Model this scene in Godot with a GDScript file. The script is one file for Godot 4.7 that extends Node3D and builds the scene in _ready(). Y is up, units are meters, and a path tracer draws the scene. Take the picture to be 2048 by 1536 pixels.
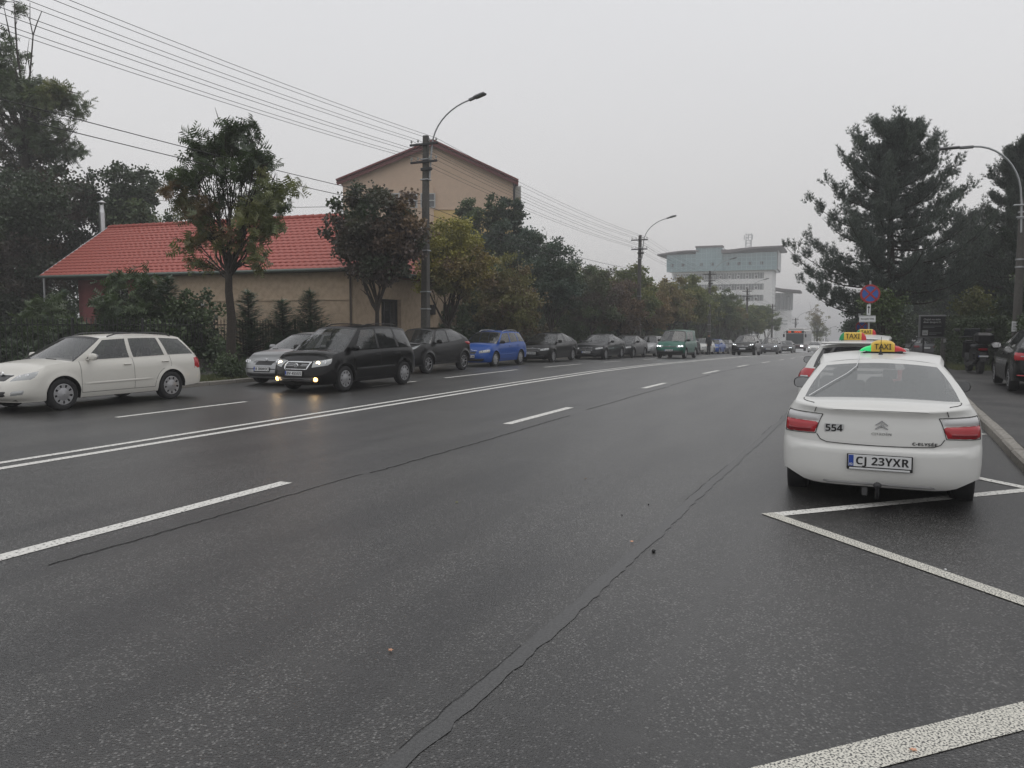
extends Node3D
# A wet four-lane street under an overcast sky: parked cars, taxis, a tiled house, trees, an office block in the haze.
# The road runs towards -Z; x is to the right, units are metres.

var M := {}                      # materials by name
var rng := RandomNumberGenerator.new()
var used := {}
var TX := {}


func _ready() -> void:
	rng.seed = 20417
	# ---- camera
	var cam := Camera3D.new()
	cam.name = "camera"
	cam.position = Vector3(0, 1.68, 0)
	cam.rotation_degrees = Vector3(-4.34, 25.3, 0)
	cam.fov = 51.85
	cam.near = 0.05
	cam.far = 3000.0
	add_child(cam)
	cam.current = true
	# ---- overcast sky and air
	var env := Environment.new()
	var sky_mat := ProceduralSkyMaterial.new()
	sky_mat.sky_top_color = Color(0.905, 0.91, 0.925)
	sky_mat.sky_horizon_color = Color(0.835, 0.825, 0.815)
	sky_mat.sky_curve = 0.18
	sky_mat.ground_horizon_color = Color(0.72, 0.71, 0.70)
	sky_mat.ground_bottom_color = Color(0.30, 0.30, 0.30)
	sky_mat.sun_angle_max = 60.0
	sky_mat.sun_curve = 0.25
	# faint, wide bands of thinner and thicker cloud
	var cf := FastNoiseLite.new()
	cf.seed = 12
	cf.frequency = 0.006
	cf.fractal_octaves = 4
	var ci := cf.get_seamless_image(512, 256)
	ci.convert(Image.FORMAT_L8)
	var cd := ci.get_data()
	var co := PackedByteArray()
	co.resize(512 * 256 * 4)
	for i in 512 * 256:
		co[i * 4] = 255; co[i * 4 + 1] = 253; co[i * 4 + 2] = 250
		var az := ((i % 512) / 512.0 - 0.5) * TAU - 0.12         # the veiled sun stands ahead, a little right of the street
		var el := (0.5 - float(i / 512) / 256.0) * PI
		var near_sun := cos(el) * cos(0.75) * cos(az) + sin(el) * sin(0.75)
		var glow := pow(clampf(near_sun * 0.5 + 0.5, 0.0, 1.0), 3.0)
		co[i * 4 + 3] = int(clampf((cd[i] / 255.0 - 0.35) * 0.55 + glow * 0.72, 0.0, 1.0) * 255.0)
	sky_mat.sky_cover = ImageTexture.create_from_image(Image.create_from_data(512, 256, false, Image.FORMAT_RGBA8, co))
	sky_mat.sky_cover_modulate = Color(1, 1, 1, 0.20)
	var sky := Sky.new()
	sky.sky_material = sky_mat
	env.background_mode = Environment.BG_SKY
	env.sky = sky
	env.tonemap_mode = Environment.TONE_MAPPER_LINEAR
	env.tonemap_exposure = 1.0
	env.background_energy_multiplier = 1.0
	env.fog_enabled = true
	env.fog_density = 0.0016
	env.fog_light_color = Color(0.93, 0.93, 0.935)
	env.sdfgi_enabled = true
	env.ssao_enabled = true
	env.ssil_enabled = true
	var we := WorldEnvironment.new()
	we.name = "environment"
	we.environment = env
	add_child(we)
	var sun := DirectionalLight3D.new()
	sun.name = "sun"
	sun.light_color = Color(1.0, 0.985, 0.96)
	sun.light_energy = 0.15
	sun.light_angular_distance = 40.0
	sun.sky_mode = DirectionalLight3D.SKY_MODE_LIGHT_ONLY
	sun.shadow_enabled = true
	add_child(sun)
	sun.look_at_from_position(Vector3(3, 30, -6), Vector3.ZERO)
	# ---- the place
	make_materials()
	make_ground()
	make_markings()
	make_buildings()
	make_poles()
	make_trees()
	make_vehicles()
	make_street_things()


# ------------------------------------------------------------------ small helpers
const PROFILE := [[-60.0, 0.0], [0.0, 0.0], [14.0, 0.0], [20.0, -0.005], [27.0, -0.035], [33.0, -0.12], [37.0, -0.19], [42.0, -0.31], [46.0, -0.39], [52.0, -0.53], [58.0, -0.67], [64.0, -0.81], [72.0, -1.05], [85.0, -1.42], [100.0, -1.83], [117.0, -2.3], [137.0, -2.95], [184.0, -4.8], [300.0, -10.0], [500.0, -19.0], [1500.0, -70.0]]


func gy(z: float) -> float:       # height of the road surface at z
	var s := -z
	for i in range(1, PROFILE.size()):
		if s <= PROFILE[i][0]:
			var a: Array = PROFILE[i - 1]
			var b: Array = PROFILE[i]
			return lerpf(a[1], b[1], (s - a[0]) / (b[0] - a[0]))
	return PROFILE[-1][1]


func slope(z: float) -> float:
	return (gy(z + 2.0) - gy(z - 2.0)) / 4.0


func numbered(called: String) -> String:
	var n: int = used.get(called, 0)
	used[called] = n + 1
	return called if n == 0 else "%s_%03d" % [called, n]


func thing(called: String, label: String, category: String, at := Vector3.ZERO, turn := 0.0, group := "") -> Node3D:
	var o := Node3D.new()
	o.name = numbered(called)
	add_child(o, true)
	o.position = at
	o.rotation.y = turn
	tag(o, label, category, group)
	return o


func tag(o: Node, label: String, category: String, group := "", kind := "") -> Node:
	if label: o.set_meta("label", label)
	if category: o.set_meta("category", category)
	if group: o.set_meta("group", group)
	if kind: o.set_meta("kind", kind)
	return o


func part(called: String, mesh: Mesh, m: Material, parent: Node, at := Vector3.ZERO, turn := Vector3.ZERO) -> MeshInstance3D:
	var o := MeshInstance3D.new()
	o.name = numbered(called) if parent == self else called
	o.mesh = mesh
	o.material_override = m
	o.position = at
	o.rotation = turn
	parent.add_child(o, true)
	return o


func copy(o: Node3D, label := "", at := Vector3.ZERO, turn := 0.0) -> Node3D:
	var c: Node3D = o.duplicate()
	c.name = numbered(String(o.name).rstrip("0123456789").trim_suffix("_"))
	add_child(c, true)
	c.position = at
	c.rotation.y = turn
	if label: c.set_meta("label", label)
	return c


func lin(r: float, g: float, b: float, a := 1.0) -> Color:     # real-world base colour (linear) to the sRGB that materials take
	var c := Color(r, g, b).linear_to_srgb()
	c.a = a
	return c


func mat(called: String, c: Color, rough := 0.7, metal := 0.0, spec := 0.5) -> StandardMaterial3D:
	if M.has(called): return M[called]
	var m := StandardMaterial3D.new()
	m.resource_name = called
	m.albedo_color = c
	m.roughness = rough
	m.metallic = metal
	m.metallic_specular = spec
	M[called] = m
	return m


# ------------------------------------------------------------------ a small mesh builder
class MB:
	var v := PackedVector3Array()
	var n := PackedVector3Array()
	var uv := PackedVector2Array()
	var ix := PackedInt32Array()

	func tri(a: Vector3, b: Vector3, c: Vector3) -> void:      # counter-clockwise seen from outside
		var k := v.size()
		var nn := (b - a).cross(c - a).normalized()
		v.append(a); v.append(b); v.append(c)
		for i in 3:
			n.append(nn); uv.append(Vector2.ZERO)
		ix.append(k); ix.append(k + 2); ix.append(k + 1)

	func quad(a: Vector3, b: Vector3, c: Vector3, d: Vector3) -> void:
		var k := v.size()
		var nn := (c - a).cross(d - b).normalized()
		v.append(a); v.append(b); v.append(c); v.append(d)
		for i in 4: n.append(nn)
		uv.append(Vector2(0, 1)); uv.append(Vector2(1, 1)); uv.append(Vector2(1, 0)); uv.append(Vector2(0, 0))
		ix.append(k); ix.append(k + 2); ix.append(k + 1)
		ix.append(k); ix.append(k + 3); ix.append(k + 2)

	func box(c: Vector3, s: Vector3, b := Basis.IDENTITY) -> void:
		var h := s * 0.5
		var p := []
		for i in 8:
			p.append(c + b * Vector3(h.x if i & 1 else -h.x, h.y if i & 2 else -h.y, h.z if i & 4 else -h.z))
		quad(p[0], p[2], p[3], p[1]); quad(p[4], p[5], p[7], p[6])
		quad(p[0], p[4], p[6], p[2]); quad(p[1], p[3], p[7], p[5])
		quad(p[2], p[6], p[7], p[3]); quad(p[0], p[1], p[5], p[4])

	func rbox(c: Vector3, s: Vector3, r: float, b := Basis.IDENTITY) -> void:   # a box with chamfered edges, 24 corners
		var h := s * 0.5
		r = minf(r, minf(h.x, minf(h.y, h.z)) * 0.98)
		var f := func(sx: float, sy: float, sz: float, axis: int) -> Vector3:
			var q := Vector3(sx * h.x, sy * h.y, sz * h.z)
			if axis != 0: q.x -= sx * r
			if axis != 1: q.y -= sy * r
			if axis != 2: q.z -= sz * r
			return c + b * q
		for s1 in [-1.0, 1.0]:
			_face(f.call(s1, -1, -1, 0), f.call(s1, 1, -1, 0), f.call(s1, 1, 1, 0), f.call(s1, -1, 1, 0), b * Vector3(s1, 0, 0))
			_face(f.call(-1, s1, -1, 1), f.call(1, s1, -1, 1), f.call(1, s1, 1, 1), f.call(-1, s1, 1, 1), b * Vector3(0, s1, 0))
			_face(f.call(-1, -1, s1, 2), f.call(1, -1, s1, 2), f.call(1, 1, s1, 2), f.call(-1, 1, s1, 2), b * Vector3(0, 0, s1))
			for s2 in [-1.0, 1.0]:
				_face(f.call(s1, s2, -1, 0), f.call(s1, s2, 1, 0), f.call(s1, s2, 1, 1), f.call(s1, s2, -1, 1), b * Vector3(s1, s2, 0))
				_face(f.call(s1, -1, s2, 0), f.call(s1, 1, s2, 0), f.call(s1, 1, s2, 2), f.call(s1, -1, s2, 2), b * Vector3(s1, 0, s2))
				_face(f.call(-1, s1, s2, 1), f.call(1, s1, s2, 1), f.call(1, s1, s2, 2), f.call(-1, s1, s2, 2), b * Vector3(0, s1, s2))
				for s3 in [-1.0, 1.0]:
					var a: Vector3 = f.call(s1, s2, s3, 0)
					var bb: Vector3 = f.call(s1, s2, s3, 1)
					var cc: Vector3 = f.call(s1, s2, s3, 2)
					if (bb - a).cross(cc - a).dot(b * Vector3(s1, s2, s3)) > 0: tri(a, bb, cc)
					else: tri(a, cc, bb)

	func _face(a: Vector3, b: Vector3, c: Vector3, d: Vector3, out: Vector3) -> void:
		if (c - a).cross(d - b).dot(out) > 0: quad(a, b, c, d)
		else: quad(a, d, c, b)

	# points[i][j], smooth; the outside is on the side of (d/di x d/dj), or the other one with flip
	func grid(p: Array, flip := false, hide = null) -> void:
		var ni := p.size()
		var nj: int = p[0].size()
		var k := v.size()
		for i in ni:
			for j in nj:
				var di: Vector3 = p[mini(i + 1, ni - 1)][j] - p[maxi(i - 1, 0)][j]
				var dj: Vector3 = p[i][mini(j + 1, nj - 1)] - p[i][maxi(j - 1, 0)]
				var nn := di.cross(dj)
				if nn.length_squared() < 1e-14:
					var i2 := 1 if i == 0 else (ni - 2 if i == ni - 1 else i)
					var j2 := 1 if j == 0 else (nj - 2 if j == nj - 1 else j)
					di = p[mini(i2 + 1, ni - 1)][j2] - p[maxi(i2 - 1, 0)][j2]
					dj = p[i2][mini(j2 + 1, nj - 1)] - p[i2][maxi(j2 - 1, 0)]
					nn = di.cross(dj)
				nn = nn.normalized()
				v.append(p[i][j]); n.append(-nn if flip else nn)
				uv.append(Vector2(float(i) / maxi(ni - 1, 1), float(j) / maxi(nj - 1, 1)))
		for i in ni - 1:
			for j in nj - 1:
				if hide != null and hide.call(i, j): continue
				var a := k + i * nj + j
				var b := a + nj
				if flip:
					ix.append(a); ix.append(b); ix.append(b + 1)
					ix.append(a); ix.append(b + 1); ix.append(a + 1)
				else:
					ix.append(a); ix.append(b + 1); ix.append(b)
					ix.append(a); ix.append(a + 1); ix.append(b + 1)
		if hide != null: compact()

	func compact() -> void:                  # drop points that no triangle uses
		var to := {}
		var v2 := PackedVector3Array()
		var n2 := PackedVector3Array()
		var u2 := PackedVector2Array()
		for q in ix.size():
			var a := ix[q]
			if not to.has(a):
				to[a] = v2.size()
				v2.append(v[a]); n2.append(n[a]); u2.append(uv[a])
			ix[q] = to[a]
		v = v2; n = n2; uv = u2

	func tube(path: Array, radii: Array, sides := 6, cap := true) -> void:
		var rows := []
		var up := Vector3.UP
		var last := Vector3.ZERO
		for i in path.size():
			var d: Vector3 = (path[mini(i + 1, path.size() - 1)] - path[maxi(i - 1, 0)]).normalized()
			var x := last - d * last.dot(d)
			if x.length() < 0.01:
				x = d.cross(Vector3.RIGHT if absf(d.x) < 0.8 else Vector3.FORWARD)
			x = x.normalized()
			last = x
			var y := d.cross(x)
			var row := []
			for s in sides + 1:
				var a := TAU * s / sides
				row.append(path[i] + (x * cos(a) + y * sin(a)) * float(radii[mini(i, radii.size() - 1)]))
			rows.append(row)
		grid(rows, true)
		if cap:
			for e in 2:
				var row: Array = rows[0 if e == 0 else rows.size() - 1]
				var c: Vector3 = path[0 if e == 0 else path.size() - 1]
				for s in sides:
					if e == 0: tri(c, row[s + 1], row[s])
					else: tri(c, row[s], row[s + 1])

	# profile: [radius, height along axis] pairs, turned round the axis
	func lathe(profile: Array, sides: int, o := Vector3.ZERO, axis := Basis.IDENTITY) -> void:   # axis.y is the axis
		var rows := []
		for q in profile:
			var row := []
			for s in sides + 1:
				var a := TAU * s / sides
				row.append(o + axis * Vector3(cos(a) * q[0], q[1], sin(a) * q[0]))
			rows.append(row)
		grid(rows, false)

	# flat polygon (2D) extruded along local z by depth, placed by t
	func prism(poly: PackedVector2Array, depth: float, t := Transform3D.IDENTITY) -> void:
		if Geometry2D.is_polygon_clockwise(poly):
			poly = poly.duplicate()
			poly.reverse()
		var idx := Geometry2D.triangulate_polygon(poly)
		for e in 2:
			var z := depth * 0.5 if e == 0 else -depth * 0.5
			for i in range(0, idx.size(), 3):
				var a := t * Vector3(poly[idx[i]].x, poly[idx[i]].y, z)
				var b := t * Vector3(poly[idx[i + 1]].x, poly[idx[i + 1]].y, z)
				var c := t * Vector3(poly[idx[i + 2]].x, poly[idx[i + 2]].y, z)
				var out := t.basis.z * (1.0 if e == 0 else -1.0)
				if (b - a).cross(c - a).dot(out) > 0: tri(a, b, c)
				else: tri(a, c, b)
		for i in poly.size():
			var p := poly[i]
			var q := poly[(i + 1) % poly.size()]
			quad(t * Vector3(p.x, p.y, -depth * 0.5), t * Vector3(q.x, q.y, -depth * 0.5), t * Vector3(q.x, q.y, depth * 0.5), t * Vector3(p.x, p.y, depth * 0.5))

	func mesh() -> ArrayMesh:
		var m := ArrayMesh.new()
		if ix.is_empty(): return m
		var a := []
		a.resize(Mesh.ARRAY_MAX)
		a[Mesh.ARRAY_VERTEX] = v
		a[Mesh.ARRAY_NORMAL] = n
		a[Mesh.ARRAY_TEX_UV] = uv
		a[Mesh.ARRAY_INDEX] = ix
		m.add_surface_from_arrays(Mesh.PRIMITIVE_TRIANGLES, a)
		return m


func box_mesh(s: Vector3, r := 0.0) -> ArrayMesh:
	var b := MB.new()
	if r > 0.0: b.rbox(Vector3.ZERO, s, r)
	else: b.box(Vector3.ZERO, s)
	return b.mesh()


func tube_mesh(path: Array, radii: Array, sides := 6) -> ArrayMesh:
	var b := MB.new()
	b.tube(path, radii, sides)
	return b.mesh()


func text_mesh(what: String, height: float, width := 0.0, bold := false, serif := false, depth := 0.004) -> Mesh:   # capital height in metres
	var t := TextMesh.new()
	var f := SystemFont.new()
	f.font_names = PackedStringArray(["Droid Serif" if serif else "Droid Sans"])
	f.font_weight = 700 if bold else 400
	t.font = f
	t.text = what
	t.font_size = 64
	t.pixel_size = height / 46.0
	t.depth = depth
	t.curve_step = 2.0
	return t


func text_part(called: String, what: String, height: float, width: float, m: Material, parent: Node, at: Vector3, turn := Vector3.ZERO, bold := false, serif := false, depth := 0.004) -> MeshInstance3D:
	var t := text_mesh(what, height, 0.0, bold, serif, depth)
	var o := part(called, t, m, parent, at, turn)
	if width > 0.0:
		var w := t.get_aabb().size.x
		if w > 0.001: o.scale = Vector3(width / w, 1, 1)
	return o


# ------------------------------------------------------------------ materials
func noise_image(w: int, freq: float, octaves: int, seed_: int, type := FastNoiseLite.TYPE_SIMPLEX_SMOOTH, cell_return := -1) -> Image:
	var f := FastNoiseLite.new()
	f.seed = seed_
	f.noise_type = type
	f.frequency = freq
	f.fractal_type = FastNoiseLite.FRACTAL_FBM if octaves > 1 else FastNoiseLite.FRACTAL_NONE
	f.fractal_octaves = octaves
	if type == FastNoiseLite.TYPE_CELLULAR:
		f.cellular_jitter = 1.0
		f.cellular_return_type = cell_return as FastNoiseLite.CellularReturnType
	return f.get_seamless_image(w, w, false, false, 0.12, cell_return < 0 or cell_return != FastNoiseLite.RETURN_CELL_VALUE)


func ramp_tex(w: int, freq: float, octaves: int, seed_: int, stops: Array, type := FastNoiseLite.TYPE_SIMPLEX_SMOOTH, contrast := 1.0) -> ImageTexture:
	# stops: [level, linear grey or Color]...
	var im := noise_image(w, freq, octaves, seed_, type)
	im.convert(Image.FORMAT_L8)
	var d := im.get_data()
	var lut := []
	for i in 256:
		var x := clampf((i / 255.0 - 0.5) * contrast + 0.5, 0, 1)
		var c: Color = stops[-1][1]
		for k in range(1, stops.size()):
			if x <= stops[k][0]:
				var t: float = clampf((x - stops[k - 1][0]) / maxf(stops[k][0] - stops[k - 1][0], 1e-4), 0, 1)
				c = (stops[k - 1][1] as Color).lerp(stops[k][1], t)
				break
		c = c.linear_to_srgb()
		lut.append([int(c.r * 255), int(c.g * 255), int(c.b * 255)])
	var o := PackedByteArray()
	o.resize(d.size() * 3)
	for i in d.size():
		var l: Array = lut[d[i]]
		o[i * 3] = l[0]; o[i * 3 + 1] = l[1]; o[i * 3 + 2] = l[2]
	return ImageTexture.create_from_image(Image.create_from_data(w, w, false, Image.FORMAT_RGB8, o))


func tri_mat(called: String, tex: Texture2D, size: float, rough: float, bump: Texture2D = null, bump_cm := 0.0, spec := 0.5, c := Color.WHITE) -> StandardMaterial3D:
	var m := mat(called, c, rough, 0.0, spec)
	m.albedo_texture = tex
	m.uv1_triplanar = true
	m.uv1_world_triplanar = true
	m.uv1_scale = Vector3.ONE / size
	if bump:
		m.heightmap_enabled = true
		m.heightmap_texture = bump
		m.heightmap_scale = bump_cm
	return m


func asphalt_textures(seed_: int, base: float, light: float) -> Array:
	# stones of 6 to 14 mm in dark binder; 1024 pixels are 2.1 m
	var w := 1024
	var cells := noise_image(w, 0.19, 1, seed_, FastNoiseLite.TYPE_CELLULAR, FastNoiseLite.RETURN_CELL_VALUE)
	var dist := noise_image(w, 0.19, 1, seed_, FastNoiseLite.TYPE_CELLULAR, FastNoiseLite.RETURN_DISTANCE)
	var fine := noise_image(w, 0.35, 2, seed_ + 5)
	var broad := noise_image(w, 0.012, 3, seed_ + 9)
	for im in [cells, dist, fine, broad]: im.convert(Image.FORMAT_L8)
	var a := cells.get_data()
	var b := dist.get_data()
	var c := fine.get_data()
	var g := broad.get_data()
	var lut := PackedByteArray()
	lut.resize(2001)
	for i in 2001: lut[i] = int(Color(i / 2000.0, 0, 0).linear_to_srgb().r * 255.0)
	var col := PackedByteArray()
	col.resize(w * w * 3)
	var hi := PackedByteArray()
	hi.resize(w * w)
	for i in w * w:
		var s := a[i] / 255.0
		var e := 1.0 - b[i] / 255.0                  # high in the middle of a stone
		var st := clampf((e - 0.35) * 2.2, 0.0, 1.0)
		var l := base * (0.62 + 0.5 * s + 0.3 * (c[i] / 255.0 - 0.5) + 0.35 * (g[i] / 255.0 - 0.5))
		if s > 0.83: l += light * st * (0.15 + (s - 0.83) * 4.5)
		elif s < 0.22: l *= 0.45 + 0.4 * st
		else: l *= 0.8 + 0.25 * st
		var q := lut[int(clampf(l, 0.003, 0.9) * 2000.0)]
		col[i * 3] = q
		col[i * 3 + 1] = maxi(q - 1, 0)
		col[i * 3 + 2] = maxi(q - 2, 0)
		hi[i] = int(clampf(st * (0.45 + 0.55 * s) * 0.8 + 0.2 * c[i] / 255.0, 0, 1) * 255.0)
	return [ImageTexture.create_from_image(Image.create_from_data(w, w, false, Image.FORMAT_RGB8, col)), ImageTexture.create_from_image(Image.create_from_data(w, w, false, Image.FORMAT_L8, hi))]


func make_materials() -> void:
	var asp := asphalt_textures(11, 0.038, 0.20)
	TX.asphalt = asp
	TX.stain = ramp_tex(512, 0.011, 5, 77, [[0.0, Color(0.50, 0.50, 0.51)], [0.5, Color(0.82, 0.82, 0.81)], [1.0, Color(1, 1, 0.99)]], FastNoiseLite.TYPE_SIMPLEX_SMOOTH, 2.0)
	TX.fine = ramp_tex(256, 0.09, 3, 31, [[0.0, Color(0.1, 0.1, 0.1)], [1.0, Color(1, 1, 1)]])
	var a := tri_mat("wet_asphalt", asp[0], 2.1, 0.34, asp[1], 0.30, 0.6)
	a.detail_enabled = true
	a.detail_albedo = TX.stain
	a.detail_blend_mode = BaseMaterial3D.BLEND_MODE_MUL
	a.detail_uv_layer = BaseMaterial3D.DETAIL_UV_2
	a.uv2_triplanar = true
	a.uv2_world_triplanar = true
	a.uv2_scale = Vector3(1.0 / 6.5, 1.0, 1.0 / 34.0)
	var pv := asphalt_textures(53, 0.06, 0.07)
	var p := tri_mat("pavement_asphalt", pv[0], 1.7, 0.62, pv[1], 0.2, 0.45)
	p.detail_enabled = true
	p.detail_albedo = TX.stain
	p.detail_blend_mode = BaseMaterial3D.BLEND_MODE_MUL
	p.detail_uv_layer = BaseMaterial3D.DETAIL_UV_2
	p.uv2_triplanar = true
	p.uv2_world_triplanar = true
	p.uv2_scale = Vector3.ONE / 9.0
	var paint := ramp_tex(512, 0.05, 4, 91, [[0.0, Color(0.10, 0.10, 0.10)], [0.23, Color(0.18, 0.18, 0.17)], [0.31, Color(0.58, 0.57, 0.54)], [0.6, Color(0.68, 0.67, 0.63)], [1.0, Color(0.72, 0.71, 0.68)]])
	tri_mat("road_paint", paint, 1.1, 0.55, TX.fine, 0.2, 0.4)
	var worn := ramp_tex(1024, 0.11, 4, 95, [[0.0, Color(0.05, 0.05, 0.05)], [0.36, Color(0.07, 0.07, 0.07)], [0.42, Color(0.50, 0.49, 0.44)], [0.6, Color(0.62, 0.60, 0.53)], [1.0, Color(0.68, 0.66, 0.60)]])
	tri_mat("worn_road_paint", worn, 1.6, 0.6, TX.fine, 0.3, 0.4)
	tri_mat("tar_seal", ramp_tex(512, 0.07, 4, 17, [[0.0, Color(0.03, 0.03, 0.03)], [0.45, Color(0.05, 0.05, 0.05)], [1.0, Color(0.075, 0.075, 0.074)]]), 0.8, 0.42, TX.fine, 0.16)
	mat("crack", lin(0.012, 0.012, 0.012), 0.9)
	var stone := ramp_tex(512, 0.03, 5, 61, [[0.0, Color(0.13, 0.12, 0.105)], [0.5, Color(0.23, 0.215, 0.19)], [1.0, Color(0.32, 0.30, 0.27)]])
	TX.stone = stone
	tri_mat("kerb_stone", stone, 0.9, 0.75, TX.fine, 0.3)
	var earth := ramp_tex(512, 0.03, 5, 63, [[0.0, Color(0.028, 0.032, 0.014)], [0.5, Color(0.045, 0.055, 0.022)], [1.0, Color(0.075, 0.07, 0.035)]])
	tri_mat("earth", earth, 2.3, 0.95, TX.fine, 1.0)
	var conc := ramp_tex(512, 0.02, 5, 67, [[0.0, Color(0.11, 0.105, 0.095)], [0.5, Color(0.17, 0.163, 0.15)], [1.0, Color(0.23, 0.22, 0.20)]])
	TX.concrete = conc
	tri_mat("concrete", conc, 1.3, 0.85, TX.fine, 0.2)
	# metals, plastics, glass
	mat("dark_metal", lin(0.03, 0.03, 0.032), 0.5, 0.3)
	mat("black_iron", lin(0.012, 0.013, 0.013), 0.55)
	mat("galvanised", lin(0.36, 0.37, 0.38), 0.45, 0.7)
	mat("lamp_grey", lin(0.16, 0.165, 0.17), 0.5, 0.4)
	mat("steel", lin(0.55, 0.55, 0.56), 0.3, 1.0)
	mat("chrome", lin(0.65, 0.66, 0.67), 0.12, 1.0)
	mat("mirror_face", lin(0.55, 0.56, 0.57), 0.04, 1.0)
	mat("bus_glass", lin(0.075, 0.088, 0.092), 0.06, 0.0, 0.7)
	mat("rubber", lin(0.013, 0.013, 0.014), 0.75)
	mat("black_plastic", lin(0.014, 0.014, 0.015), 0.45)
	mat("grey_plastic", lin(0.05, 0.05, 0.052), 0.55)
	mat("under", lin(0.008, 0.008, 0.008), 0.9)
	mat("fabric", lin(0.03, 0.031, 0.034), 0.9)
	mat("wheel_silver", lin(0.36, 0.36, 0.37), 0.38, 0.55)
	mat("wheel_dark", lin(0.012, 0.012, 0.012), 0.6)
	mat("white_plate", lin(0.66, 0.67, 0.67), 0.4)
	mat("ink", lin(0.01, 0.01, 0.011), 0.5)
	mat("plate_blue", lin(0.02, 0.06, 0.32), 0.4)
	mat("seam", lin(0.006, 0.006, 0.006), 0.8)
	mat("red_lens", lin(0.36, 0.008, 0.016), 0.12, 0.0, 0.6)
	mat("dark_red_lens", lin(0.20, 0.006, 0.012), 0.15)
	mat("clear_lens", lin(0.34, 0.35, 0.35), 0.12, 0.2, 0.7)
	mat("frosted_lens", lin(0.50, 0.50, 0.50), 0.2, 0.0, 0.5)
	mat("amber_lens", lin(0.5, 0.16, 0.02), 0.15)
	mat("lamp_dark", lin(0.06, 0.062, 0.065), 0.1, 0.0, 0.8)
	var g := mat("car_glass", lin(0.040, 0.044, 0.044, 0.45), 0.02, 0.0, 0.72)
	g.transparency = BaseMaterial3D.TRANSPARENCY_ALPHA
	var g2 := mat("tinted_glass", lin(0.016, 0.017, 0.018, 0.8), 0.02, 0.0, 0.70)
	g2.transparency = BaseMaterial3D.TRANSPARENCY_ALPHA
	var g3 := mat("dusty_glass", lin(0.19, 0.20, 0.198, 0.66), 0.03, 0.0, 0.75)
	g3.transparency = BaseMaterial3D.TRANSPARENCY_ALPHA
	mat("window_glass", lin(0.02, 0.024, 0.028), 0.05, 0.0, 0.7)
	for d in [["headlamp_glow", Color(1.0, 0.93, 0.80), 3.2], ["headlamp_white", Color(0.95, 0.98, 1.0), 5.0], ["fog_glow", Color(1.0, 0.80, 0.50), 4.0], ["display_amber", Color(1.0, 0.35, 0.12), 0.8], ["sign_green", Color(0.10, 0.75, 0.42), 0.55]]:
		var e := mat(d[0], d[1], 0.2)
		e.emission_enabled = true
		e.emission = d[1]
		e.emission_energy_multiplier = d[2]


func paint_mat(called: String, c: Color, metal := 0.0, rough := 0.35, coat := 0.4) -> StandardMaterial3D:
	if M.has(called): return M[called]
	var m := mat(called, c, rough, metal, 0.25)
	m.clearcoat_enabled = true
	m.clearcoat = coat
	m.clearcoat_roughness = 0.06
	return m


# ------------------------------------------------------------------ ground, road, kerbs
# a sheet that follows the road's rise and fall: left and right edges as functions of z
func sheet(zs: Array, left: Callable, right: Callable, lift: float, cols := 1) -> ArrayMesh:
	var b := MB.new()
	var rows := []
	for z in zs:
		var row := []
		var l: float = left.call(z)
		var r: float = right.call(z)
		for c in cols + 1:
			row.append(Vector3(lerpf(l, r, float(c) / cols), gy(z) + lift, z))
		rows.append(row)
	b.grid(rows, true)
	return b.mesh()


func zrange(a: float, b: float, step: float) -> Array:
	var o := []
	var n := maxi(1, int(ceil(absf(b - a) / step)))
	for i in n + 1: o.append(lerpf(a, b, float(i) / n))
	return o


# a strip along a polyline on the road
func strip(pts: Array, w: float, lift: float) -> ArrayMesh:
	var b := MB.new()
	var rows := []
	for i in pts.size():
		var d: Vector2 = (pts[mini(i + 1, pts.size() - 1)] - pts[maxi(i - 1, 0)]).normalized()
		var s := Vector2(-d.y, d.x) * w * 0.5
		var p: Vector2 = pts[i]
		rows.append([Vector3(p.x + s.x, gy(p.y + s.y) + lift, p.y + s.y), Vector3(p.x - s.x, gy(p.y - s.y) + lift, p.y - s.y)])
	var nn: Vector3 = (rows[1][0] - rows[0][0]).cross(rows[0][1] - rows[0][0])
	b.grid(rows, nn.y < 0)
	return b.mesh()


func kerb_x(z: float) -> float:           # face of the right kerb: a bay for taxis that closes further on
	if z > -21.0: return lerpf(1.60, 1.46, smoothstep(-5.0, -10.0, z))
	if z > -25.5: return lerpf(1.46, -1.35, smoothstep(0.0, 1.0, (-21.0 - z) / 4.5))
	return -1.35


const KERB_L := -16.75


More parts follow.
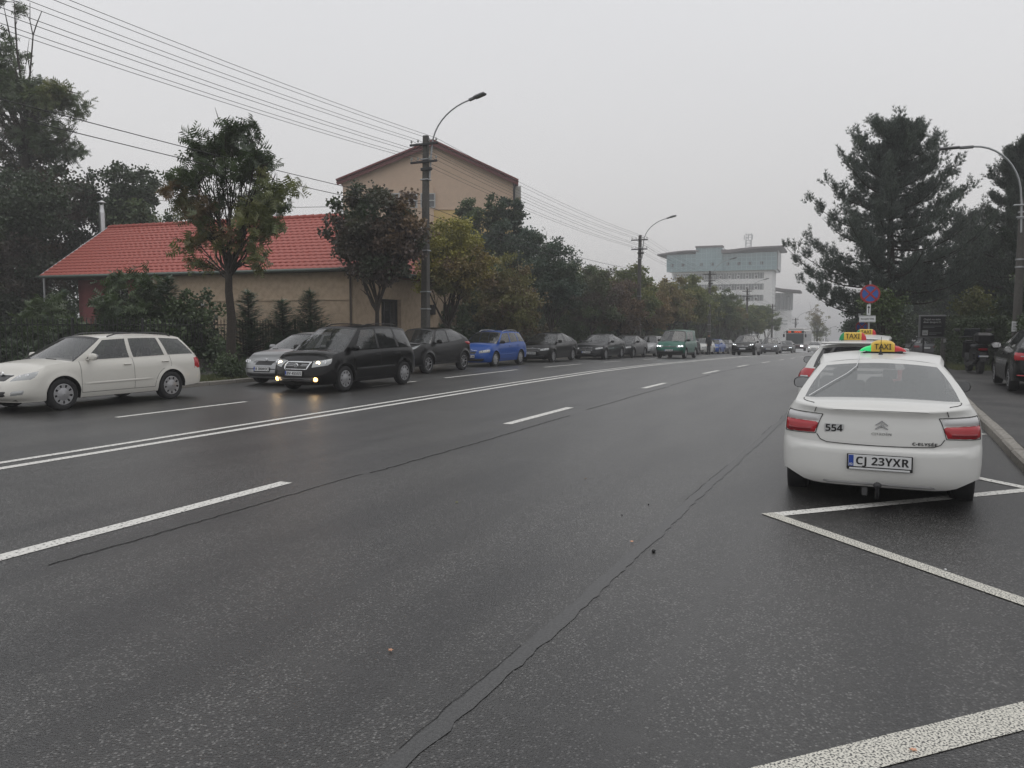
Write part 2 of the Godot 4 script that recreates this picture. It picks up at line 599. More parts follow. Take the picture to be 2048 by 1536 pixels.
func make_ground() -> void:
	var far_z := zrange(40, -150, 6.0) + zrange(-170, -520, 40.0).slice(0) + [-800.0, -1400.0]
	var zs := far_z
	# one sheet to the horizon, a little below the road
	var b := MB.new()
	var rows := []
	for z in zs:
		var row := []
		for x in [-600.0, -200.0, -90.0, -50.0, -30.0, -17.0, 0.0, 10.0, 30.0, 80.0, 250.0, 600.0]:
			row.append(Vector3(x, gy(z) - 0.06, z))
		rows.append(row)
	b.grid(rows, true)
	tag(part("ground", b.mesh(), M.earth, self), "dark earth and grass ground stretching to the misty horizon", "ground", "", "structure")
	# the road with its markings
	var rz := zrange(30, -150, 2.0) + zrange(-160, -420, 10.0)
	var road := thing("road", "wet dark asphalt street with white lane markings", "road")
	tag(road, "", "", "", "structure")
	part("asphalt", sheet(rz, func(_z): return KERB_L, func(z): return 1.5 if z > -21.2 else kerb_x(z) + 0.03, 0.0, 4), M.wet_asphalt, road)
	# left verge: kerb, grass strip, path
	var kl := thing("kerb", "low worn kerb along the left verge behind the parked cars", "kerb")
	tag(kl, "", "", "", "structure")
	var rr := RandomNumberGenerator.new()
	rr.seed = 5
	var z := 20.0
	var n := 0
	while z > -140.0:
		var l := 1.0
		var kb := MB.new()
		kb.rbox(Vector3(0, 0, 0), Vector3(0.16, 0.30, l - 0.012), 0.02)
		if n < 150: part("kerb_stone", kb.mesh(), M.kerb_stone, kl, Vector3(KERB_L - 0.08 + rr.randf_range(-0.008, 0.008), gy(z - l / 2) - 0.04 + rr.randf_range(-0.008, 0.006), z - l / 2), Vector3(-atan(slope(z - l / 2)), rr.randf_range(-0.006, 0.006), 0))
		n += 1
		z -= l
	var vz := zrange(30, -150, 3.0) + zrange(-160, -420, 20.0)
	tag(part("verge", sheet(vz, func(_z): return -19.2, func(_z): return KERB_L - 0.15, 0.075, 1), M.earth, self), "grassy verge between the left kerb and the path", "verge", "", "structure")
	tag(part("path", sheet(vz, func(_z): return -21.2, func(_z): return -19.2, 0.095, 1), M.pavement_asphalt, self), "asphalt footpath under the trees on the left side", "path", "", "structure")
	# right pavement and its kerb of long stones
	var kr := thing("kerb", "pale concrete kerb of long stones round the taxi bay", "kerb")
	tag(kr, "", "", "", "structure")
	z = 12.0
	while z > -75.0:
		var l := 1.0 if z > -21.0 and z < -0.0 else (0.5 if z <= -20.0 and z > -26.5 else 1.5)
		var p0 := Vector2(kerb_x(z), z)
		var p1 := Vector2(kerb_x(z - l), z - l)
		var mid := (p0 + p1) * 0.5
		var kb := MB.new()
		kb.rbox(Vector3.ZERO, Vector3(0.17, 0.36, p0.distance_to(p1) - 0.012), 0.028)
		part("kerb_stone", kb.mesh(), M.kerb_stone, kr, Vector3(mid.x + 0.085 + rr.randf_range(-0.006, 0.006), gy(mid.y) - 0.05 + rr.randf_range(-0.006, 0.006), mid.y), Vector3(-atan(slope(mid.y)), atan2(p0.x - p1.x, p0.y - p1.y) + rr.randf_range(-0.006, 0.006), 0))
		z -= l
	var pz := zrange(20, -20, 2.0) + zrange(-20.5, -26.0, 0.5) + zrange(-28, -150, 3.0) + zrange(-160, -420, 20.0)
	tag(part("pavement", sheet(pz, func(q): return kerb_x(q) + 0.16, func(_q): return 5.6, 0.118, 3), M.pavement_asphalt, self), "wide asphalt pavement on the right with cars parked on it", "pavement", "", "structure")
	# grass on the verge, and tufts at the foot of the right hedge
	grass_patch("grass", "short wet grass on the left verge", 9000, func(r: RandomNumberGenerator) -> Vector3:
		var zz := -8.0 - 50.0 * pow(r.randf(), 1.4)
		return Vector3(r.randf_range(-19.15, KERB_L - 0.17), gy(zz) + 0.07, zz), 71, 0.10)
	grass_patch("grass", "bright grass at the foot of the hedge beside the pavement", 1600, func(r: RandomNumberGenerator) -> Vector3:
		var zz := r.randf_range(-33, -46)
		return Vector3(2.3 + (-33.0 - zz) * -0.02 + r.randf_range(0, 1.3), gy(zz) + 0.11, zz), 72, 0.16)


func grass_patch(called: String, label: String, count: int, where: Callable, seed_: int, h: float) -> void:
	var b := MB.new()
	var r := RandomNumberGenerator.new()
	r.seed = seed_
	for i in 9:
		var p := Vector3(r.randf_range(-0.07, 0.07), 0, r.randf_range(-0.07, 0.07))
		var d := Vector3(r.randf_range(-0.5, 0.5), 1, r.randf_range(-0.5, 0.5)).normalized()
		var s := Vector3(d.z, 0, -d.x).normalized() * 0.006
		b.tri(p - s, p + s, p + d * h * r.randf_range(0.6, 1.2))
	var mm := MultiMesh.new()
	mm.transform_format = MultiMesh.TRANSFORM_3D
	mm.use_colors = true
	mm.mesh = b.mesh()
	mm.instance_count = count
	for i in count:
		mm.set_instance_transform(i, Transform3D(Basis(Vector3.UP, r.randf() * TAU).scaled(Vector3.ONE * r.randf_range(0.6, 1.3)), where.call(r)))
		var c := Color(0.05, 0.075, 0.02).lerp(Color(0.10, 0.10, 0.03), r.randf())
		mm.set_instance_color(i, c)
	var o := MultiMeshInstance3D.new()
	o.name = numbered(called)
	o.multimesh = mm
	o.material_override = leaf_mat()
	add_child(o, true)
	tag(o, label, "grass", "", "stuff")


func leaf_mat() -> StandardMaterial3D:
	if M.has("leaf"): return M.leaf
	var m := mat("leaf", Color.WHITE, 0.45, 0.0, 0.55)
	m.vertex_color_use_as_albedo = true
	m.cull_mode = BaseMaterial3D.CULL_DISABLED
	m.backlight_enabled = true
	m.backlight = Color(0.62, 0.66, 0.40)
	return m


func make_markings() -> void:
	var road: Node3D = get_node("road")
	# the double centre line
	for x in [-9.66, -9.28]:
		part("centre_line", strip(zrange(25, -140, 2.5).map(func(q): return Vector2(x, q)), 0.15 if x > -9.5 else 0.13, 0.004), M.road_paint, road)
	# lane dashes, right and left carriageway
	for d in [[6.0, 3.3], [-2.4, -6.48], [-11.9, -14.85], [-20.2, -22.4], [-27.7, -30.5], [-34.8, -37.8], [-42.2, -45.0], [-49.2, -51.9], [-55.7, -58.6], [-62.6, -65.5], [-70, -73], [-78, -81]]:
		part("lane_dash", strip(zrange(d[0], d[1], 1.0).map(func(q): return Vector2(-5.72, q)), 0.16, 0.004), M.road_paint, road)
	for d in [[2.0, -1.2], [-9.75, -12.95], [-17.6, -19.8], [-21.5, -26.9], [-29.5, -33.8], [-36.9, -39.8], [-44.0, -46.8], [-52, -55], [-60, -63]]:
		part("lane_dash", strip(zrange(d[0], d[1], 1.0).map(func(q): return Vector2(-12.5, q)), 0.13, 0.004), M.road_paint, road)
	# the zigzag of the taxi bay
	var corner := [Vector2(-0.82, -2.43), Vector2(1.50, -4.86), Vector2(-0.86, -7.18), Vector2(1.40, -9.44), Vector2(-0.84, -11.65), Vector2(1.36, -13.9), Vector2(-0.84, -16.1), Vector2(1.36, -18.4), Vector2(-0.84, -20.6)]
	for k in corner.size() - 1:
		var a: Vector2 = corner[k]
		var e: Vector2 = corner[k + 1]
		var dirn := (e - a).normalized()
		var pts := []
		for i in 9: pts.append((a - dirn * 0.06).lerp(e + dirn * 0.06, i / 8.0))
		part("zigzag_line", strip(pts, 0.175 if k == 0 else 0.13, 0.004 if k % 2 == 0 else 0.0065), M.worn_road_paint if k < 2 else M.road_paint, road)
	# sealed joint and cracks
	var r := RandomNumberGenerator.new()
	r.seed = 8
	var crack := []
	var sb := MB.new()
	var srow := []
	var drift := 0.0
	for q in zrange(-0.5, -24.5, 0.07):
		drift = clampf(drift + r.randf_range(-0.004, 0.004), -0.02, 0.02)
		var x: float = -1.615 + drift + 0.008 * sin(q * 0.9)
		srow.append([Vector3(x - 0.052 + r.randf_range(-0.007, 0.007), gy(q) + 0.0035, q), Vector3(x + 0.045 + r.randf_range(-0.014, 0.010), gy(q) + 0.0035, q)])
		crack.append(Vector2(x - 0.056 + r.randf_range(-0.006, 0.006), q))
	sb.grid(srow, true)
	part("joint_seal", sb.mesh(), M.tar_seal, road)
	for k in 7:
		var k0: int = r.randi_range(0, crack.size() - 30)
		part("crack", strip(crack.slice(k0, k0 + r.randi_range(6, 22)), 0.005, 0.005), M.crack, road)
	for seg in [[-3.5, -7.2, -5.25], [-7.3, -13.5, -5.2], [-14.6, -21.0, -5.28], [-21.5, -27.0, -5.35], [-27.5, -38.0, -5.4]]:
		var pts := []
		for q in zrange(seg[0], seg[1], 0.09):
			pts.append(Vector2(seg[2] + 0.015 * sin(q * 1.1) + r.randf_range(-0.014, 0.014), q))
		part("crack", strip(pts, 0.016 if seg[0] > -7.25 else 0.022, 0.0035), M.crack, road)


# ------------------------------------------------------------------ vehicles
# A body is one skin over plan stations and heights, with arches, nose and tail shaped by profiles; the glasshouse stands on its top edge.
class CarSkin:
	var W: float; var zf: float; var zr: float
	var lf := 0.62; var lr := 0.55; var nf := 2.7; var nr := 3.2
	var ys := 0.20; var bf := 0.22; var br := 0.28
	var top: Array                    # [z, y] from tail to nose
	var side_in: Array; var front_in: Array; var rear_in: Array    # [g, inset]
	var axf: float; var axr: float; var ra := 0.36; var yc := 0.31
	var lip := 0.014
	var rc := 0.05                     # how far the rear bumper's underside rises towards the wheels

	static func pick(a: Array, x: float) -> float:      # smooth interpolation in [x, y] pairs, x rising
		if x <= a[0][0]: return a[0][1]
		for i in range(1, a.size()):
			if x <= a[i][0]:
				var t: float = (x - a[i - 1][0]) / (a[i][0] - a[i - 1][0])
				var p0: float = a[maxi(i - 2, 0)][1]
				var p3: float = a[mini(i + 1, a.size() - 1)][1]
				var p1: float = a[i - 1][1]
				var p2: float = a[i][1]
				var x0: float = a[maxi(i - 2, 0)][0]
				var x3: float = a[mini(i + 1, a.size() - 1)][0]
				var dx: float = a[i][0] - a[i - 1][0]
				var m1: float = (p2 - p0) / maxf(a[i][0] - x0, 1e-5) * dx
				var m2: float = (p3 - p1) / maxf(x3 - a[i - 1][0], 1e-5) * dx
				var t2 := t * t
				var t3 := t2 * t
				return (2 * t3 - 3 * t2 + 1) * p1 + (t3 - 2 * t2 + t) * m1 + (-2 * t3 + 3 * t2) * p2 + (t3 - t2) * m2
		return a[-1][1]

	func ytop(z: float) -> float:
		return pick(top, z)        # [z, y] pairs from tail to nose

	func hw(z: float) -> float:
		if z > zf - lf:
			var c := clampf((z - (zf - lf)) / lf, 0, 1)
			return pow(maxf(0.0, 1.0 - pow(c, nf)), 1.0 / nf)
		if z < zr + lr:
			var c := clampf(((zr + lr) - z) / lr, 0, 1)
			return pow(maxf(0.0, 1.0 - pow(c, nr)), 1.0 / nr)
		return 1.0

	func ybot(z: float) -> float:
		var base := ys
		if z > axf: base = lerpf(ys, bf, smoothstep(axf, zf - 0.05, z))
		if z < axr: base = lerpf(ys, br, smoothstep(axr, zr + 0.15, z))
		if z < axr - ra * 0.5: base += rc * smoothstep(zr + 0.01, zr + 0.16, z)
		for a in [axf, axr]:
			var d: float = absf(z - a)
			if d < ra: base = maxf(base, yc + sqrt(ra * ra - d * d))
		return base

	func at(z: float, y: float, sx := 1.0) -> Vector3:
		var g := clampf((y - ys) / maxf(ytop(z) - ys, 0.05), 0, 1)
		var x := hw(z) * (W - pick(side_in, g))
		for a in [axf, axr]:
			var d := Vector2(z - a, y - yc).length()
			if d < ra + 0.09 and y > yc - 0.1: x += lip * hw(z) * smoothstep(ra + 0.09, ra + 0.005, d)
		var zz := z
		if z > zf - lf: zz -= pick(front_in, g) * pow((z - (zf - lf)) / lf, 0.8)
		if z < zr + lr: zz += pick(rear_in, g) * pow(((zr + lr) - z) / lr, 0.8)
		return Vector3(x * sx, y, zz)

	func zq(q: float, front := true) -> float:       # q is x as a share of the half width up to 0.85, then goes round the corner to the flank at 1.15, then on in metres
		var n := nf if front else nr
		if q < 1.15:
			var f85 := asin(pow(0.85, n / 2.0))
			var f := asin(pow(q, n / 2.0)) if q < 0.85 else lerpf(f85, PI / 2, (q - 0.85) / 0.3)
			var c := pow(cos(f), 2.0 / n)
			return (zf - lf + lf * c) if front else (zr + lr - lr * c)
		return (zf - lf - (q - 1.15)) if front else (zr + lr + (q - 1.15))

	func xq(q: float, y: float, front := true) -> Vector3:   # a point on nose or tail, for negative q on the other side
		return at(zq(absf(q), front), y, 1.0 if q >= 0 else -1.0)

	func nrm(z: float, y: float, sx: float) -> Vector3:
		var e := 0.012
		var p := at(z, y, sx)
		var dz := at(z + e, y, sx) - at(z - e, y, sx)
		if z > zf - 0.03: dz = p - at(z - 2 * e, y, sx)
		elif z < zr + 0.03: dz = at(z + 2 * e, y, sx) - p
		var dy := at(z, y + e, sx) - at(z, y - e, sx)
		var n := dz.cross(dy).normalized()
		if absf(hw(z)) < 0.12: n = Vector3(0, 0.1, 1.0 if z > 0 else -1.0).normalized()
		return n if n.dot(Vector3(sx * 0.8, 0, 0.35 * signf(z))) > 0 else -n


# a patch of skin on nose or tail: corners [q, y] in the order lower-inner, lower-outer, upper-outer, upper-inner
func skin_patch(s: CarSkin, c: Array, front: bool, off: float, n := 8, m := 4, edge := true) -> ArrayMesh:
	var b := MB.new()
	var rows := []
	for i in n + 1:
		var row := []
		for j in m + 1:
			var u := float(i) / n
			var t := float(j) / m
			var q: float = lerpf(lerpf(c[0][0], c[1][0], u), lerpf(c[3][0], c[2][0], u), t)
			var y: float = lerpf(lerpf(c[0][1], c[1][1], u), lerpf(c[3][1], c[2][1], u), t)
			var p = s.xq(q, y, front)
			var nn = s.nrm(s.zq(absf(q), front), y, 1.0 if q >= 0 else -1.0)
			var o := off
			if edge and (i == 0 or j == 0 or i == n or j == m): o = -0.004
			row.append(p + nn * o)
		rows.append(row)
	var mid: Vector3 = rows[n / 2][m / 2]
	var di: Vector3 = rows[n / 2 + 1][m / 2] - rows[n / 2 - 1][m / 2]
	var dj: Vector3 = rows[n / 2][m / 2 + 1] - rows[n / 2][m / 2 - 1]
	b.grid(rows, di.cross(dj).dot(mid - Vector3(0, mid.y, mid.z * 0.4)) < 0)
	return b.mesh()


# the same on a flank, corners [z, y]
func flank_patch(s: CarSkin, c: Array, sx: float, off: float, n := 8, m := 4) -> ArrayMesh:
	var b := MB.new()
	var rows := []
	for i in n + 1:
		var row := []
		for j in m + 1:
			var u := float(i) / n
			var t := float(j) / m
			var z: float = lerpf(lerpf(c[0][0], c[1][0], u), lerpf(c[3][0], c[2][0], u), t)
			var y: float = lerpf(lerpf(c[0][1], c[1][1], u), lerpf(c[3][1], c[2][1], u), t)
			row.append(s.at(z, y, sx) + s.nrm(z, y, sx) * (off if (i > 0 and j > 0 and i < n and j < m) or n < 3 or m < 3 else off * 0.3))
		rows.append(row)
	var di: Vector3 = rows[1][0] - rows[0][0]
	var dj: Vector3 = rows[0][1] - rows[0][0]
	b.grid(rows, di.cross(dj).x * sx < 0)
	return b.mesh()


func flank_line(s: CarSkin, pts: Array, sx: float, w: float, off := 0.0015) -> ArrayMesh:      # a thin band along [z, y] points of a flank
	var b := MB.new()
	var rows := []
	for i in pts.size():
		var d := Vector2(pts[mini(i + 1, pts.size() - 1)][0] - pts[maxi(i - 1, 0)][0], pts[mini(i + 1, pts.size() - 1)][1] - pts[maxi(i - 1, 0)][1]).normalized()
		var e := Vector2(-d.y, d.x) * w * 0.5
		var row := []
		for k in [1.0, -1.0]:
			var z: float = pts[i][0] + e.x * k
			var y: float = pts[i][1] + e.y * k
			row.append(s.at(z, y, sx) + s.nrm(z, y, sx) * off)
		rows.append(row)
	var di: Vector3 = rows[1][0] - rows[0][0]
	var dj: Vector3 = rows[0][1] - rows[0][0]
	b.grid(rows, di.cross(dj).x * sx < 0)
	return b.mesh()


var wheel_meshes := {}


func wheel_shapes(style: String) -> Dictionary:      # axle along x, outside at +x, radius 1 for a tyre; width scales with it
	if wheel_meshes.has(style): return wheel_meshes[style]
	var turn := Basis(Vector3(0, 1, 0), Vector3(1, 0, 0), Vector3(0, 0, -1))     # local y to world x
	var t := MB.new()
	t.lathe([[0.60, -0.30], [0.80, -0.33], [0.93, -0.31], [0.985, -0.25], [1.0, -0.12], [1.0, 0.12], [0.985, 0.25], [0.93, 0.31], [0.80, 0.33], [0.66, 0.30], [0.63, 0.22]], 30, Vector3.ZERO, turn)
	var r := MB.new()
	var d := MB.new()
	d.lathe([[0.64, 0.10], [0.55, 0.06], [0.02, 0.05]], 24, Vector3.ZERO, turn)
	match style:
		"cover":            # steel wheel with a plastic cover, oval holes near the rim
			r.lathe([[0.655, 0.22], [0.665, 0.29], [0.63, 0.315], [0.59, 0.30]], 30, Vector3.ZERO, turn)
			r.lathe([[0.42, 0.26], [0.40, 0.30], [0.20, 0.34], [0.13, 0.345], [0.11, 0.365], [0.02, 0.37]], 24, Vector3.ZERO, turn)
			for k in 9:
				var a := TAU * k / 9.0
				var b := Basis(Vector3.RIGHT, a)
				var p := PackedVector2Array([Vector2(-0.10, 0.38), Vector2(0.10, 0.38), Vector2(0.105, 0.48), Vector2(0.145, 0.605), Vector2(-0.145, 0.605), Vector2(-0.105, 0.48)])
				r.prism(p, 0.03, Transform3D(b * Basis(Vector3(0, 0, -1), Vector3(0, 1, 0), Vector3(1, 0, 0)), b * Vector3(0.29, 0, 0)))
		"five":             # cast alloy, five forked spokes
			r.lathe([[0.655, 0.20], [0.675, 0.29], [0.64, 0.315], [0.60, 0.29]], 30, Vector3.ZERO, turn)
			r.lathe([[0.17, 0.18], [0.15, 0.27], [0.02, 0.28]], 16, Vector3.ZERO, turn)
			for k in 5:
				for e in [-1.0, 1.0]:
					var b := Basis(Vector3.RIGHT, TAU * k / 5.0)
					var p := PackedVector2Array([Vector2(0.02 * e, 0.10), Vector2(0.085 * e + 0.02, 0.10), Vector2(0.19 * e + 0.045, 0.62), Vector2(0.19 * e - 0.045, 0.62)])
					r.prism(p, 0.06, Transform3D(b * Basis(Vector3(0, 0, -1), Vector3(0, 1, 0), Vector3(1, 0, 0)), b * Vector3(0.25, 0, 0)))
		_:                  # ten thin spokes
			r.lathe([[0.655, 0.20], [0.675, 0.29], [0.64, 0.315], [0.60, 0.29]], 30, Vector3.ZERO, turn)
			r.lathe([[0.19, 0.2], [0.17, 0.28], [0.02, 0.29]], 16, Vector3.ZERO, turn)
			for k in 10:
				var b := Basis(Vector3.RIGHT, TAU * k / 10.0)
				var p := PackedVector2Array([Vector2(-0.045, 0.12), Vector2(0.045, 0.12), Vector2(0.065, 0.62), Vector2(-0.065, 0.62)])
				r.prism(p, 0.06, Transform3D(b * Basis(Vector3(0, 0, -1), Vector3(0, 1, 0), Vector3(1, 0, 0)), b * Vector3(0.25, 0, 0)))
	wheel_meshes[style] = {"tyre": t.mesh(), "rim": r.mesh(), "disc": d.mesh()}
	return wheel_meshes[style]


func add_wheel(root: Node3D, x: float, y: float, z: float, r: float, style: String, steer := 0.0, dark := false) -> void:
	var w := Node3D.new()
	w.name = "wheel"
	w.position = Vector3(x, y, z)
	w.rotation = Vector3(0, (PI if x < 0 else 0.0) + steer, 0)
	w.scale = Vector3(r, r, r)
	root.add_child(w, true)
	var s := wheel_shapes(style)
	part("tyre", s.tyre, M.rubber, w)
	part("rim", s.rim, M.wheel_silver, w)
	part("wheel_disc", s.disc, M.wheel_dark if style == "cover" or dark else M.grey_plastic, w)


func plate(root: Node3D, text: String, at: Vector3, back: bool, tilt := 0.0, w := 0.52, called := "number_plate") -> Node3D:
	var p := Node3D.new()
	p.name = called
	p.position = at
	p.rotation = Vector3(tilt, PI if back else 0.0, 0)
	root.add_child(p, true)
	var k := w / 0.52
	part("plate_holder", box_mesh(Vector3(0.545 * k, 0.145 * k, 0.012), 0.004), M.ink, p, Vector3(0, -0.008, -0.004))
	part("plate_sheet", box_mesh(Vector3(w, 0.108 * k, 0.006), 0.002), M.white_plate, p, Vector3(0, 0.004, 0.004))
	part("blue_band", box_mesh(Vector3(0.042 * k, 0.102 * k, 0.003)), M.plate_blue, p, Vector3(-0.236 * k, 0.004, 0.0075))
	if text:
		text_part("lettering", text, 0.072 * k, 0.435 * k, M.ink, p, Vector3(0.02 * k, 0.004, 0.008), Vector3.ZERO, true, false, 0.003)
		if w > 0.5: text_part("country_code", "RO", 0.021, 0.026, M.white_plate, p, Vector3(-0.236, -0.030, 0.010), Vector3.ZERO, true, false, 0.002)
	return p


# every vehicle: a dictionary of measures; returns [root, skin]
func build_car(c: Dictionary, called: String, label: String, category: String, at: Vector3, turn: float, group := "") -> Array:
	var root := thing(called, label, category, at, turn, group)
	var s := CarSkin.new()
	s.W = c.W / 2.0
	s.zf = c.L / 2.0
	s.zr = -c.L / 2.0
	s.axf = s.zf - c.fo
	s.axr = s.axf - c.wb
	s.top = c.top
	s.ra = c.get("ra", 0.365)
	s.yc = c.get("r", 0.31)
	for k in ["lf", "lr", "nf", "nr", "ys", "bf", "br", "lip", "rc"]:
		if c.has(k): s.set(k, c[k])
	s.side_in = c.get("side_in", [[0.0, 0.055], [0.12, 0.02], [0.35, 0.0], [0.62, 0.004], [0.80, 0.018], [0.9, 0.045], [1.0, 0.085]])
	s.front_in = c.get("front_in", [[0.0, 0.10], [0.12, 0.02], [0.30, 0.0], [0.55, 0.02], [0.75, 0.06], [0.9, 0.12], [1.0, 0.22]])
	s.rear_in = c.get("rear_in", [[0.0, 0.10], [0.12, 0.03], [0.35, 0.0], [0.5, 0.015], [0.7, 0.04], [0.9, 0.07], [1.0, 0.11]])
	var pm: Material = c.paint
	var low: Material = c.get("lower", pm)
	var fine: bool = c.get("fine", false)
	# stations
	var zs := []
	var nq := 12 if fine else 8
	for i in nq + 1: zs.append(s.zq(1.15 * float(i) / nq, true))
	for i in nq + 1: zs.append(s.zq(1.15 * float(i) / nq, false))
	for a in [s.axf, s.axr]:
		var na := 18 if fine else 12
		for i in na + 1:
			zs.append(a + s.ra * cos(PI * i / na))
		zs.append(a + s.ra + 0.004); zs.append(a - s.ra - 0.004)
		zs.append(a + s.ra + 0.07); zs.append(a - s.ra - 0.07)
	for z in zrange(s.zf - s.lf, s.zr + s.lr, 0.14 if fine else 0.22): zs.append(z)
	for d in c.get("doors", []): zs.append(d)
	zs.sort()
	zs.reverse()
	var st := []
	for z in zs:
		if st.is_empty() or st[-1] - z > (0.0035 if z < s.zf - 0.08 and z > s.zr + 0.08 else 0.00002): st.append(z)
	var lev := [0.0, 0.035, 0.1, 0.2, 0.32, 0.45, 0.58, 0.7, 0.8, 0.88, 0.94, 0.98, 1.0] if fine else [0.0, 0.05, 0.15, 0.32, 0.5, 0.68, 0.82, 0.92, 1.0]
	lev = c.get("lev", lev)
	var doors: Array = c.get("doors", [])       # z of the seams from front to rear
	var body := MB.new()
	var lower := MB.new()
	var door_b := []
	for d in maxi(doors.size() - 1, 0): door_b.append([MB.new(), MB.new()])
	var edge := {}                              # top edge per station, +x side
	var arch_in := MB.new()
	for sx in [1.0, -1.0]:
		var rows := []
		for z in st:
			var row := []
			var y0 := s.ybot(z)
			var y1 := s.ytop(z)
			for t in lev: row.append(s.at(z, lerpf(y0, y1, t), sx))
			rows.append(row)
			if sx > 0: edge[z] = row[-1]
		var which := func(i: int, j: int) -> int:
			var zm: float = (st[i] + st[i + 1]) * 0.5
			for d in door_b.size():
				if zm < doors[d] and zm > doors[d + 1] and lev[j] > 0.13 - 0.001 and rows[i][j].y > s.ys + 0.06: return d
			if lev[j] < c.get("lower_to", -1.0): return -2
			return -1
		body.grid(rows, sx < 0, func(i, j): return which.call(i, j) != -1)
		if c.has("lower_to"): lower.grid(rows, sx < 0, func(i, j): return which.call(i, j) != -2)
		for d in door_b.size():
			door_b[d][0 if sx > 0 else 1].grid(rows, sx < 0, func(i, j): return which.call(i, j) != d)
		# wheel wells and the turned-in lower edge
		var well := []
		for z in st:
			var p := s.at(z, s.ybot(z), sx)
			var q := Vector3(p.x * 0.62, p.y + 0.01, lerpf(p.z, 0.0, 0.04))
			well.append([p, Vector3(p.x * 0.985, p.y - 0.006, p.z), q])
		arch_in.grid(well, sx > 0)
	# the floor pan closes the underside
	var pan := MB.new()
	pan.box(Vector3(0, s.ys + 0.09, (s.axf + s.axr) * 0.5), Vector3(s.W * 1.5, 0.1, (s.axf - s.axr) - 2 * s.ra))
	pan.box(Vector3(0, s.yc + s.ra * 0.55, s.axr), Vector3(s.W * 1.24, 0.12, 2 * s.ra + 0.7))
	pan.box(Vector3(0, s.yc + s.ra * 0.55, s.axf), Vector3(s.W * 1.24, 0.12, 2 * s.ra + 0.7))
	pan.box(Vector3(0, s.br + 0.08, (s.zr + s.axr - s.ra) * 0.5 + 0.06), Vector3(s.W * 1.4, 0.1, maxf(s.axr - s.ra - s.zr - 0.12, 0.05)))
	pan.box(Vector3(0, s.bf + 0.08, (s.zf + s.axf + s.ra) * 0.5 - 0.08), Vector3(s.W * 1.3, 0.1, maxf(s.zf - s.axf - s.ra - 0.16, 0.05)))
	part("underbody", pan.mesh(), M.under, root)
	part("wheel_well", arch_in.mesh(), M.under, root)
	part("body", body.mesh(), pm, root)
	if c.has("lower_to"): part("lower_trim", lower.mesh(), low, root)
	var door_n := []
	for d in door_b.size():
		for k in 2: door_n.append(part("door", door_b[d][k].mesh(), pm, root))
	# bonnet and boot lid
	var lidrow := func(z: float, crown: float) -> Array:
		var e: Vector3 = s.at(z, s.ytop(z), 1.0)
		var row := []
		for k in 13:
			var u := 1.0 - k / 6.0
			row.append(Vector3(e.x * u, e.y + crown * (1.0 - u * u) * clampf(e.x / s.W * 1.4, 0, 1), e.z))
		return row
	var hood := []
	for z in st:
		if z >= c.cowl - 0.16:
			hood.append(lidrow.call(z, c.get("hood_crown", 0.05) * smoothstep(s.zf, s.zf - 0.35, z)))
	var hm := MB.new()
	hm.grid(hood, false)
	part("bonnet", hm.mesh(), pm, root)
	if c.has("deck"):
		var deck := []
		for z in st:
			if z <= c.deck + 0.14:
				deck.append(lidrow.call(z, c.get("deck_crown", 0.025) * smoothstep(s.zr, s.zr + 0.12, z)))
		var dm := MB.new()
		dm.grid(deck, false)
		part("boot_lid", dm.mesh(), pm, root)
	# ---- glasshouse
	var zA: float = c.cowl
	var zR: float = c.tail
	var rf: Array = c.roof_f     # [z, y]
	var rr: Array = c.roof_r
	var rm: float = c.roof_y     # height in the middle
	var wr: float = c.roof_w / 2.0
	var wrr: float = c.get("roof_w_rear", c.roof_w) / 2.0
	var bulge: float = c.get("bulge", 0.025)
	var gh := func(a: float, bb: float, sx: float) -> Vector3:
		var zb := lerpf(zA, zR, a)
		var base := s.at(zb, s.ytop(zb) - 0.004, 1.0)
		base.z = zb
		if zb < s.zr + s.lr: base = s.at(zb, s.ytop(zb) - 0.004, 1.0)
		var zt: float = lerpf(rf[0], rr[0], a)
		var ya: float = lerpf(rf[1], rr[1], a) + (rm - (rf[1] + rr[1]) * 0.5) * 4.0 * a * (1.0 - a)
		var tp := Vector3(lerpf(wr, wrr, smoothstep(0.3, 1.0, a)) * (1.0 - 0.05 * pow(absf(a - 0.45) / 0.55, 3.0)), ya, zt)
		var p := base.lerp(tp, bb)
		p.x += bulge * 4.0 * bb * (1.0 - bb)
		return Vector3(p.x * sx, p.y, p.z)
	var lines := [[0.0, 0.0]]
	var a_of_b := func(z: float) -> float: return (z - zA) / (zR - zA)
	var a_of_t := func(z: float) -> float: return (z - rf[0]) / (rr[0] - rf[0])
	for w in c.windows:
		lines.append([a_of_b.call(w[0]), a_of_t.call(w[1])])
		lines.append([a_of_b.call(w[2]), a_of_t.call(w[3])])
	lines.append([1.0, 1.0])
	var frame := MB.new()
	var pillar := MB.new()
	var bl: float = c.get("win_low", 0.05)
	var bh: float = c.get("win_high", 0.90)
	var glass: Material = c.get("glass", M.car_glass)
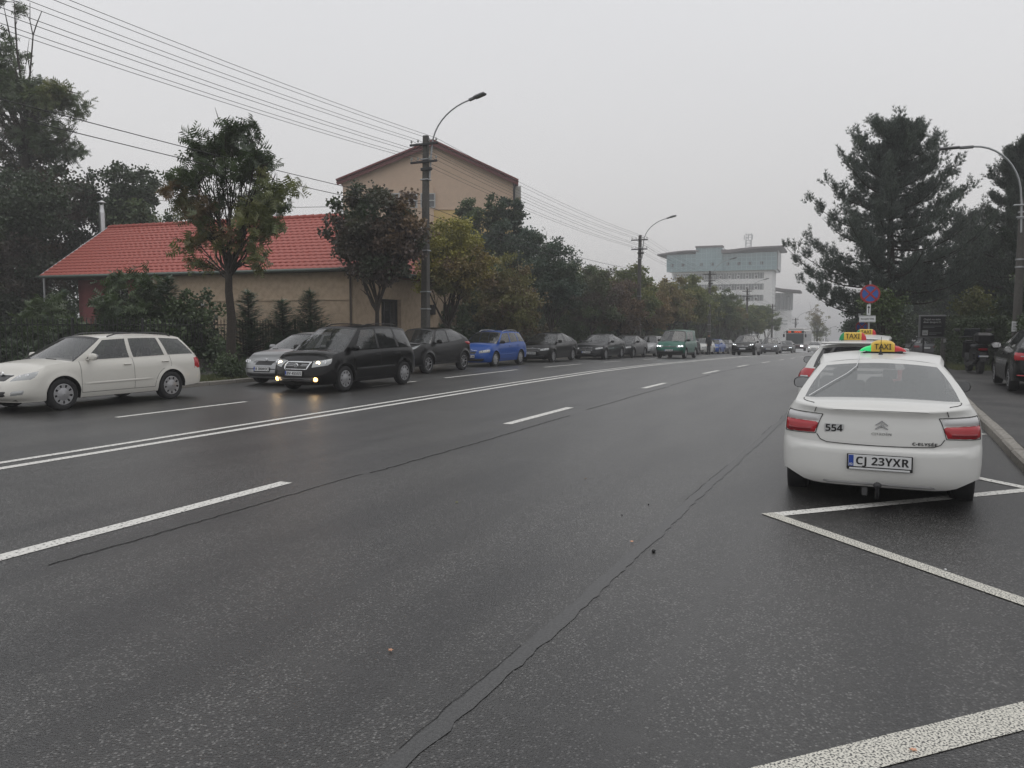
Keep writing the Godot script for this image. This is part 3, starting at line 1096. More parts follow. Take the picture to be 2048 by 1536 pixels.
	for sx in [1.0, -1.0]:
		for k in lines.size() - 1:
			var l0: Array = lines[k]
			var l1: Array = lines[k + 1]
			var is_glass: bool = k % 2 == 1
			var quadp := func(b0: float, b1: float, into: MB, nb: int, inset: float) -> void:
				var rows := []
				for i in (7 if is_glass else 4):
					var u := i / (6.0 if is_glass else 3.0)
					var row := []
					for j in nb + 1:
						var bb := lerpf(b0, b1, float(j) / nb)
						var a := lerpf(lerpf(l0[0], l0[1], bb), lerpf(l1[0], l1[1], bb), u)
						var p: Vector3 = gh.call(a, bb, sx)
						p.x -= inset * sx
						row.append(p)
					rows.append(row)
				into.grid(rows, sx < 0)
			if is_glass:
				quadp.call(0.0, bl, frame, 1, 0.0)
				quadp.call(bh, 1.0, frame, 2, 0.0)
				var gmb := MB.new()
				quadp.call(bl, bh, gmb, 5, 0.004)
				part("side_window", gmb.mesh(), c.get("rear_glass", glass) if k > 1 else glass, root)
			else:
				var dark: bool = c.get("dark_pillars", true) and k > 0 and k < lines.size() - 2
				if dark:
					quadp.call(0.0, bl, frame, 1, 0.0)
					quadp.call(bl, bh, pillar, 4, 0.0)
					quadp.call(bh, 1.0, frame, 2, 0.0)
				else:
					quadp.call(0.0, 1.0, frame, 8, 0.0)
	part("pillar_frame", frame.mesh(), pm, root)
	if not pillar.ix.is_empty(): part("door_pillar", pillar.mesh(), M.black_plastic, root)
	# screens: a = 0 or 1 edge, bowed
	var screen := func(a: float, bow_b: float, bow_t: float, crown_t: float, u: float, bb: float) -> Vector3:
		var p: Vector3 = gh.call(a, bb, 1.0)
		var dirn := 1.0 if a < 0.5 else -1.0
		var lift := lerpf(c.get("hood_crown", 0.05) * 0.4 if a < 0.5 else 0.0, crown_t, bb)
		return Vector3(p.x * u, p.y + lift * (1.0 - u * u), p.z + dirn * lerpf(bow_b, bow_t, bb) * (1.0 - u * u))
	var crown_r: float = c.get("roof_crown", 0.045)
	var bow_fb: float = c.get("bow_fb", 0.16)
	var bow_ft: float = c.get("bow_ft", 0.07)
	var bow_rb: float = c.get("bow_rb", 0.10)
	var bow_rt: float = c.get("bow_rt", 0.04)
	for e in 2:
		var a := float(e)
		var ug: float = c.get("screen_u", 0.95) if e == 0 else c.get("rear_u", 0.90)
		var b0: float = c.get("screen_b0", -0.04) if e == 0 else c.get("rear_b0", 0.04)
		var b1: float = c.get("screen_b1", 0.96) if e == 0 else c.get("rear_b1", 0.90)
		var us := [-1.0, -ug, -0.8, -0.6, -0.4, -0.2, 0.0, 0.2, 0.4, 0.6, 0.8, ug, 1.0]
		var bs := [minf(b0, 0.0) - (0.03 if e == 0 else 0.0), b0, lerpf(b0, b1, 0.06), lerpf(b0, b1, 0.25), lerpf(b0, b1, 0.5), lerpf(b0, b1, 0.75), lerpf(b0, b1, 0.95), b1, 1.0]
		var rows := []
		for u in us:
			var row := []
			for bb in bs: row.append(screen.call(a, bow_fb if e == 0 else bow_rb, bow_ft if e == 0 else bow_rt, crown_r, u, bb))
			rows.append(row)
		var fr := MB.new()
		var gl := MB.new()
		var bd := MB.new()
		var nu := us.size() - 1
		var nb := bs.size() - 1
		var kind := func(i: int, j: int) -> int:
			if i == 0 or i == nu - 1 or j == 0 or j == nb - 1: return 0
			if e == 0 and (j == 1 or j == nb - 2): return 2
			return 1
		fr.grid(rows, e == 1, func(i, j): return kind.call(i, j) != 0)
		gl.grid(rows, e == 1, func(i, j): return kind.call(i, j) != 1)
		bd.grid(rows, e == 1, func(i, j): return kind.call(i, j) != 2)
		part("windscreen_frame" if e == 0 else "tailgate_frame", fr.mesh(), M.black_plastic if e == 0 else pm, root)
		part("windscreen" if e == 0 else "rear_window", gl.mesh(), glass if e == 0 else c.get("back_glass", c.get("rear_glass", glass)), root)
		if e == 0: part("windscreen_border", bd.mesh(), M.black_plastic, root)
	var roof := []
	for i in 13:
		var a := i / 12.0
		var row := []
		var pe: Vector3 = gh.call(a, 1.0, 1.0)
		for k in 11:
			var u := 1.0 - k / 5.0
			row.append(Vector3(pe.x * u, pe.y + crown_r * (1.0 - pow(absf(u), 2.4)), pe.z + (1.0 - u * u) * (bow_ft * pow(1 - a, 3) - bow_rt * pow(a, 3))))
		roof.append(row)
	var rm2 := MB.new()
	rm2.grid(roof, false)
	part("roof", rm2.mesh(), c.get("roof_paint", pm), root)
	# ---- seams, handles, mouldings
	for sx in [1.0, -1.0]:
		for k in doors.size():
			var z: float = doors[k]
			var pts := []
			for i in 13:
				var y := lerpf(s.ys + 0.10, s.ytop(z) - 0.004, i / 12.0)
				var zz := z
				if k == doors.size() - 1:
					var dd := s.ra + 0.075
					if y < s.yc + dd: zz = maxf(z, s.axr + sqrt(maxf(dd * dd - pow(y - s.yc, 2), 0)))
				pts.append([zz, y])
			part("door_seam", flank_line(s, pts, sx, 0.008), M.seam, root)
		if doors.size() > 1:
			part("sill_seam", flank_line(s, zrange(doors[0], maxf(doors[-1], s.axr + s.ra + 0.08), 0.2).map(func(q): return [q, s.ys + 0.10]), sx, 0.008), M.seam, root)
		for k in doors.size() - 1:
			var hz: float = doors[k + 1] + 0.14
			var hy: float = s.ytop(hz) - c.get("handle_drop", 0.12)
			var h := MB.new()
			var hp := s.at(hz + 0.02, hy, sx)
			h.rbox(hp + Vector3(0.022 * sx, 0, 0), Vector3(0.028, 0.032, 0.19), 0.012)
			h.box(hp + Vector3(0.008 * sx, 0, 0.07), Vector3(0.03, 0.024, 0.03))
			h.box(hp + Vector3(0.008 * sx, 0, -0.07), Vector3(0.03, 0.024, 0.03))
			part("door_handle", h.mesh(), c.get("handle_paint", pm), door_n[k * 2 + (0 if sx > 0 else 1)])
		if c.has("moulding"):
			part("side_moulding", flank_patch(s, [[doors[0] - 0.05, c.moulding - 0.03], [s.axr + s.ra + 0.12, c.moulding - 0.02], [s.axr + s.ra + 0.12, c.moulding + 0.03], [doors[0] - 0.05, c.moulding + 0.02]], sx, 0.012, 8, 3), c.get("moulding_paint", pm), root)
		# mirror
		if c.get("mirrors", true):
			var mz: float = zA - c.get("mirror_back", 0.34)
			var my: float = s.ytop(mz) + 0.075
			var mx: float = s.at(mz, s.ytop(mz)).x
			var mb := MB.new()
			var rows2 := []
			for i in 7:
				var th := PI * i / 6.0
				var row := []
				for j in 13:
					var ph := TAU * j / 12.0
					var r2 := sin(th)
					row.append(Vector3((mx + 0.125) * sx + 0.115 * _sq(r2 * cos(ph), 0.75), my + 0.075 * _sq(r2 * sin(ph), 0.75), mz + 0.05 * cos(th)))
				rows2.append(row)
			mb.grid(rows2, false)
			mb.box(Vector3((mx + 0.02) * sx, my - 0.05, mz + 0.02), Vector3(0.11, 0.03, 0.06))
			part("wing_mirror", mb.mesh(), c.get("mirror_paint", pm), root)
			var mg := MB.new()
			var ring := PackedVector2Array()
			for j in 16: ring.append(Vector2(0.098 * _sq(cos(TAU * j / 16.0), 0.7), 0.062 * _sq(sin(TAU * j / 16.0), 0.7)))
			mg.prism(ring, 0.01, Transform3D(Basis.IDENTITY, Vector3((mx + 0.125) * sx, my, mz - 0.046)))
			part("mirror_glass", mg.mesh(), M.mirror_face, root)
		# roof rails
		if c.get("rails", false):
			var path := []
			for i in 9:
				var a := 0.10 + 0.80 * i / 8.0
				var p: Vector3 = gh.call(a, 1.0, sx)
				path.append(Vector3(p.x - 0.05 * sx, p.y + 0.02 + (0.045 if i > 0 and i < 8 else 0.0), p.z))
			part("roof_rail", tube_mesh(path, [0.014], 6), c.get("rail_paint", M.dark_metal), root)
	# wipers
	if c.get("wipers", true):
		for k in 2:
			var pts := []
			for i in 4:
				var u: float = (0.55 - 0.95 * k) - 0.36 * i / 3.0 * (1.0 if k == 0 else 0.9)
				pts.append(screen.call(0.0, bow_fb, bow_ft, crown_r, u, 0.035 + 0.025 * i / 3.0 * (1 if k == 0 else 0.6)) + Vector3(0, 0.012, 0.01))
			part("wiper", tube_mesh(pts, [0.008], 4), M.ink, root)
	# interior
	var inn := MB.new()
	var floor_y := s.ys + 0.13
	inn.box(Vector3(0, floor_y, (zA + zR) * 0.5), Vector3(s.W * 1.7, 0.04, zA - zR - 0.1))
	inn.rbox(Vector3(0, s.ytop(zA) - 0.12, zA - 0.18), Vector3(s.W * 1.66, 0.22, 0.5), 0.06)
	part("dashboard", inn.mesh(), M.black_plastic, root)
	if c.has("deck"):
		var sh := MB.new()
		sh.box(Vector3(0, s.ytop(zR) - 0.05, zR + 0.28), Vector3(s.W * 1.62, 0.03, 0.62))
		part("parcel_shelf", sh.mesh(), M.fabric, root)
	var seat_z: float = c.get("seat_z", zA - 1.05)
	for row in c.get("seat_rows", [[0.0, 2], [-0.86, 3]]):
		for k in row[1]:
			var x: float = (k - (row[1] - 1) * 0.5) * (0.72 if row[1] == 2 else 0.46)
			var sb := MB.new()
			var top_y: float = c.get("seat_top", rf[1] - 0.28) - (0.06 if row[1] == 3 else 0.0)
			var tilt := Basis(Vector3.RIGHT, -0.22)
			sb.rbox(Vector3(x, (floor_y + 0.24 + top_y) * 0.5 - 0.08, seat_z + row[0]), Vector3(0.48 if row[1] == 2 else 0.44, top_y - floor_y - 0.2, 0.13), 0.05, tilt)
			sb.rbox(Vector3(x, floor_y + 0.24, seat_z + row[0] + 0.24), Vector3(0.48 if row[1] == 2 else 0.44, 0.16, 0.5), 0.05)
			sb.rbox(Vector3(x, top_y - 0.0, seat_z + row[0] - 0.10), Vector3(0.26, 0.19, 0.10), 0.045, tilt)
			part("seat", sb.mesh(), M.fabric, root)
	var sw := MB.new()
	var circ := []
	for i in 17: circ.append(Vector3(0.36 + 0.18 * cos(TAU * i / 16.0), s.ytop(zA) - 0.02 + 0.17 * sin(TAU * i / 16.0), zA - 0.46 + 0.06 * sin(TAU * i / 16.0)))
	sw.tube(circ, [0.016], 6, false)
	part("steering_wheel", sw.mesh(), M.black_plastic, root)
	# wheels
	var r: float = c.get("r", 0.31)
	var tw: float = s.W - r * 0.33 - 0.012
	for z in [s.axf, s.axr]:
		for sx in [1.0, -1.0]:
			add_wheel(root, tw * sx, r, z, r, c.get("wheel", "cover"), c.get("steer", 0.0) if z == s.axf else 0.0, c.get("dark_wheel", false))
	return [root, s, gh, screen]


func _sq(x: float, p: float) -> float:
	return signf(x) * pow(absf(x), p)


# lights, grille and plate on the nose; everything given as [q, y] corners
func nose(root: Node3D, s: CarSkin, n: Dictionary) -> void:
	for sx in [1.0, -1.0]:
		var f := func(c: Array) -> Array: return c.map(func(p): return [p[0] * sx, p[1]])
		if n.has("lamp"):
			var h := part("headlight", skin_patch(s, f.call(n.lamp), true, 0.010, 8, 5), n.get("lens", M.clear_lens), root)
			# bright reflector bowls inside the lens
			for b in n.get("bowls", [0.35, 0.7]):
				var l: Array = n.lamp
				var qa: float = lerpf(l[0][0], l[1][0], b)
				var ya: float = lerpf(lerpf(l[0][1], l[1][1], b), lerpf(l[3][1], l[2][1], b), 0.5)
				var hh: float = (l[3][1] - l[0][1]) * 0.36
				var p = s.xq(qa * sx, ya, true) + s.nrm(s.zq(qa, true), ya, sx) * 0.012
				var bm := MB.new()
				var axis = s.nrm(s.zq(qa, true), ya, sx).lerp(Vector3(0, 0, 1), 0.6).normalized()
				var bx := Vector3.UP.cross(axis).normalized()
				bm.lathe([[hh, -0.01], [hh * 0.98, 0.004], [hh * 0.80, 0.006], [hh * 0.2, -0.004], [0.004, -0.004]], 14, p, Basis(bx, axis, bx.cross(axis)))
				part("reflector", bm.mesh(), n.get("glow", M.chrome) if (not n.has("glow_at") or n.glow_at == b) else M.chrome, h)
		if n.has("fog"):
			var fp: Vector3 = s.xq(n.fog[0] * sx, n.fog[1], true)
			var fm := MB.new()
			var fr: float = n.fog[2]
			fm.lathe([[fr, -0.03], [fr, 0.008], [fr * 0.8, 0.014], [0.004, 0.018]], 14, fp, Basis(Vector3(1, 0, 0), Vector3(0, 0, 1), Vector3(0, -1, 0)))
			part("fog_light", fm.mesh(), n.get("fog_glow", M.clear_lens), root)
		if n.has("fog_patch"): part("fog_light", skin_patch(s, f.call(n.fog_patch), true, 0.006, 6, 3), M.clear_lens, root)
	for g in n.get("dark", []):           # openings and dark trim: half corners mirrored to a full patch [q, y0, y1, q_top]
		part("grille", skin_patch(s, [[-g[0], g[1]], [g[0], g[1]], [g[3], g[2]], [-g[3], g[2]]], true, 0.005, 16, 4), M.black_plastic, root)
	for g in n.get("bars", []):           # chrome bars [q, y0, y1]
		part("grille_bar", skin_patch(s, [[-g[0], g[1]], [g[0], g[1]], [g[0], g[2]], [-g[0], g[2]]], true, 0.013, 16, 2), n.get("bar_paint", M.chrome), root)
	if n.has("plate"):
		var p = s.xq(0.0, n.plate[0], true)
		plate(root, n.plate[1], p + Vector3(0, 0, 0.022), false, -0.06)
	if n.has("badge"):
		var p = s.xq(0.0, n.badge[0], true)
		var b := MB.new()
		b.lathe([[n.badge[1], -0.01], [n.badge[1], 0.012], [n.badge[1] * 0.82, 0.014]], 18, p + Vector3(0, 0, 0.014), Basis(Vector3(1, 0, 0), Vector3(0, 0, 1), Vector3(0, -1, 0)))
		if n.badge.size() > 2:
			var r: float = n.badge[1] * 0.8
			if n.badge[2] == "VW":
				for seg in [[-0.55, 0.75, -0.12, -0.05], [0.55, 0.75, 0.12, -0.05], [-0.9, 0.35, -0.42, -0.85], [-0.42, -0.85, 0.0, 0.1], [0.0, 0.1, 0.42, -0.85], [0.42, -0.85, 0.9, 0.35], [-0.12, -0.05, 0.0, 0.12]]:
					b.tube([p + Vector3(seg[0] * r, seg[1] * r, 0.03), p + Vector3(seg[2] * r, seg[3] * r, 0.03)], [r * 0.09], 5)
			else:
				for k in 3:
					var a := PI / 2 + TAU * k / 3.0
					b.tube([p + Vector3(0, 0, 0.03), p + Vector3(cos(a) * r * 1.2, sin(a) * r * 1.2, 0.03)], [r * 0.12, r * 0.03], 5)
		part("badge", b.mesh(), M.chrome, root)


func tail(root: Node3D, s: CarSkin, n: Dictionary) -> void:
	for sx in [1.0, -1.0]:
		var f := func(c: Array) -> Array: return c.map(func(p): return [p[0] * sx, p[1]])
		for l in n.get("lamps", []):
			part("tail_light", skin_patch(s, f.call(l[0]), false, l[2] if l.size() > 2 else 0.010, 8, 4), l[1], root)
	for g in n.get("dark", []):
		part("bumper_inset", skin_patch(s, [[-g[0], g[1]], [g[0], g[1]], [g[3], g[2]], [-g[3], g[2]]], false, 0.005, 14, 3), g[4] if g.size() > 4 else M.black_plastic, root)
	if n.has("plate"):
		var p = s.xq(0.0, n.plate[0], false)
		plate(root, n.plate[1], p + Vector3(0, 0, -0.022), true, -n.get("plate_tilt", 0.06))


# ------------------------------------------------------------------ the vehicles of the street
func estate_cfg() -> Dictionary:
	return {"L": 4.57, "W": 1.77, "wb": 2.58, "fo": 0.92, "r": 0.315, "ra": 0.365, "bf": 0.20, "br": 0.26, "ys": 0.22,
		"top": [[-2.285, 0.92], [-2.15, 0.97], [-1.6, 0.985], [-0.6, 0.965], [0.5, 0.945], [1.12, 0.94], [1.6, 0.885], [2.0, 0.80], [2.2, 0.725], [2.285, 0.685]],
		"cowl": 1.10, "tail": -2.12, "roof_f": [0.33, 1.385], "roof_r": [-1.72, 1.375], "roof_y": 1.425, "roof_w": 1.20, "roof_w_rear": 1.12,
		"windows": [[0.86, 0.24, -0.20, -0.235], [-0.30, -0.315, -1.10, -1.02], [-1.20, -1.10, -1.98, -1.64]],
		"doors": [0.98, -0.25, -1.22], "moulding": 0.50, "dark_pillars": false, "rails": true, "handle_drop": 0.115}


func sedan_cfg() -> Dictionary:
	return {"L": 4.45, "W": 1.74, "wb": 2.62, "fo": 0.86, "r": 0.315, "ra": 0.365, "bf": 0.20, "br": 0.25,
		"top": [[-2.225, 0.955], [-2.1, 1.0], [-1.7, 1.02], [-0.9, 0.975], [0.2, 0.945], [1.05, 0.935], [1.55, 0.875], [2.0, 0.765], [2.15, 0.70], [2.225, 0.65]],
		"cowl": 1.05, "tail": -1.72, "deck": -1.62, "roof_f": [0.26, 1.36], "roof_r": [-1.0, 1.345], "roof_y": 1.415, "roof_w": 1.14, "roof_w_rear": 1.06,
		"windows": [[0.80, 0.17, -0.22, -0.26], [-0.32, -0.345, -1.32, -0.94]],
		"doors": [0.94, -0.27, -1.16], "handle_drop": 0.12, "rear_b0": -0.02, "rear_b1": 0.93}


func suv_cfg() -> Dictionary:
	return {"L": 4.70, "W": 1.90, "wb": 2.78, "fo": 0.88, "r": 0.36, "ra": 0.42, "bf": 0.26, "br": 0.34, "ys": 0.32,
		"top": [[-2.35, 1.02], [-2.2, 1.09], [-1.5, 1.11], [-0.5, 1.08], [0.6, 1.05], [1.2, 1.06], [1.7, 1.03], [2.1, 0.93], [2.25, 0.85], [2.35, 0.79]],
		"cowl": 1.16, "tail": -2.14, "roof_f": [0.42, 1.60], "roof_r": [-1.75, 1.58], "roof_y": 1.65, "roof_w": 1.26, "roof_w_rear": 1.14,
		"windows": [[0.92, 0.33, -0.18, -0.215], [-0.28, -0.295, -1.10, -1.04], [-1.20, -1.12, -1.95, -1.62]],
		"doors": [1.02, -0.23, -1.20], "handle_drop": 0.14, "rails": true}


func with(base: Dictionary, more: Dictionary) -> Dictionary:
	var d := base.duplicate(true)
	d.merge(more, true)
	return d


func simple_tail(root: Node3D, s: CarSkin, y: float, text := "", red: Material = null) -> void:
	var m: Material = red if red else M.red_lens
	tail(root, s, {"lamps": [[[[0.62, y - 0.09], [1.02, y - 0.07], [1.04, y + 0.09], [0.60, y + 0.07]], m]], "dark": [[0.7, s.br + 0.02, s.br + 0.11, 0.72]], "plate": [s.br + 0.32, text]})


func make_vehicles() -> void:
	var white := paint_mat("white_paint", lin(0.62, 0.62, 0.60))
	var cream := paint_mat("cream_white_paint", lin(0.60, 0.585, 0.54))
	var black := paint_mat("black_paint", lin(0.005, 0.005, 0.0055), 0.0, 0.25, 0.3)
	var blue := paint_mat("blue_paint", lin(0.014, 0.070, 0.30), 0.0)
	var silver := paint_mat("silver_paint", lin(0.30, 0.305, 0.31), 0.55)
	var dark_grey := paint_mat("dark_grey_paint", lin(0.018, 0.0185, 0.02), 0.2, 0.3, 0.35)
	var mid_grey := paint_mat("mid_grey_paint", lin(0.11, 0.112, 0.118), 0.4)
	var green := paint_mat("green_paint", lin(0.012, 0.105, 0.072), 0.1)
	var grey_bumper = M.grey_plastic
	var parked := "cars parked along the left kerb"
	make_taxi(white)
	# ---- white estate, nearest on the left
	var c := with(estate_cfg(), {"paint": cream, "fine": true, "rail_paint": M.grey_plastic, "front_in": [[0.0, 0.14], [0.14, 0.02], [0.34, 0.0], [0.55, 0.035], [0.75, 0.10], [0.9, 0.20], [1.0, 0.30]]})
	var b := build_car(c, "estate_car", "creamy white estate car with grey roof rails, nearest on the left", "car", Vector3(-15.32, 0, -11.5), 0.0, parked)
	nose(b[0], b[1], {"lamp": [[0.48, 0.59], [0.97, 0.64], [1.03, 0.80], [0.50, 0.70]], "dark": [[0.36, 0.585, 0.70, 0.40], [0.50, 0.30, 0.42, 0.52]], "bars": [[0.40, 0.695, 0.715]], "fog_patch": [[0.62, 0.33], [0.86, 0.36], [0.86, 0.44], [0.62, 0.42]], "plate": [0.47, ""], "badge": [0.725, 0.045]})
	tail(b[0], b[1], {"lamps": [[[[0.70, 0.66], [1.10, 0.67], [1.08, 0.92], [0.74, 0.94]], M.red_lens, 0.014]], "plate": [0.55, ""]})
	# ---- silver saloon behind the black people carrier
	c = with(sedan_cfg(), {"paint": silver, "fine": true, "lower_to": 0.0, "roof_y": 1.40})
	b = build_car(c, "saloon_car", "silver saloon parked at the kerb half hidden by a black people carrier", "car", Vector3(-15.42, 0.0, -18.75), 0.02, parked)
	nose(b[0], b[1], {"lamp": [[0.52, 0.56], [0.98, 0.60], [1.0, 0.735], [0.48, 0.70]], "lens": M.clear_lens, "dark": [[0.34, 0.545, 0.665, 0.40], [0.72, 0.25, 0.36, 0.74], [0.80, 0.44, 0.47, 0.80]], "bars": [[0.42, 0.672, 0.69]], "plate": [0.455, "B 380ROC"], "badge": [0.70, 0.04]})
	# ---- black people carrier driving with its lamps on
	c = {"L": 4.41, "W": 1.80, "wb": 2.68, "fo": 0.90, "r": 0.32, "ra": 0.385, "bf": 0.20, "br": 0.28, "ys": 0.22, "paint": black, "fine": true, "nf": 2.8,
		"top": [[-2.205, 0.98], [-2.1, 1.02], [-1.2, 1.035], [0.0, 1.02], [0.9, 1.0], [1.25, 0.99], [1.65, 0.94], [2.0, 0.845], [2.13, 0.79], [2.205, 0.75]],
		"front_in": [[0.0, 0.12], [0.14, 0.02], [0.34, 0.0], [0.55, 0.02], [0.75, 0.07], [0.9, 0.15], [1.0, 0.24]],
		"cowl": 1.30, "tail": -2.08, "roof_f": [0.42, 1.575], "roof_r": [-1.80, 1.545], "roof_y": 1.62, "roof_w": 1.26, "roof_w_rear": 1.16,
		"windows": [[0.84, 0.29, -0.18, -0.22], [-0.27, -0.29, -1.10, -1.06], [-1.20, -1.14, -1.96, -1.74]],
		"doors": [0.92, -0.23, -1.18], "moulding": 0.55, "moulding_paint": M.black_plastic, "glass": M.car_glass, "rear_glass": M.tinted_glass, "handle_drop": 0.14, "rails": true, "rail_paint": black, "seat_rows": [[0.0, 2], [-0.9, 3]]}
	b = build_car(c, "people_carrier", "black people carrier driving past the parked cars with its headlights on", "car", Vector3(-13.06, 0, -17.35), 0.0)
	nose(b[0], b[1], {"lamp": [[0.52, 0.615], [0.97, 0.68], [1.03, 0.845], [0.48, 0.775]], "glow": M.headlamp_glow, "glow_at": 0.35, "dark": [[0.40, 0.615, 0.725, 0.44], [0.62, 0.26, 0.40, 0.66]], "bars": [[0.45, 0.735, 0.765], [0.40, 0.655, 0.663], [0.40, 0.69, 0.698]], "fog": [0.66, 0.335, 0.055], "fog_glow": M.fog_glow, "plate": [0.475, "BV 45SUS"], "badge": [0.66, 0.06, "VW"]})
	nose(b[0], b[1], {"bars": [[0.36, 0.565, 0.59], [0.60, 0.30, 0.308], [0.60, 0.345, 0.353]], "bar_paint": M.chrome})
	for sx in [1.0, -1.0]:
		part("grille_bar", skin_patch(b[1], [[0.355 * sx, 0.565], [0.40 * sx, 0.575], [0.46 * sx, 0.765], [0.415 * sx, 0.765]], true, 0.014, 4, 6), M.chrome, b[0])
	for sx in [1.0, -1.0]:
		var l := OmniLight3D.new()
		l.name = "headlamp_light"
		l.light_color = Color(1.0, 0.86, 0.66)
		l.light_energy = 0.03
		l.omni_range = 20.0
		l.omni_attenuation = 2.0
		l.light_size = 0.05
		l.shadow_enabled = true
		l.position = b[1].xq(0.66 * sx, 0.335, true) + Vector3(0, 0, 0.07)
		b[0].add_child(l, true)
	# ---- black crossover
	c = with(suv_cfg(), {"L": 4.135, "W": 1.77, "wb": 2.53, "fo": 0.80, "r": 0.335, "ra": 0.40, "paint": black, "fine": true, "wheel": "five", "dark_wheel": true, "ys": 0.30, "lip": 0.035,
		"top": [[-2.07, 1.05], [-1.95, 1.12], [-1.5, 1.17], [-0.8, 1.09], [0.2, 1.02], [0.95, 1.02], [1.3, 1.03], [1.7, 0.98], [1.95, 0.88], [2.07, 0.80]],
		"cowl": 0.98, "tail": -1.78, "roof_f": [0.36, 1.50], "roof_r": [-1.45, 1.42], "roof_y": 1.535, "roof_w": 1.16, "roof_w_rear": 1.0,
		"windows": [[0.78, 0.28, -0.22, -0.26], [-0.32, -0.345, -1.30, -1.20]], "doors": [0.90, -0.27, -1.05], "rear_glass": M.tinted_glass, "rails": false, "lower": M.black_plastic, "lower_to": 0.05})
	b = build_car(c, "crossover_car", "black crossover with two-tone five-spoke wheels and bulging wings", "car", Vector3(-15.08, gy(-24.6), -24.62), 0.0, parked)
	nose(b[0], b[1], {"lamp": [[0.50, 0.80], [0.80, 0.86], [1.0, 1.0], [0.62, 0.90]], "bowls": [0.4], "dark": [[0.34, 0.72, 0.82, 0.40], [0.55, 0.34, 0.52, 0.58]], "bars": [[0.36, 0.765, 0.78]], "plate": [0.60, ""], "fog": [0.62, 0.60, 0.075], "badge": [0.78, 0.05]})
	tail(b[0], b[1], {"lamps": [[[[0.66, 0.95], [1.12, 0.93], [1.35, 1.06], [0.70, 1.07]], M.red_lens, 0.02]]})
	# ---- blue estate
	c = with(estate_cfg(), {"L": 4.22, "W": 1.66, "wb": 2.46, "fo": 0.83, "paint": blue, "rail_paint": M.steel, "mirror_paint": M.black_plastic, "dark_pillars": false,
		"top": [[-2.11, 0.93], [-2.0, 0.97], [-1.4, 0.985], [-0.4, 0.97], [0.6, 0.945], [1.12, 0.94], [1.5, 0.885], [1.85, 0.80], [2.05, 0.72], [2.11, 0.68]],
		"cowl": 1.08, "tail": -1.95, "roof_f": [0.34, 1.40], "roof_r": [-1.60, 1.385], "roof_y": 1.44, "windows": [[0.84, 0.25, -0.20, -0.235], [-0.30, -0.315, -1.03, -0.96], [-1.12, -1.04, -1.82, -1.52]], "doors": [0.96, -0.25, -1.12]})
	b = build_car(c, "estate_car", "bright blue estate car parked behind the black crossover", "car", Vector3(-15.34, gy(-30.4), -30.45), 0.0, parked)
	nose(b[0], b[1], {"lamp": [[0.50, 0.57], [0.98, 0.61], [1.0, 0.73], [0.47, 0.69]], "dark": [[0.32, 0.55, 0.665, 0.38], [0.75, 0.24, 0.37, 0.76]], "bars": [[0.39, 0.67, 0.69], [0.36, 0.545, 0.555]], "plate": [0.45, "CJ 11KLM"], "badge": [0.70, 0.035]})
	# ---- black saloon with a chrome grille line
	c = with(sedan_cfg(), {"paint": black, "wheel": "spokes", "L": 4.48})
	c.top = [[-2.24, 0.955], [-2.1, 1.0], [-1.7, 1.02], [-0.9, 0.975], [0.2, 0.945], [1.05, 0.935], [1.55, 0.875], [2.0, 0.775], [2.15, 0.71], [2.24, 0.66]]
	b = build_car(c, "saloon_car", "black saloon with a chrome-edged grille parked behind the blue estate", "car", Vector3(-15.4, gy(-36.8), -36.9), 0.0, parked)
	nose(b[0], b[1], {"lamp": [[0.52, 0.58], [0.98, 0.62], [1.0, 0.715], [0.50, 0.69]], "dark": [[0.42, 0.565, 0.66, 0.48], [0.72, 0.25, 0.37, 0.74]], "bars": [[0.49, 0.665, 0.69], [0.45, 0.55, 0.562]], "plate": [0.47, "CJ 07BRV"], "badge": [0.70, 0.04]})
	# ---- big black saloon with a double grille
	c = with(sedan_cfg(), {"paint": dark_grey, "wheel": "spokes", "L": 4.90, "W": 1.86, "wb": 2.97, "fo": 0.84, "r": 0.33, "ra": 0.385,
		"top": [[-2.45, 0.96], [-2.3, 1.0], [-1.9, 1.02], [-1.0, 0.985], [0.2, 0.955], [0.95, 0.95], [1.6, 0.90], [2.15, 0.80], [2.38, 0.72], [2.45, 0.67]],
		"cowl": 0.98, "tail": -1.92, "deck": -1.82, "roof_f": [0.16, 1.375], "roof_r": [-1.12, 1.36], "roof_y": 1.425, "windows": [[0.74, 0.08, -0.32, -0.36], [-0.42, -0.445, -1.52, -1.04]], "doors": [0.88, -0.37, -1.35]})
	b = build_car(c, "saloon_car", "long dark grey saloon with a twin grille parked by the lamp pole", "car", Vector3(-15.3, gy(-44.5), -44.6), 0.0, parked)
	nose(b[0], b[1], {"lamp": [[0.56, 0.60], [0.98, 0.64], [1.0, 0.74], [0.52, 0.70]], "dark": [[0.62, 0.25, 0.36, 0.66]], "plate": [0.45, "CJ 88MIR"]})
	for sx in [1.0, -1.0]:
		part("grille", skin_patch(b[1], [[0.04 * sx, 0.56], [0.34 * sx, 0.575], [0.34 * sx, 0.69], [0.04 * sx, 0.70]], true, 0.012, 8, 4), M.black_plastic, b[0])
		part("grille_bar", skin_patch(b[1], [[0.03 * sx, 0.70], [0.37 * sx, 0.69], [0.37 * sx, 0.71], [0.03 * sx, 0.72]], true, 0.018, 8, 2), M.chrome, b[0])
		part("grille_bar", skin_patch(b[1], [[0.03 * sx, 0.545], [0.37 * sx, 0.56], [0.37 * sx, 0.575], [0.03 * sx, 0.56]], true, 0.018, 8, 2), M.chrome, b[0])
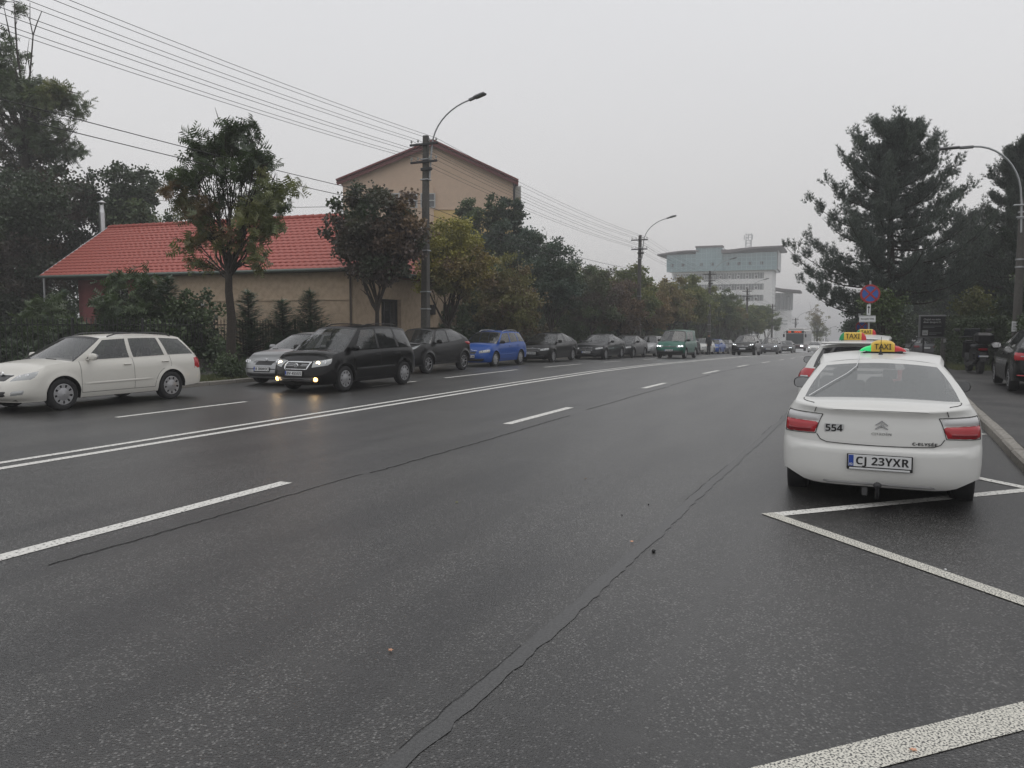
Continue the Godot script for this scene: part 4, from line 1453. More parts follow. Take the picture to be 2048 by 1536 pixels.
	# ---- the rest of the kerb line, smaller in the picture
	var row := [
		[-50.2, dark_grey, sedan_cfg(), "saloon_car", "dark grey saloon parked close behind the long saloon with the twin grille"],
		[-55.6, silver, estate_cfg(), "estate_car", "silver estate car mostly hidden behind the green van"],
		[-67.0, black, sedan_cfg(), "saloon_car", "black saloon seen behind the green van, next to the standing person"],
		[-73.4, white, estate_cfg(), "hatchback_car", "white car parked just past the standing person"],
		[-78.9, blue, estate_cfg(), "hatchback_car", "small blue car parked between a white and a grey one far off"],
		[-84.2, mid_grey, estate_cfg(), "estate_car", "grey car at the far end of the row, before the dark off-roader"],
	]
	for q in row:
		b = build_car(with(q[2], {"paint": q[1], "wheel": "spokes", "rails": false}), q[3], q[4], "car", Vector3(-15.35, gy(q[0]), q[0]), 0.0, parked)
		nose(b[0], b[1], {"lamp": [[0.52, 0.58], [0.98, 0.62], [1.0, 0.72], [0.50, 0.69]], "dark": [[0.42, 0.55, 0.65, 0.46], [0.72, 0.25, 0.36, 0.74]], "bars": [[0.46, 0.66, 0.68]], "plate": [0.46, ""]})
		b[0].rotation.x = -atan(slope(q[0]))
	# ---- green van
	c = {"L": 4.41, "W": 1.80, "wb": 2.68, "fo": 0.88, "r": 0.315, "ra": 0.375, "bf": 0.22, "br": 0.30, "ys": 0.25, "paint": green, "lower": grey_bumper, "lower_to": 0.14,
		"top": [[-2.205, 1.08], [-2.1, 1.1], [-1.2, 1.1], [0.0, 1.08], [0.9, 1.06], [1.25, 1.05], [1.65, 0.985], [2.0, 0.87], [2.13, 0.81], [2.205, 0.77]],
		"front_in": [[0.0, 0.10], [0.14, 0.0], [0.34, 0.0], [0.55, 0.035], [0.75, 0.09], [0.9, 0.16], [1.0, 0.24]],
		"cowl": 1.32, "tail": -2.10, "roof_f": [0.60, 1.70], "roof_r": [-2.02, 1.765], "roof_y": 1.78, "roof_w": 1.40, "roof_w_rear": 1.42, "roof_crown": 0.05,
		"windows": [[0.88, 0.46, -0.12, -0.15], [-0.30, -0.30, -1.00, -1.00]], "doors": [0.95, -0.2, -1.15], "mirror_paint": M.black_plastic, "dark_pillars": false, "handle_drop": 0.18, "rear_b1": 0.9}
	b = build_car(c, "delivery_van", "small green delivery van coming towards the camera with lamps on", "van", Vector3(-12.15, gy(-50.4), -50.6), 0.0)
	b[0].rotation.x = -atan(slope(-50.6))
	nose(b[0], b[1], {"lamp": [[0.54, 0.66], [0.99, 0.70], [1.01, 0.84], [0.50, 0.80]], "glow": M.headlamp_white, "dark": [[0.46, 0.68, 0.76, 0.48], [0.95, 0.26, 0.52, 0.97]], "plate": [0.50, "CJ 06 NPJ"], "badge": [0.74, 0.055, "VW"]})
	# ---- dark off-roader
	c = with(suv_cfg(), {"paint": black, "wheel": "spokes", "L": 4.82, "W": 1.96, "top": [[-2.41, 1.05], [-2.2, 1.12], [-1.5, 1.14], [-0.5, 1.11], [0.6, 1.08], [1.2, 1.09], [1.7, 1.06], [2.1, 0.97], [2.3, 0.89], [2.41, 0.83]], "roof_f": [0.42, 1.67], "roof_r": [-1.75, 1.65], "roof_y": 1.72})
	b = build_car(c, "off_road_car", "black off-roader with lit headlamps, leading the far oncoming traffic", "car", Vector3(-11.0, gy(-71.4), -71.4), 0.0)
	b[0].rotation.x = -atan(slope(-71.4))
	nose(b[0], b[1], {"lamp": [[0.55, 0.80], [0.99, 0.88], [1.01, 0.98], [0.52, 0.90]], "glow": M.headlamp_white, "dark": [[0.46, 0.66, 0.86, 0.50], [0.7, 0.33, 0.45, 0.72]], "bars": [[0.48, 0.75, 0.775], [0.75, 0.30, 0.325]], "plate": [0.55, ""], "badge": [0.765, 0.10, "star"]})
	# ---- light grey crossover and dark saloon behind it
	c = with(suv_cfg(), {"paint": mid_grey, "wheel": "spokes", "L": 4.63, "W": 1.85})
	c.top = [[-2.315, 1.02], [-2.2, 1.09], [-1.5, 1.11], [-0.5, 1.08], [0.6, 1.05], [1.2, 1.06], [1.7, 1.03], [2.1, 0.93], [2.25, 0.85], [2.315, 0.79]]
	b = build_car(c, "crossover_car", "grey crossover with white headlamps following the black off-roader", "car", Vector3(-11.0, gy(-87.6) + 0.03, -87.6), 0.0)
	nose(b[0], b[1], {"lamp": [[0.55, 0.74], [0.99, 0.84], [1.01, 0.93], [0.52, 0.84]], "glow": M.headlamp_white, "dark": [[0.34, 0.40, 0.80, 0.50]], "bars": [[0.8, 0.33, 0.36]], "plate": [0.56, ""]})
	c = with(sedan_cfg(), {"paint": dark_grey, "wheel": "spokes"})
	b = build_car(c, "saloon_car", "dark saloon with lit lamps just ahead of the bus", "car", Vector3(-11.0, gy(-102.2) + 0.08, -102.2), 0.0)
	nose(b[0], b[1], {"lamp": [[0.52, 0.58], [0.98, 0.62], [1.0, 0.72], [0.50, 0.69]], "glow": M.headlamp_white, "dark": [[0.30, 0.36, 0.66, 0.34]], "plate": [0.48, ""]})
	b = build_car(with(sedan_cfg(), {"paint": white, "wheel": "spokes"}), "saloon_car", "far white car with one bright lamp beside the bus", "car", Vector3(-8.95, gy(-118) + 0.1, -118.5), 0.0)
	nose(b[0], b[1], {"lamp": [[0.52, 0.58], [0.98, 0.62], [1.0, 0.72], [0.50, 0.69]], "glow": M.headlamp_white, "dark": [[0.42, 0.55, 0.65, 0.46]], "plate": [0.46, ""]})
	make_bus()
	# ---- second and third taxi
	c = with(estate_cfg(), {"paint": white, "fine": true, "rails": true, "rail_paint": M.steel, "mirror_paint": M.black_plastic, "roof_y": 1.40, "roof_f": [0.33, 1.36], "roof_r": [-1.72, 1.36], "rear_b0": 0.10, "back_glass": M.tinted_glass})
	b = build_car(c, "taxi_estate", "white estate taxi in the bay, second in the queue, with roof rails", "taxi", Vector3(-0.47, -0.06, -16.35), PI, "taxis queuing in the bay")
	tail(b[0], b[1], {"lamps": [[[[0.66, 0.74], [1.14, 0.72], [1.10, 1.0], [0.72, 0.99]], M.red_lens, 0.03], [[[0.78, 0.80], [0.98, 0.80], [0.98, 0.88], [0.80, 0.88]], M.clear_lens, 0.042]], "plate": [0.62, ""]})
	part("roof_spoiler", box_mesh(Vector3(1.06, 0.035, 0.24), 0.015), white, b[0], Vector3(0, 1.42, -1.82))
	taxi_sign(b[0], Vector3(0.08, 1.445, -0.55), 0.46, 0.145, false)
	c = with(sedan_cfg(), {"paint": white})
	b = build_car(c, "taxi_saloon", "white saloon taxi at the head of the queue, mostly hidden by the estate", "taxi", Vector3(-0.46, gy(-22.2) - 0.03, -22.3), PI, "taxis queuing in the bay")
	tail(b[0], b[1], {"lamps": [[[[0.62, 0.70], [1.06, 0.72], [1.06, 0.90], [0.62, 0.88]], M.red_lens]], "plate": [0.56, ""]})
	taxi_sign(b[0], Vector3(0.0, 1.455, -0.3), 0.46, 0.14, false)
	# ---- cars on the right pavement
	c = with(sedan_cfg(), {"paint": black, "fine": true, "wheel": "five", "L": 4.67, "W": 1.81, "wb": 2.68, "top": [[-2.335, 0.97], [-2.2, 1.01], [-1.7, 1.03], [-0.9, 0.985], [0.2, 0.955], [1.05, 0.945], [1.55, 0.885], [2.0, 0.785], [2.2, 0.71], [2.335, 0.64]], "rear_glass": M.tinted_glass, "back_glass": M.car_glass})
	b = build_car(c, "saloon_car", "shiny black saloon parked on the right pavement by the lamp post", "car", Vector3(3.50, 0.12, -22.85), PI)
	tail(b[0], b[1], {"lamps": [[[[0.50, 0.77], [1.08, 0.74], [1.10, 0.93], [0.50, 0.92]], M.red_lens, 0.014], [[[0.56, 0.83], [0.90, 0.825], [0.90, 0.855], [0.58, 0.86]], M.clear_lens, 0.020], [[[0.55, 0.40], [0.95, 0.40], [0.95, 0.43], [0.55, 0.43]], M.red_lens, 0.012]], "plate": [0.78, "CJ 19DAN"]})
	c = with(sedan_cfg(), {"paint": mid_grey, "L": 4.6, "top": [[-2.3, 0.97], [-2.15, 1.01], [-1.7, 1.03], [-0.9, 0.985], [0.2, 0.955], [1.05, 0.945], [1.55, 0.885], [2.0, 0.785], [2.2, 0.71], [2.3, 0.64]]})
	b = build_car(c, "saloon_car", "grey saloon parked far up the right pavement below the billboard", "car", Vector3(2.75, gy(-67.0) + 0.08, -68.8), PI)
	tail(b[0], b[1], {"lamps": [[[[0.50, 0.74], [1.06, 0.73], [1.06, 0.90], [0.55, 0.89]], M.dark_red_lens]], "bars": [], "dark": [[0.9, 0.27, 0.42, 0.92]], "plate": [0.72, ""]})
	c = with(estate_cfg(), {"paint": silver, "rails": false})
	b = build_car(c, "hatchback_car", "small pale car with red tail lamps left of the grey saloon", "car", Vector3(1.75, gy(-76.0) + 0.08, -77.5), PI)
	tail(b[0], b[1], {"lamps": [[[[0.60, 0.74], [1.10, 0.72], [1.08, 0.98], [0.68, 0.98]], M.red_lens, 0.02]], "plate": [0.6, ""]})


# the three-coloured roof sign; local +z of the car is forward, so the face towards the camera is at -z
func taxi_sign(root: Node3D, at: Vector3, w: float, h: float, dome: bool) -> void:
	var t := Node3D.new()
	t.name = "roof_sign"
	t.position = at
	t.rotation.y = PI
	root.add_child(t, true)
	var yel := mat("sign_yellow", lin(0.64, 0.42, 0.05), 0.35)
	var red := mat("sign_red", lin(0.52, 0.03, 0.04), 0.3)
	var grn := mat("sign_dark_green", lin(0.01, 0.24, 0.09), 0.3)
	var outline := func(x: float) -> float:       # height of the sign at x in -1..1
		return (0.42 + 0.58 * pow(maxf(0.0, 1.0 - pow(absf(x) / 0.56, 2.4)), 0.5) if absf(x) < 0.52 else 0.52 * pow(maxf(0.0, 1.0 - pow((absf(x) - 0.46) / 0.54, 1.6)), 0.6)) if dome else minf(1.0, pow(maxf(0.0, 1.0 - pow(absf(x), 3.2)), 0.45) * 1.12)
	var cut := 0.50 if dome else 0.64
	for seg in [[-1.0, -cut, grn], [-cut, cut, yel], [cut, 1.0, red]]:
		var b := MB.new()
		var rows := []
		var n := 14
		for i in n + 1:
			var x: float = lerpf(seg[0], seg[1], i / float(n))
			var hh: float = maxf(outline.call(x) * h, 0.004)
			var row := []
			for j in 13:
				var a := PI * j / 12.0
				row.append(Vector3(x * w * 0.5, hh * pow(maxf(sin(a), 0.0), 0.55), -cos(a) * (0.075 if dome else 0.06) * (0.5 + 0.5 * minf(1.0, hh / h * 1.3))))
			rows.append(row)
		b.grid(rows, false)
		var mid: Vector3 = (rows[n / 2 + 1][6] - rows[n / 2 - 1][6]).cross(rows[n / 2][7] - rows[n / 2][5])
		if mid.y < 0:
			b = MB.new()
			b.grid(rows, true)
		if dome:
			for e in 2:
				var row: Array = rows[0 if e == 0 else n]
				var cc := Vector3((row[0] as Vector3).x, 0, 0)
				for j in 12:
					if e == 0: b.tri(cc, row[j], row[j + 1])
					else: b.tri(cc, row[j + 1], row[j])
		part("lit_green_end" if dome and seg[2] == grn else "sign_shell", b.mesh(), M.sign_green if dome and seg[2] == grn else seg[2], t)
	part("sign_base", box_mesh(Vector3(w * 0.86, 0.03, 0.13), 0.01), M.black_plastic, t, Vector3(0, -0.006, 0))
	text_part("lettering", "TAXI", h * (0.48 if dome else 0.62), w * (0.36 if dome else 0.52), M.ink, t, Vector3(0, h * (0.42 if dome else 0.5), 0.078 if dome else 0.062), Vector3(-0.16 if dome else -0.05, 0, 0), false, false, 0.006)


func make_taxi(white: Material) -> void:
	var c := {"L": 4.43, "W": 1.715, "wb": 2.65, "fo": 0.85, "r": 0.308, "ra": 0.36, "bf": 0.20, "br": 0.27, "ys": 0.22, "paint": white, "fine": true, "lr": 0.48, "nr": 3.5, "rc": 0.11,
		"lev": [0.0, 0.035, 0.1, 0.2, 0.32, 0.42, 0.47, 0.50, 0.525, 0.545, 0.56, 0.60, 0.7, 0.8, 0.88, 0.93, 0.965, 0.985, 1.0],
		"top": [[-2.215, 0.985], [-2.12, 1.015], [-1.75, 1.035], [-1.0, 0.985], [0.1, 0.955], [1.0, 0.945], [1.5, 0.885], [1.95, 0.78], [2.12, 0.71], [2.215, 0.66]],
		"rear_in": [[0.0, 0.16], [0.10, 0.05], [0.22, 0.004], [0.36, 0.0], [0.50, 0.004], [0.535, 0.018], [0.552, 0.06], [0.60, 0.066], [0.78, 0.082], [0.90, 0.115], [0.955, 0.108], [0.98, 0.085], [1.0, 0.115]],
		"side_in": [[0.0, 0.06], [0.12, 0.02], [0.35, 0.0], [0.62, 0.0], [0.80, 0.016], [0.9, 0.045], [1.0, 0.10]],
		"cowl": 1.0, "tail": -1.70, "deck": -1.60, "roof_f": [0.28, 1.375], "roof_r": [-0.98, 1.36], "roof_y": 1.425, "roof_w": 1.20, "roof_w_rear": 1.14, "roof_crown": 0.05, "deck_crown": 0.03,
		"windows": [[0.78, 0.20, -0.22, -0.26], [-0.32, -0.345, -1.30, -0.90]], "doors": [0.92, -0.27, -1.15], "mirror_paint": M.black_plastic, "mirror_back": 0.30,
		"rear_b0": 0.05, "rear_b1": 0.90, "rear_u": 0.90, "bow_rb": 0.13, "bow_rt": 0.07, "back_glass": M.dusty_glass, "seat_top": 1.19, "wheel": "cover", "bulge": 0.03}
	var turn := PI + 0.012
	var b := build_car(c, "taxi_saloon", "white saloon taxi with number 554 on its boot, nearest the camera", "taxi", Vector3(-0.055, -0.09, -10.08), turn, "taxis queuing in the bay")
	var root: Node3D = b[0]
	var s: CarSkin = b[1]
	var gh: Callable = b[2]
	# tail lamps: clear upper third, red below, dark rim round both
	for sx in [1.0, -1.0]:
		part("tail_light", skin_patch(s, [[0.645 * sx, 0.745], [1.00 * sx, 0.745], [1.025 * sx, 0.865], [0.610 * sx, 0.852]], false, 0.016, 10, 6), M.red_lens, root)
		part("tail_light", skin_patch(s, [[0.665 * sx, 0.757], [0.95 * sx, 0.755], [0.965 * sx, 0.800], [0.650 * sx, 0.800]], false, 0.022, 8, 4), M.dark_red_lens, root)
		part("tail_light_clear_band", skin_patch(s, [[0.606 * sx, 0.852], [1.025 * sx, 0.865], [1.035 * sx, 0.945], [0.604 * sx, 0.918]], false, 0.015, 10, 4), M.frosted_lens, root)
	# boot seam
	var sm := MB.new()
	var line := func(pts: Array) -> void:
		for k in pts.size() - 1:
			var p0: Vector3 = s.xq(pts[k][0], pts[k][1], false) + Vector3(0, 0, -0.004)
			var p1: Vector3 = s.xq(pts[k + 1][0], pts[k + 1][1], false) + Vector3(0, 0, -0.004)
			sm.tube([p0, p1], [0.0035], 5, false)
	var bottom := []
	for i in 17: bottom.append([lerpf(-0.52, 0.52, i / 16.0), 0.655 + 0.012 * pow(absf(i / 8.0 - 1.0), 2.0)])
	line.call(bottom)
	for sx in [1.0, -1.0]:
		line.call([[0.52 * sx, 0.667], [0.585 * sx, 0.69], [0.625 * sx, 0.738]])
		line.call([[0.70 * sx, 0.940], [0.71 * sx, 0.985]])
		var rim := []
		for k in 41:
			var t := k / 10.0
			var cs := [[0.640, 0.742], [1.0, 0.742], [1.038, 0.948], [0.600, 0.922], [0.640, 0.742]]
			var i := mini(int(t), 3)
			rim.append([lerpf(cs[i][0], cs[i + 1][0], t - i) * sx, lerpf(cs[i][1], cs[i + 1][1], t - i)])
		line.call(rim)
		var pts := []
		for i in 6:
			var zz := lerpf(-2.12, -1.72, i / 5.0)
			var e = s.at(zz, s.ytop(zz), sx)
			pts.append(Vector3(e.x * 0.90, e.y + 0.008, e.z))
		sm.tube(pts, [0.0035], 5, false)
	part("boot_seam", sm.mesh(), M.seam, root)
	# raised ducktail line over the boot
	var dt := MB.new()
	var dr := []
	for i in 15:
		var q := lerpf(-0.52, 0.52, i / 14.0)
		var p = s.xq(q, 0.978, false)
		var row := []
		for j in 5:
			var a := PI * j / 4.0
			row.append(p + Vector3(0, 0.012 * sin(a) * (1 - pow(absf(q) / 0.81, 4)), 0.035 - 0.05 * (j / 4.0)))
		dr.append(row)
	dt.grid(dr, ((dr[8][2] - dr[6][2]) as Vector3).cross(dr[7][3] - dr[7][1]).y < 0)
	part("boot_lip", dt.mesh(), white, root)
	# number plate with its recess, boot number, badge and lettering
	var pz: float = s.xq(0.0, 0.50, false).z
	var pl := plate(root, "CJ 23YXR", Vector3(-0.01, 0.52, pz - 0.030), true, 0.05)
	part("holder_text_strip", box_mesh(Vector3(0.50, 0.016, 0.003)), M.white_plate, pl, Vector3(0, -0.068, 0.004))
	var back := Vector3(0, PI, 0)
	var face := func(x: float, y: float, off := 0.006) -> Vector3:     # a point on the boot at x
		var q0 := 0.0
		for it in 24:
			q0 = it / 24.0
			if s.xq(q0, y, false).x >= absf(x): break
		var p = s.xq(q0, y, false)
		return Vector3(x, y, p.z - off)
	part("number_sticker", box_mesh(Vector3(0.165, 0.082, 0.003)), mat("sticker", lin(0.52, 0.53, 0.53), 0.4), root, face.call(0.385, 0.80, 0.008), Vector3(0.14, PI - 0.03, 0))
	text_part("boot_number", "554", 0.066, 0.148, M.ink, root, face.call(0.385, 0.80, 0.011), Vector3(0.14, PI - 0.03, 0), true, false, 0.003)
	text_part("lettering", "CITROËN", 0.021, 0.165, M.chrome, root, face.call(-0.02, 0.765, 0.006), Vector3(0.14, PI, 0), true, false, 0.004)
	text_part("lettering", "C-ELYSÉE", 0.026, 0.20, M.dark_metal, root, face.call(-0.375, 0.69, 0.006), Vector3(0.14, PI + 0.05, 0), true, false, 0.004)
	var ch := MB.new()
	for k in 2:
		var y0 := 0.812 + 0.036 * k
		var p := PackedVector2Array([Vector2(-0.055, y0), Vector2(-0.050, y0 - 0.008), Vector2(0, y0 + 0.022), Vector2(0.050, y0 - 0.008), Vector2(0.055, y0), Vector2(0, y0 + 0.040)])
		ch.prism(p, 0.012, Transform3D(Basis(Vector3.UP, PI), Vector3(-0.02, 0.0, (face.call(-0.02, 0.83) as Vector3).z)))
	part("badge", ch.mesh(), M.chrome, root)
	# lower lip, tow ball and its bracket
	part("bumper_lip", skin_patch(s, [[-0.60, 0.285], [0.60, 0.285], [0.56, 0.315], [-0.56, 0.315]], false, 0.008, 16, 3), mat("lip_grey", lin(0.30, 0.30, 0.30), 0.4), root)
	var tb := MB.new()
	tb.lathe([[0.012, -0.03], [0.018, 0.0], [0.030, 0.012], [0.036, 0.03], [0.030, 0.048], [0.015, 0.058], [0.001, 0.06]], 14, Vector3(0, 0.285, -2.30))
	tb.tube([Vector3(0, 0.27, -2.30), Vector3(0, 0.20, -2.28), Vector3(0, 0.185, -2.15), Vector3(0, 0.20, -1.9)], [0.018], 8)
	part("tow_ball", tb.mesh(), M.dark_metal, root)
	part("tow_socket", box_mesh(Vector3(0.05, 0.075, 0.03), 0.008), M.grey_plastic, root, Vector3(0.105, 0.225, -2.15))
	# aerial, roof sign and the wire that feeds it
	var rp: Vector3 = gh.call(0.93, 1.0, 1.0)
	var an := MB.new()
	an.lathe([[0.035, 0.0], [0.024, 0.02], [0.010, 0.05], [0.006, 0.075], [0.004, 0.09]], 10, Vector3(0, rp.y + 0.050, rp.z + 0.10))
	an.tube([Vector3(0, rp.y + 0.12, rp.z + 0.10), Vector3(0, rp.y + 0.26, rp.z - 0.04)], [0.004, 0.0025], 5)
	part("aerial", an.mesh(), M.ink, root)
	var stub := MB.new()
	stub.tube([Vector3(0, 1.40, -0.99), Vector3(0, 1.22, -1.24)], [0.003], 5)
	taxi_sign(root, Vector3(-0.02, 1.474, -0.62), 0.46, 0.125, true)
	var wire := []
	for i in 9:
		var u := i / 8.0
		var a := Vector3(0.14, 1.478, -0.62).lerp(Vector3(0.20, 1.472, -0.92), minf(1, u * 2.6))
		if u > 0.38:
			var k := (u - 0.38) / 0.62
			var wp: Vector3 = gh.call(1.0, lerpf(0.98, 0.06, k), 1.0)
			var ux := lerpf(0.24, 0.86, k)
			a = Vector3(wp.x * ux + 0.008 * sin(i * 2.2), wp.y + 0.012 + 0.05 * (1 - ux * ux) * (1 - k), wp.z - 0.012 - lerpf(0.07, 0.13, k) * (1 - ux * ux))
		wire.append(a)
	part("sign_wire", tube_mesh(wire, [0.0045], 5), M.white_plate, root)
	# things on the rear shelf and at the front screen that show through the glass
	part("meter", box_mesh(Vector3(0.16, 0.12, 0.03), 0.01), M.white_plate, root, Vector3(-0.12, 1.17, 0.45))
	part("inner_mirror", box_mesh(Vector3(0.22, 0.06, 0.03), 0.012), M.black_plastic, root, Vector3(0, 1.28, 0.36))


func make_bus() -> void:
	var z0 := -117.3
	var root := thing("city_bus", "pale city bus with an orange route display, behind the oncoming cars", "bus", Vector3(-11.55, gy(-123) + 0.35, z0 - 6.0), 0.0)
	var red := paint_mat("bus_maroon", lin(0.19, 0.125, 0.135))
	var grey := paint_mat("bus_grey", lin(0.42, 0.41, 0.40))
	var glass: Material = M.bus_glass
	var W := 2.5
	var L := 12.0
	var b := MB.new()
	b.rbox(Vector3(0, 1.72, 0), Vector3(W, 2.60, L), 0.16)
	part("body", b.mesh(), grey, root)
	part("lower_body", box_mesh(Vector3(W + 0.012, 0.62, L + 0.012), 0.10), red, root, Vector3(0, 0.68, 0))
	part("roof_pod", box_mesh(Vector3(W - 0.5, 0.26, L - 1.6), 0.10), grey, root, Vector3(0, 3.14, -0.3))
	part("windscreen", box_mesh(Vector3(W - 0.22, 1.42, 0.05), 0.02), glass, root, Vector3(0, 1.76, L / 2 + 0.0))
	part("display_band", box_mesh(Vector3(W - 0.22, 0.36, 0.05), 0.02), M.black_plastic, root, Vector3(0, 2.72, L / 2 + 0.0))
	text_part("route_display", "35", 0.24, 0.42, M.display_amber, root, Vector3(-0.72, 2.72, L / 2 + 0.03), Vector3.ZERO, true)
	text_part("route_display", "CENTRU", 0.22, 0.98, M.display_amber, root, Vector3(0.35, 2.72, L / 2 + 0.03), Vector3.ZERO, true)
	part("lower_grille", box_mesh(Vector3(W - 0.5, 0.22, 0.04), 0.01), M.black_plastic, root, Vector3(0, 0.62, L / 2 + 0.012))
	for sx in [1.0, -1.0]:
		part("headlight", box_mesh(Vector3(0.36, 0.16, 0.05), 0.02), M.headlamp_white if sx > 0 else M.clear_lens, root, Vector3(0.92 * sx, 0.78, L / 2 + 0.012))
		var mm := MB.new()
		mm.tube([Vector3(1.1 * sx, 2.75, L / 2 - 0.05), Vector3(1.42 * sx, 2.72, L / 2 + 0.32), Vector3(1.44 * sx, 2.5, L / 2 + 0.34)], [0.035], 6)
		mm.rbox(Vector3(1.44 * sx, 2.22, L / 2 + 0.34), Vector3(0.24, 0.46, 0.14), 0.04)
		part("wing_mirror", mm.mesh(), M.black_plastic, root)
		for k in 6:
			part("side_window", box_mesh(Vector3(0.03, 1.05, 1.66), 0.01), glass, root, Vector3((W / 2 + 0.004) * sx, 1.85, L / 2 - 1.35 - k * 1.82))
		for zz in [L / 2 - 2.6, -L / 2 + 3.2]:
			add_wheel(root, (W / 2 - 0.14) * sx, 0.47, zz, 0.48, "cover")
	for k in 2:
		part("wiper", tube_mesh([Vector3(-0.15 + 0.9 * k - 0.3, 1.08, L / 2 + 0.05), Vector3(-0.55 + 0.9 * k - 0.3, 1.7, L / 2 + 0.045)], [0.015], 4), M.ink, root)
	root.rotation.x = 0.0


# ------------------------------------------------------------------ buildings
func wall_with_holes(w: float, h: float, t: float, holes: Array) -> ArrayMesh:   # in the xy plane from 0, 0; outside is +z at z = 0; holes [x, y, w, h]
	var b := MB.new()
	var xs := [0.0, w]
	var ys := [0.0, h]
	for q in holes:
		for x in [q[0], q[0] + q[2]]: if not xs.has(x): xs.append(x)
		for y in [q[1], q[1] + q[3]]: if not ys.has(y): ys.append(y)
	xs.sort(); ys.sort()
	var solid := func(i: int, j: int) -> bool:
		if i < 0 or j < 0 or i >= xs.size() - 1 or j >= ys.size() - 1: return false
		var cx: float = (xs[i] + xs[i + 1]) * 0.5
		var cy: float = (ys[j] + ys[j + 1]) * 0.5
		for q in holes:
			if cx > q[0] and cx < q[0] + q[2] and cy > q[1] and cy < q[1] + q[3]: return false
		return true
	for i in xs.size() - 1:
		for j in ys.size() - 1:
			if not solid.call(i, j): continue
			var x0: float = xs[i]
			var x1: float = xs[i + 1]
			var y0: float = ys[j]
			var y1: float = ys[j + 1]
			b.quad(Vector3(x0, y0, 0), Vector3(x1, y0, 0), Vector3(x1, y1, 0), Vector3(x0, y1, 0))
			b.quad(Vector3(x1, y0, -t), Vector3(x0, y0, -t), Vector3(x0, y1, -t), Vector3(x1, y1, -t))
			if not solid.call(i - 1, j): b.quad(Vector3(x0, y0, -t), Vector3(x0, y0, 0), Vector3(x0, y1, 0), Vector3(x0, y1, -t))
			if not solid.call(i + 1, j): b.quad(Vector3(x1, y0, 0), Vector3(x1, y0, -t), Vector3(x1, y1, -t), Vector3(x1, y1, 0))
			if not solid.call(i, j + 1): b.quad(Vector3(x0, y1, 0), Vector3(x1, y1, 0), Vector3(x1, y1, -t), Vector3(x0, y1, -t))
			if not solid.call(i, j - 1): b.quad(Vector3(x0, y0, -t), Vector3(x1, y0, -t), Vector3(x1, y0, 0), Vector3(x0, y0, 0))
	return b.mesh()


func window_part(root: Node3D, at: Vector3, turn: float, w: float, h: float, cols: int, rows: int, frame_m: Material, bar := 0.06, called := "window") -> Node3D:
	# a frame of real bars with one pane behind; outside is local +z
	var f := MB.new()
	for i in cols + 1:
		f.box(Vector3(-w / 2 + w * i / cols * (1.0 - bar / w) + bar / 2, 0, 0), Vector3(bar, h, 0.06))
	for j in rows + 1:
		f.box(Vector3(0, -h / 2 + (h - bar) * j / rows + bar / 2, -0.002), Vector3(w - 0.002, bar, 0.055))
	var o := part(called, f.mesh(), frame_m, root, at, Vector3(0, turn, 0))
	part("pane", box_mesh(Vector3(w - 0.02, h - 0.02, 0.02)), M.window_glass, o, Vector3(0, 0, -0.012))
	return o


func make_buildings() -> void:
	make_house()
	make_gable_house()
	make_office()


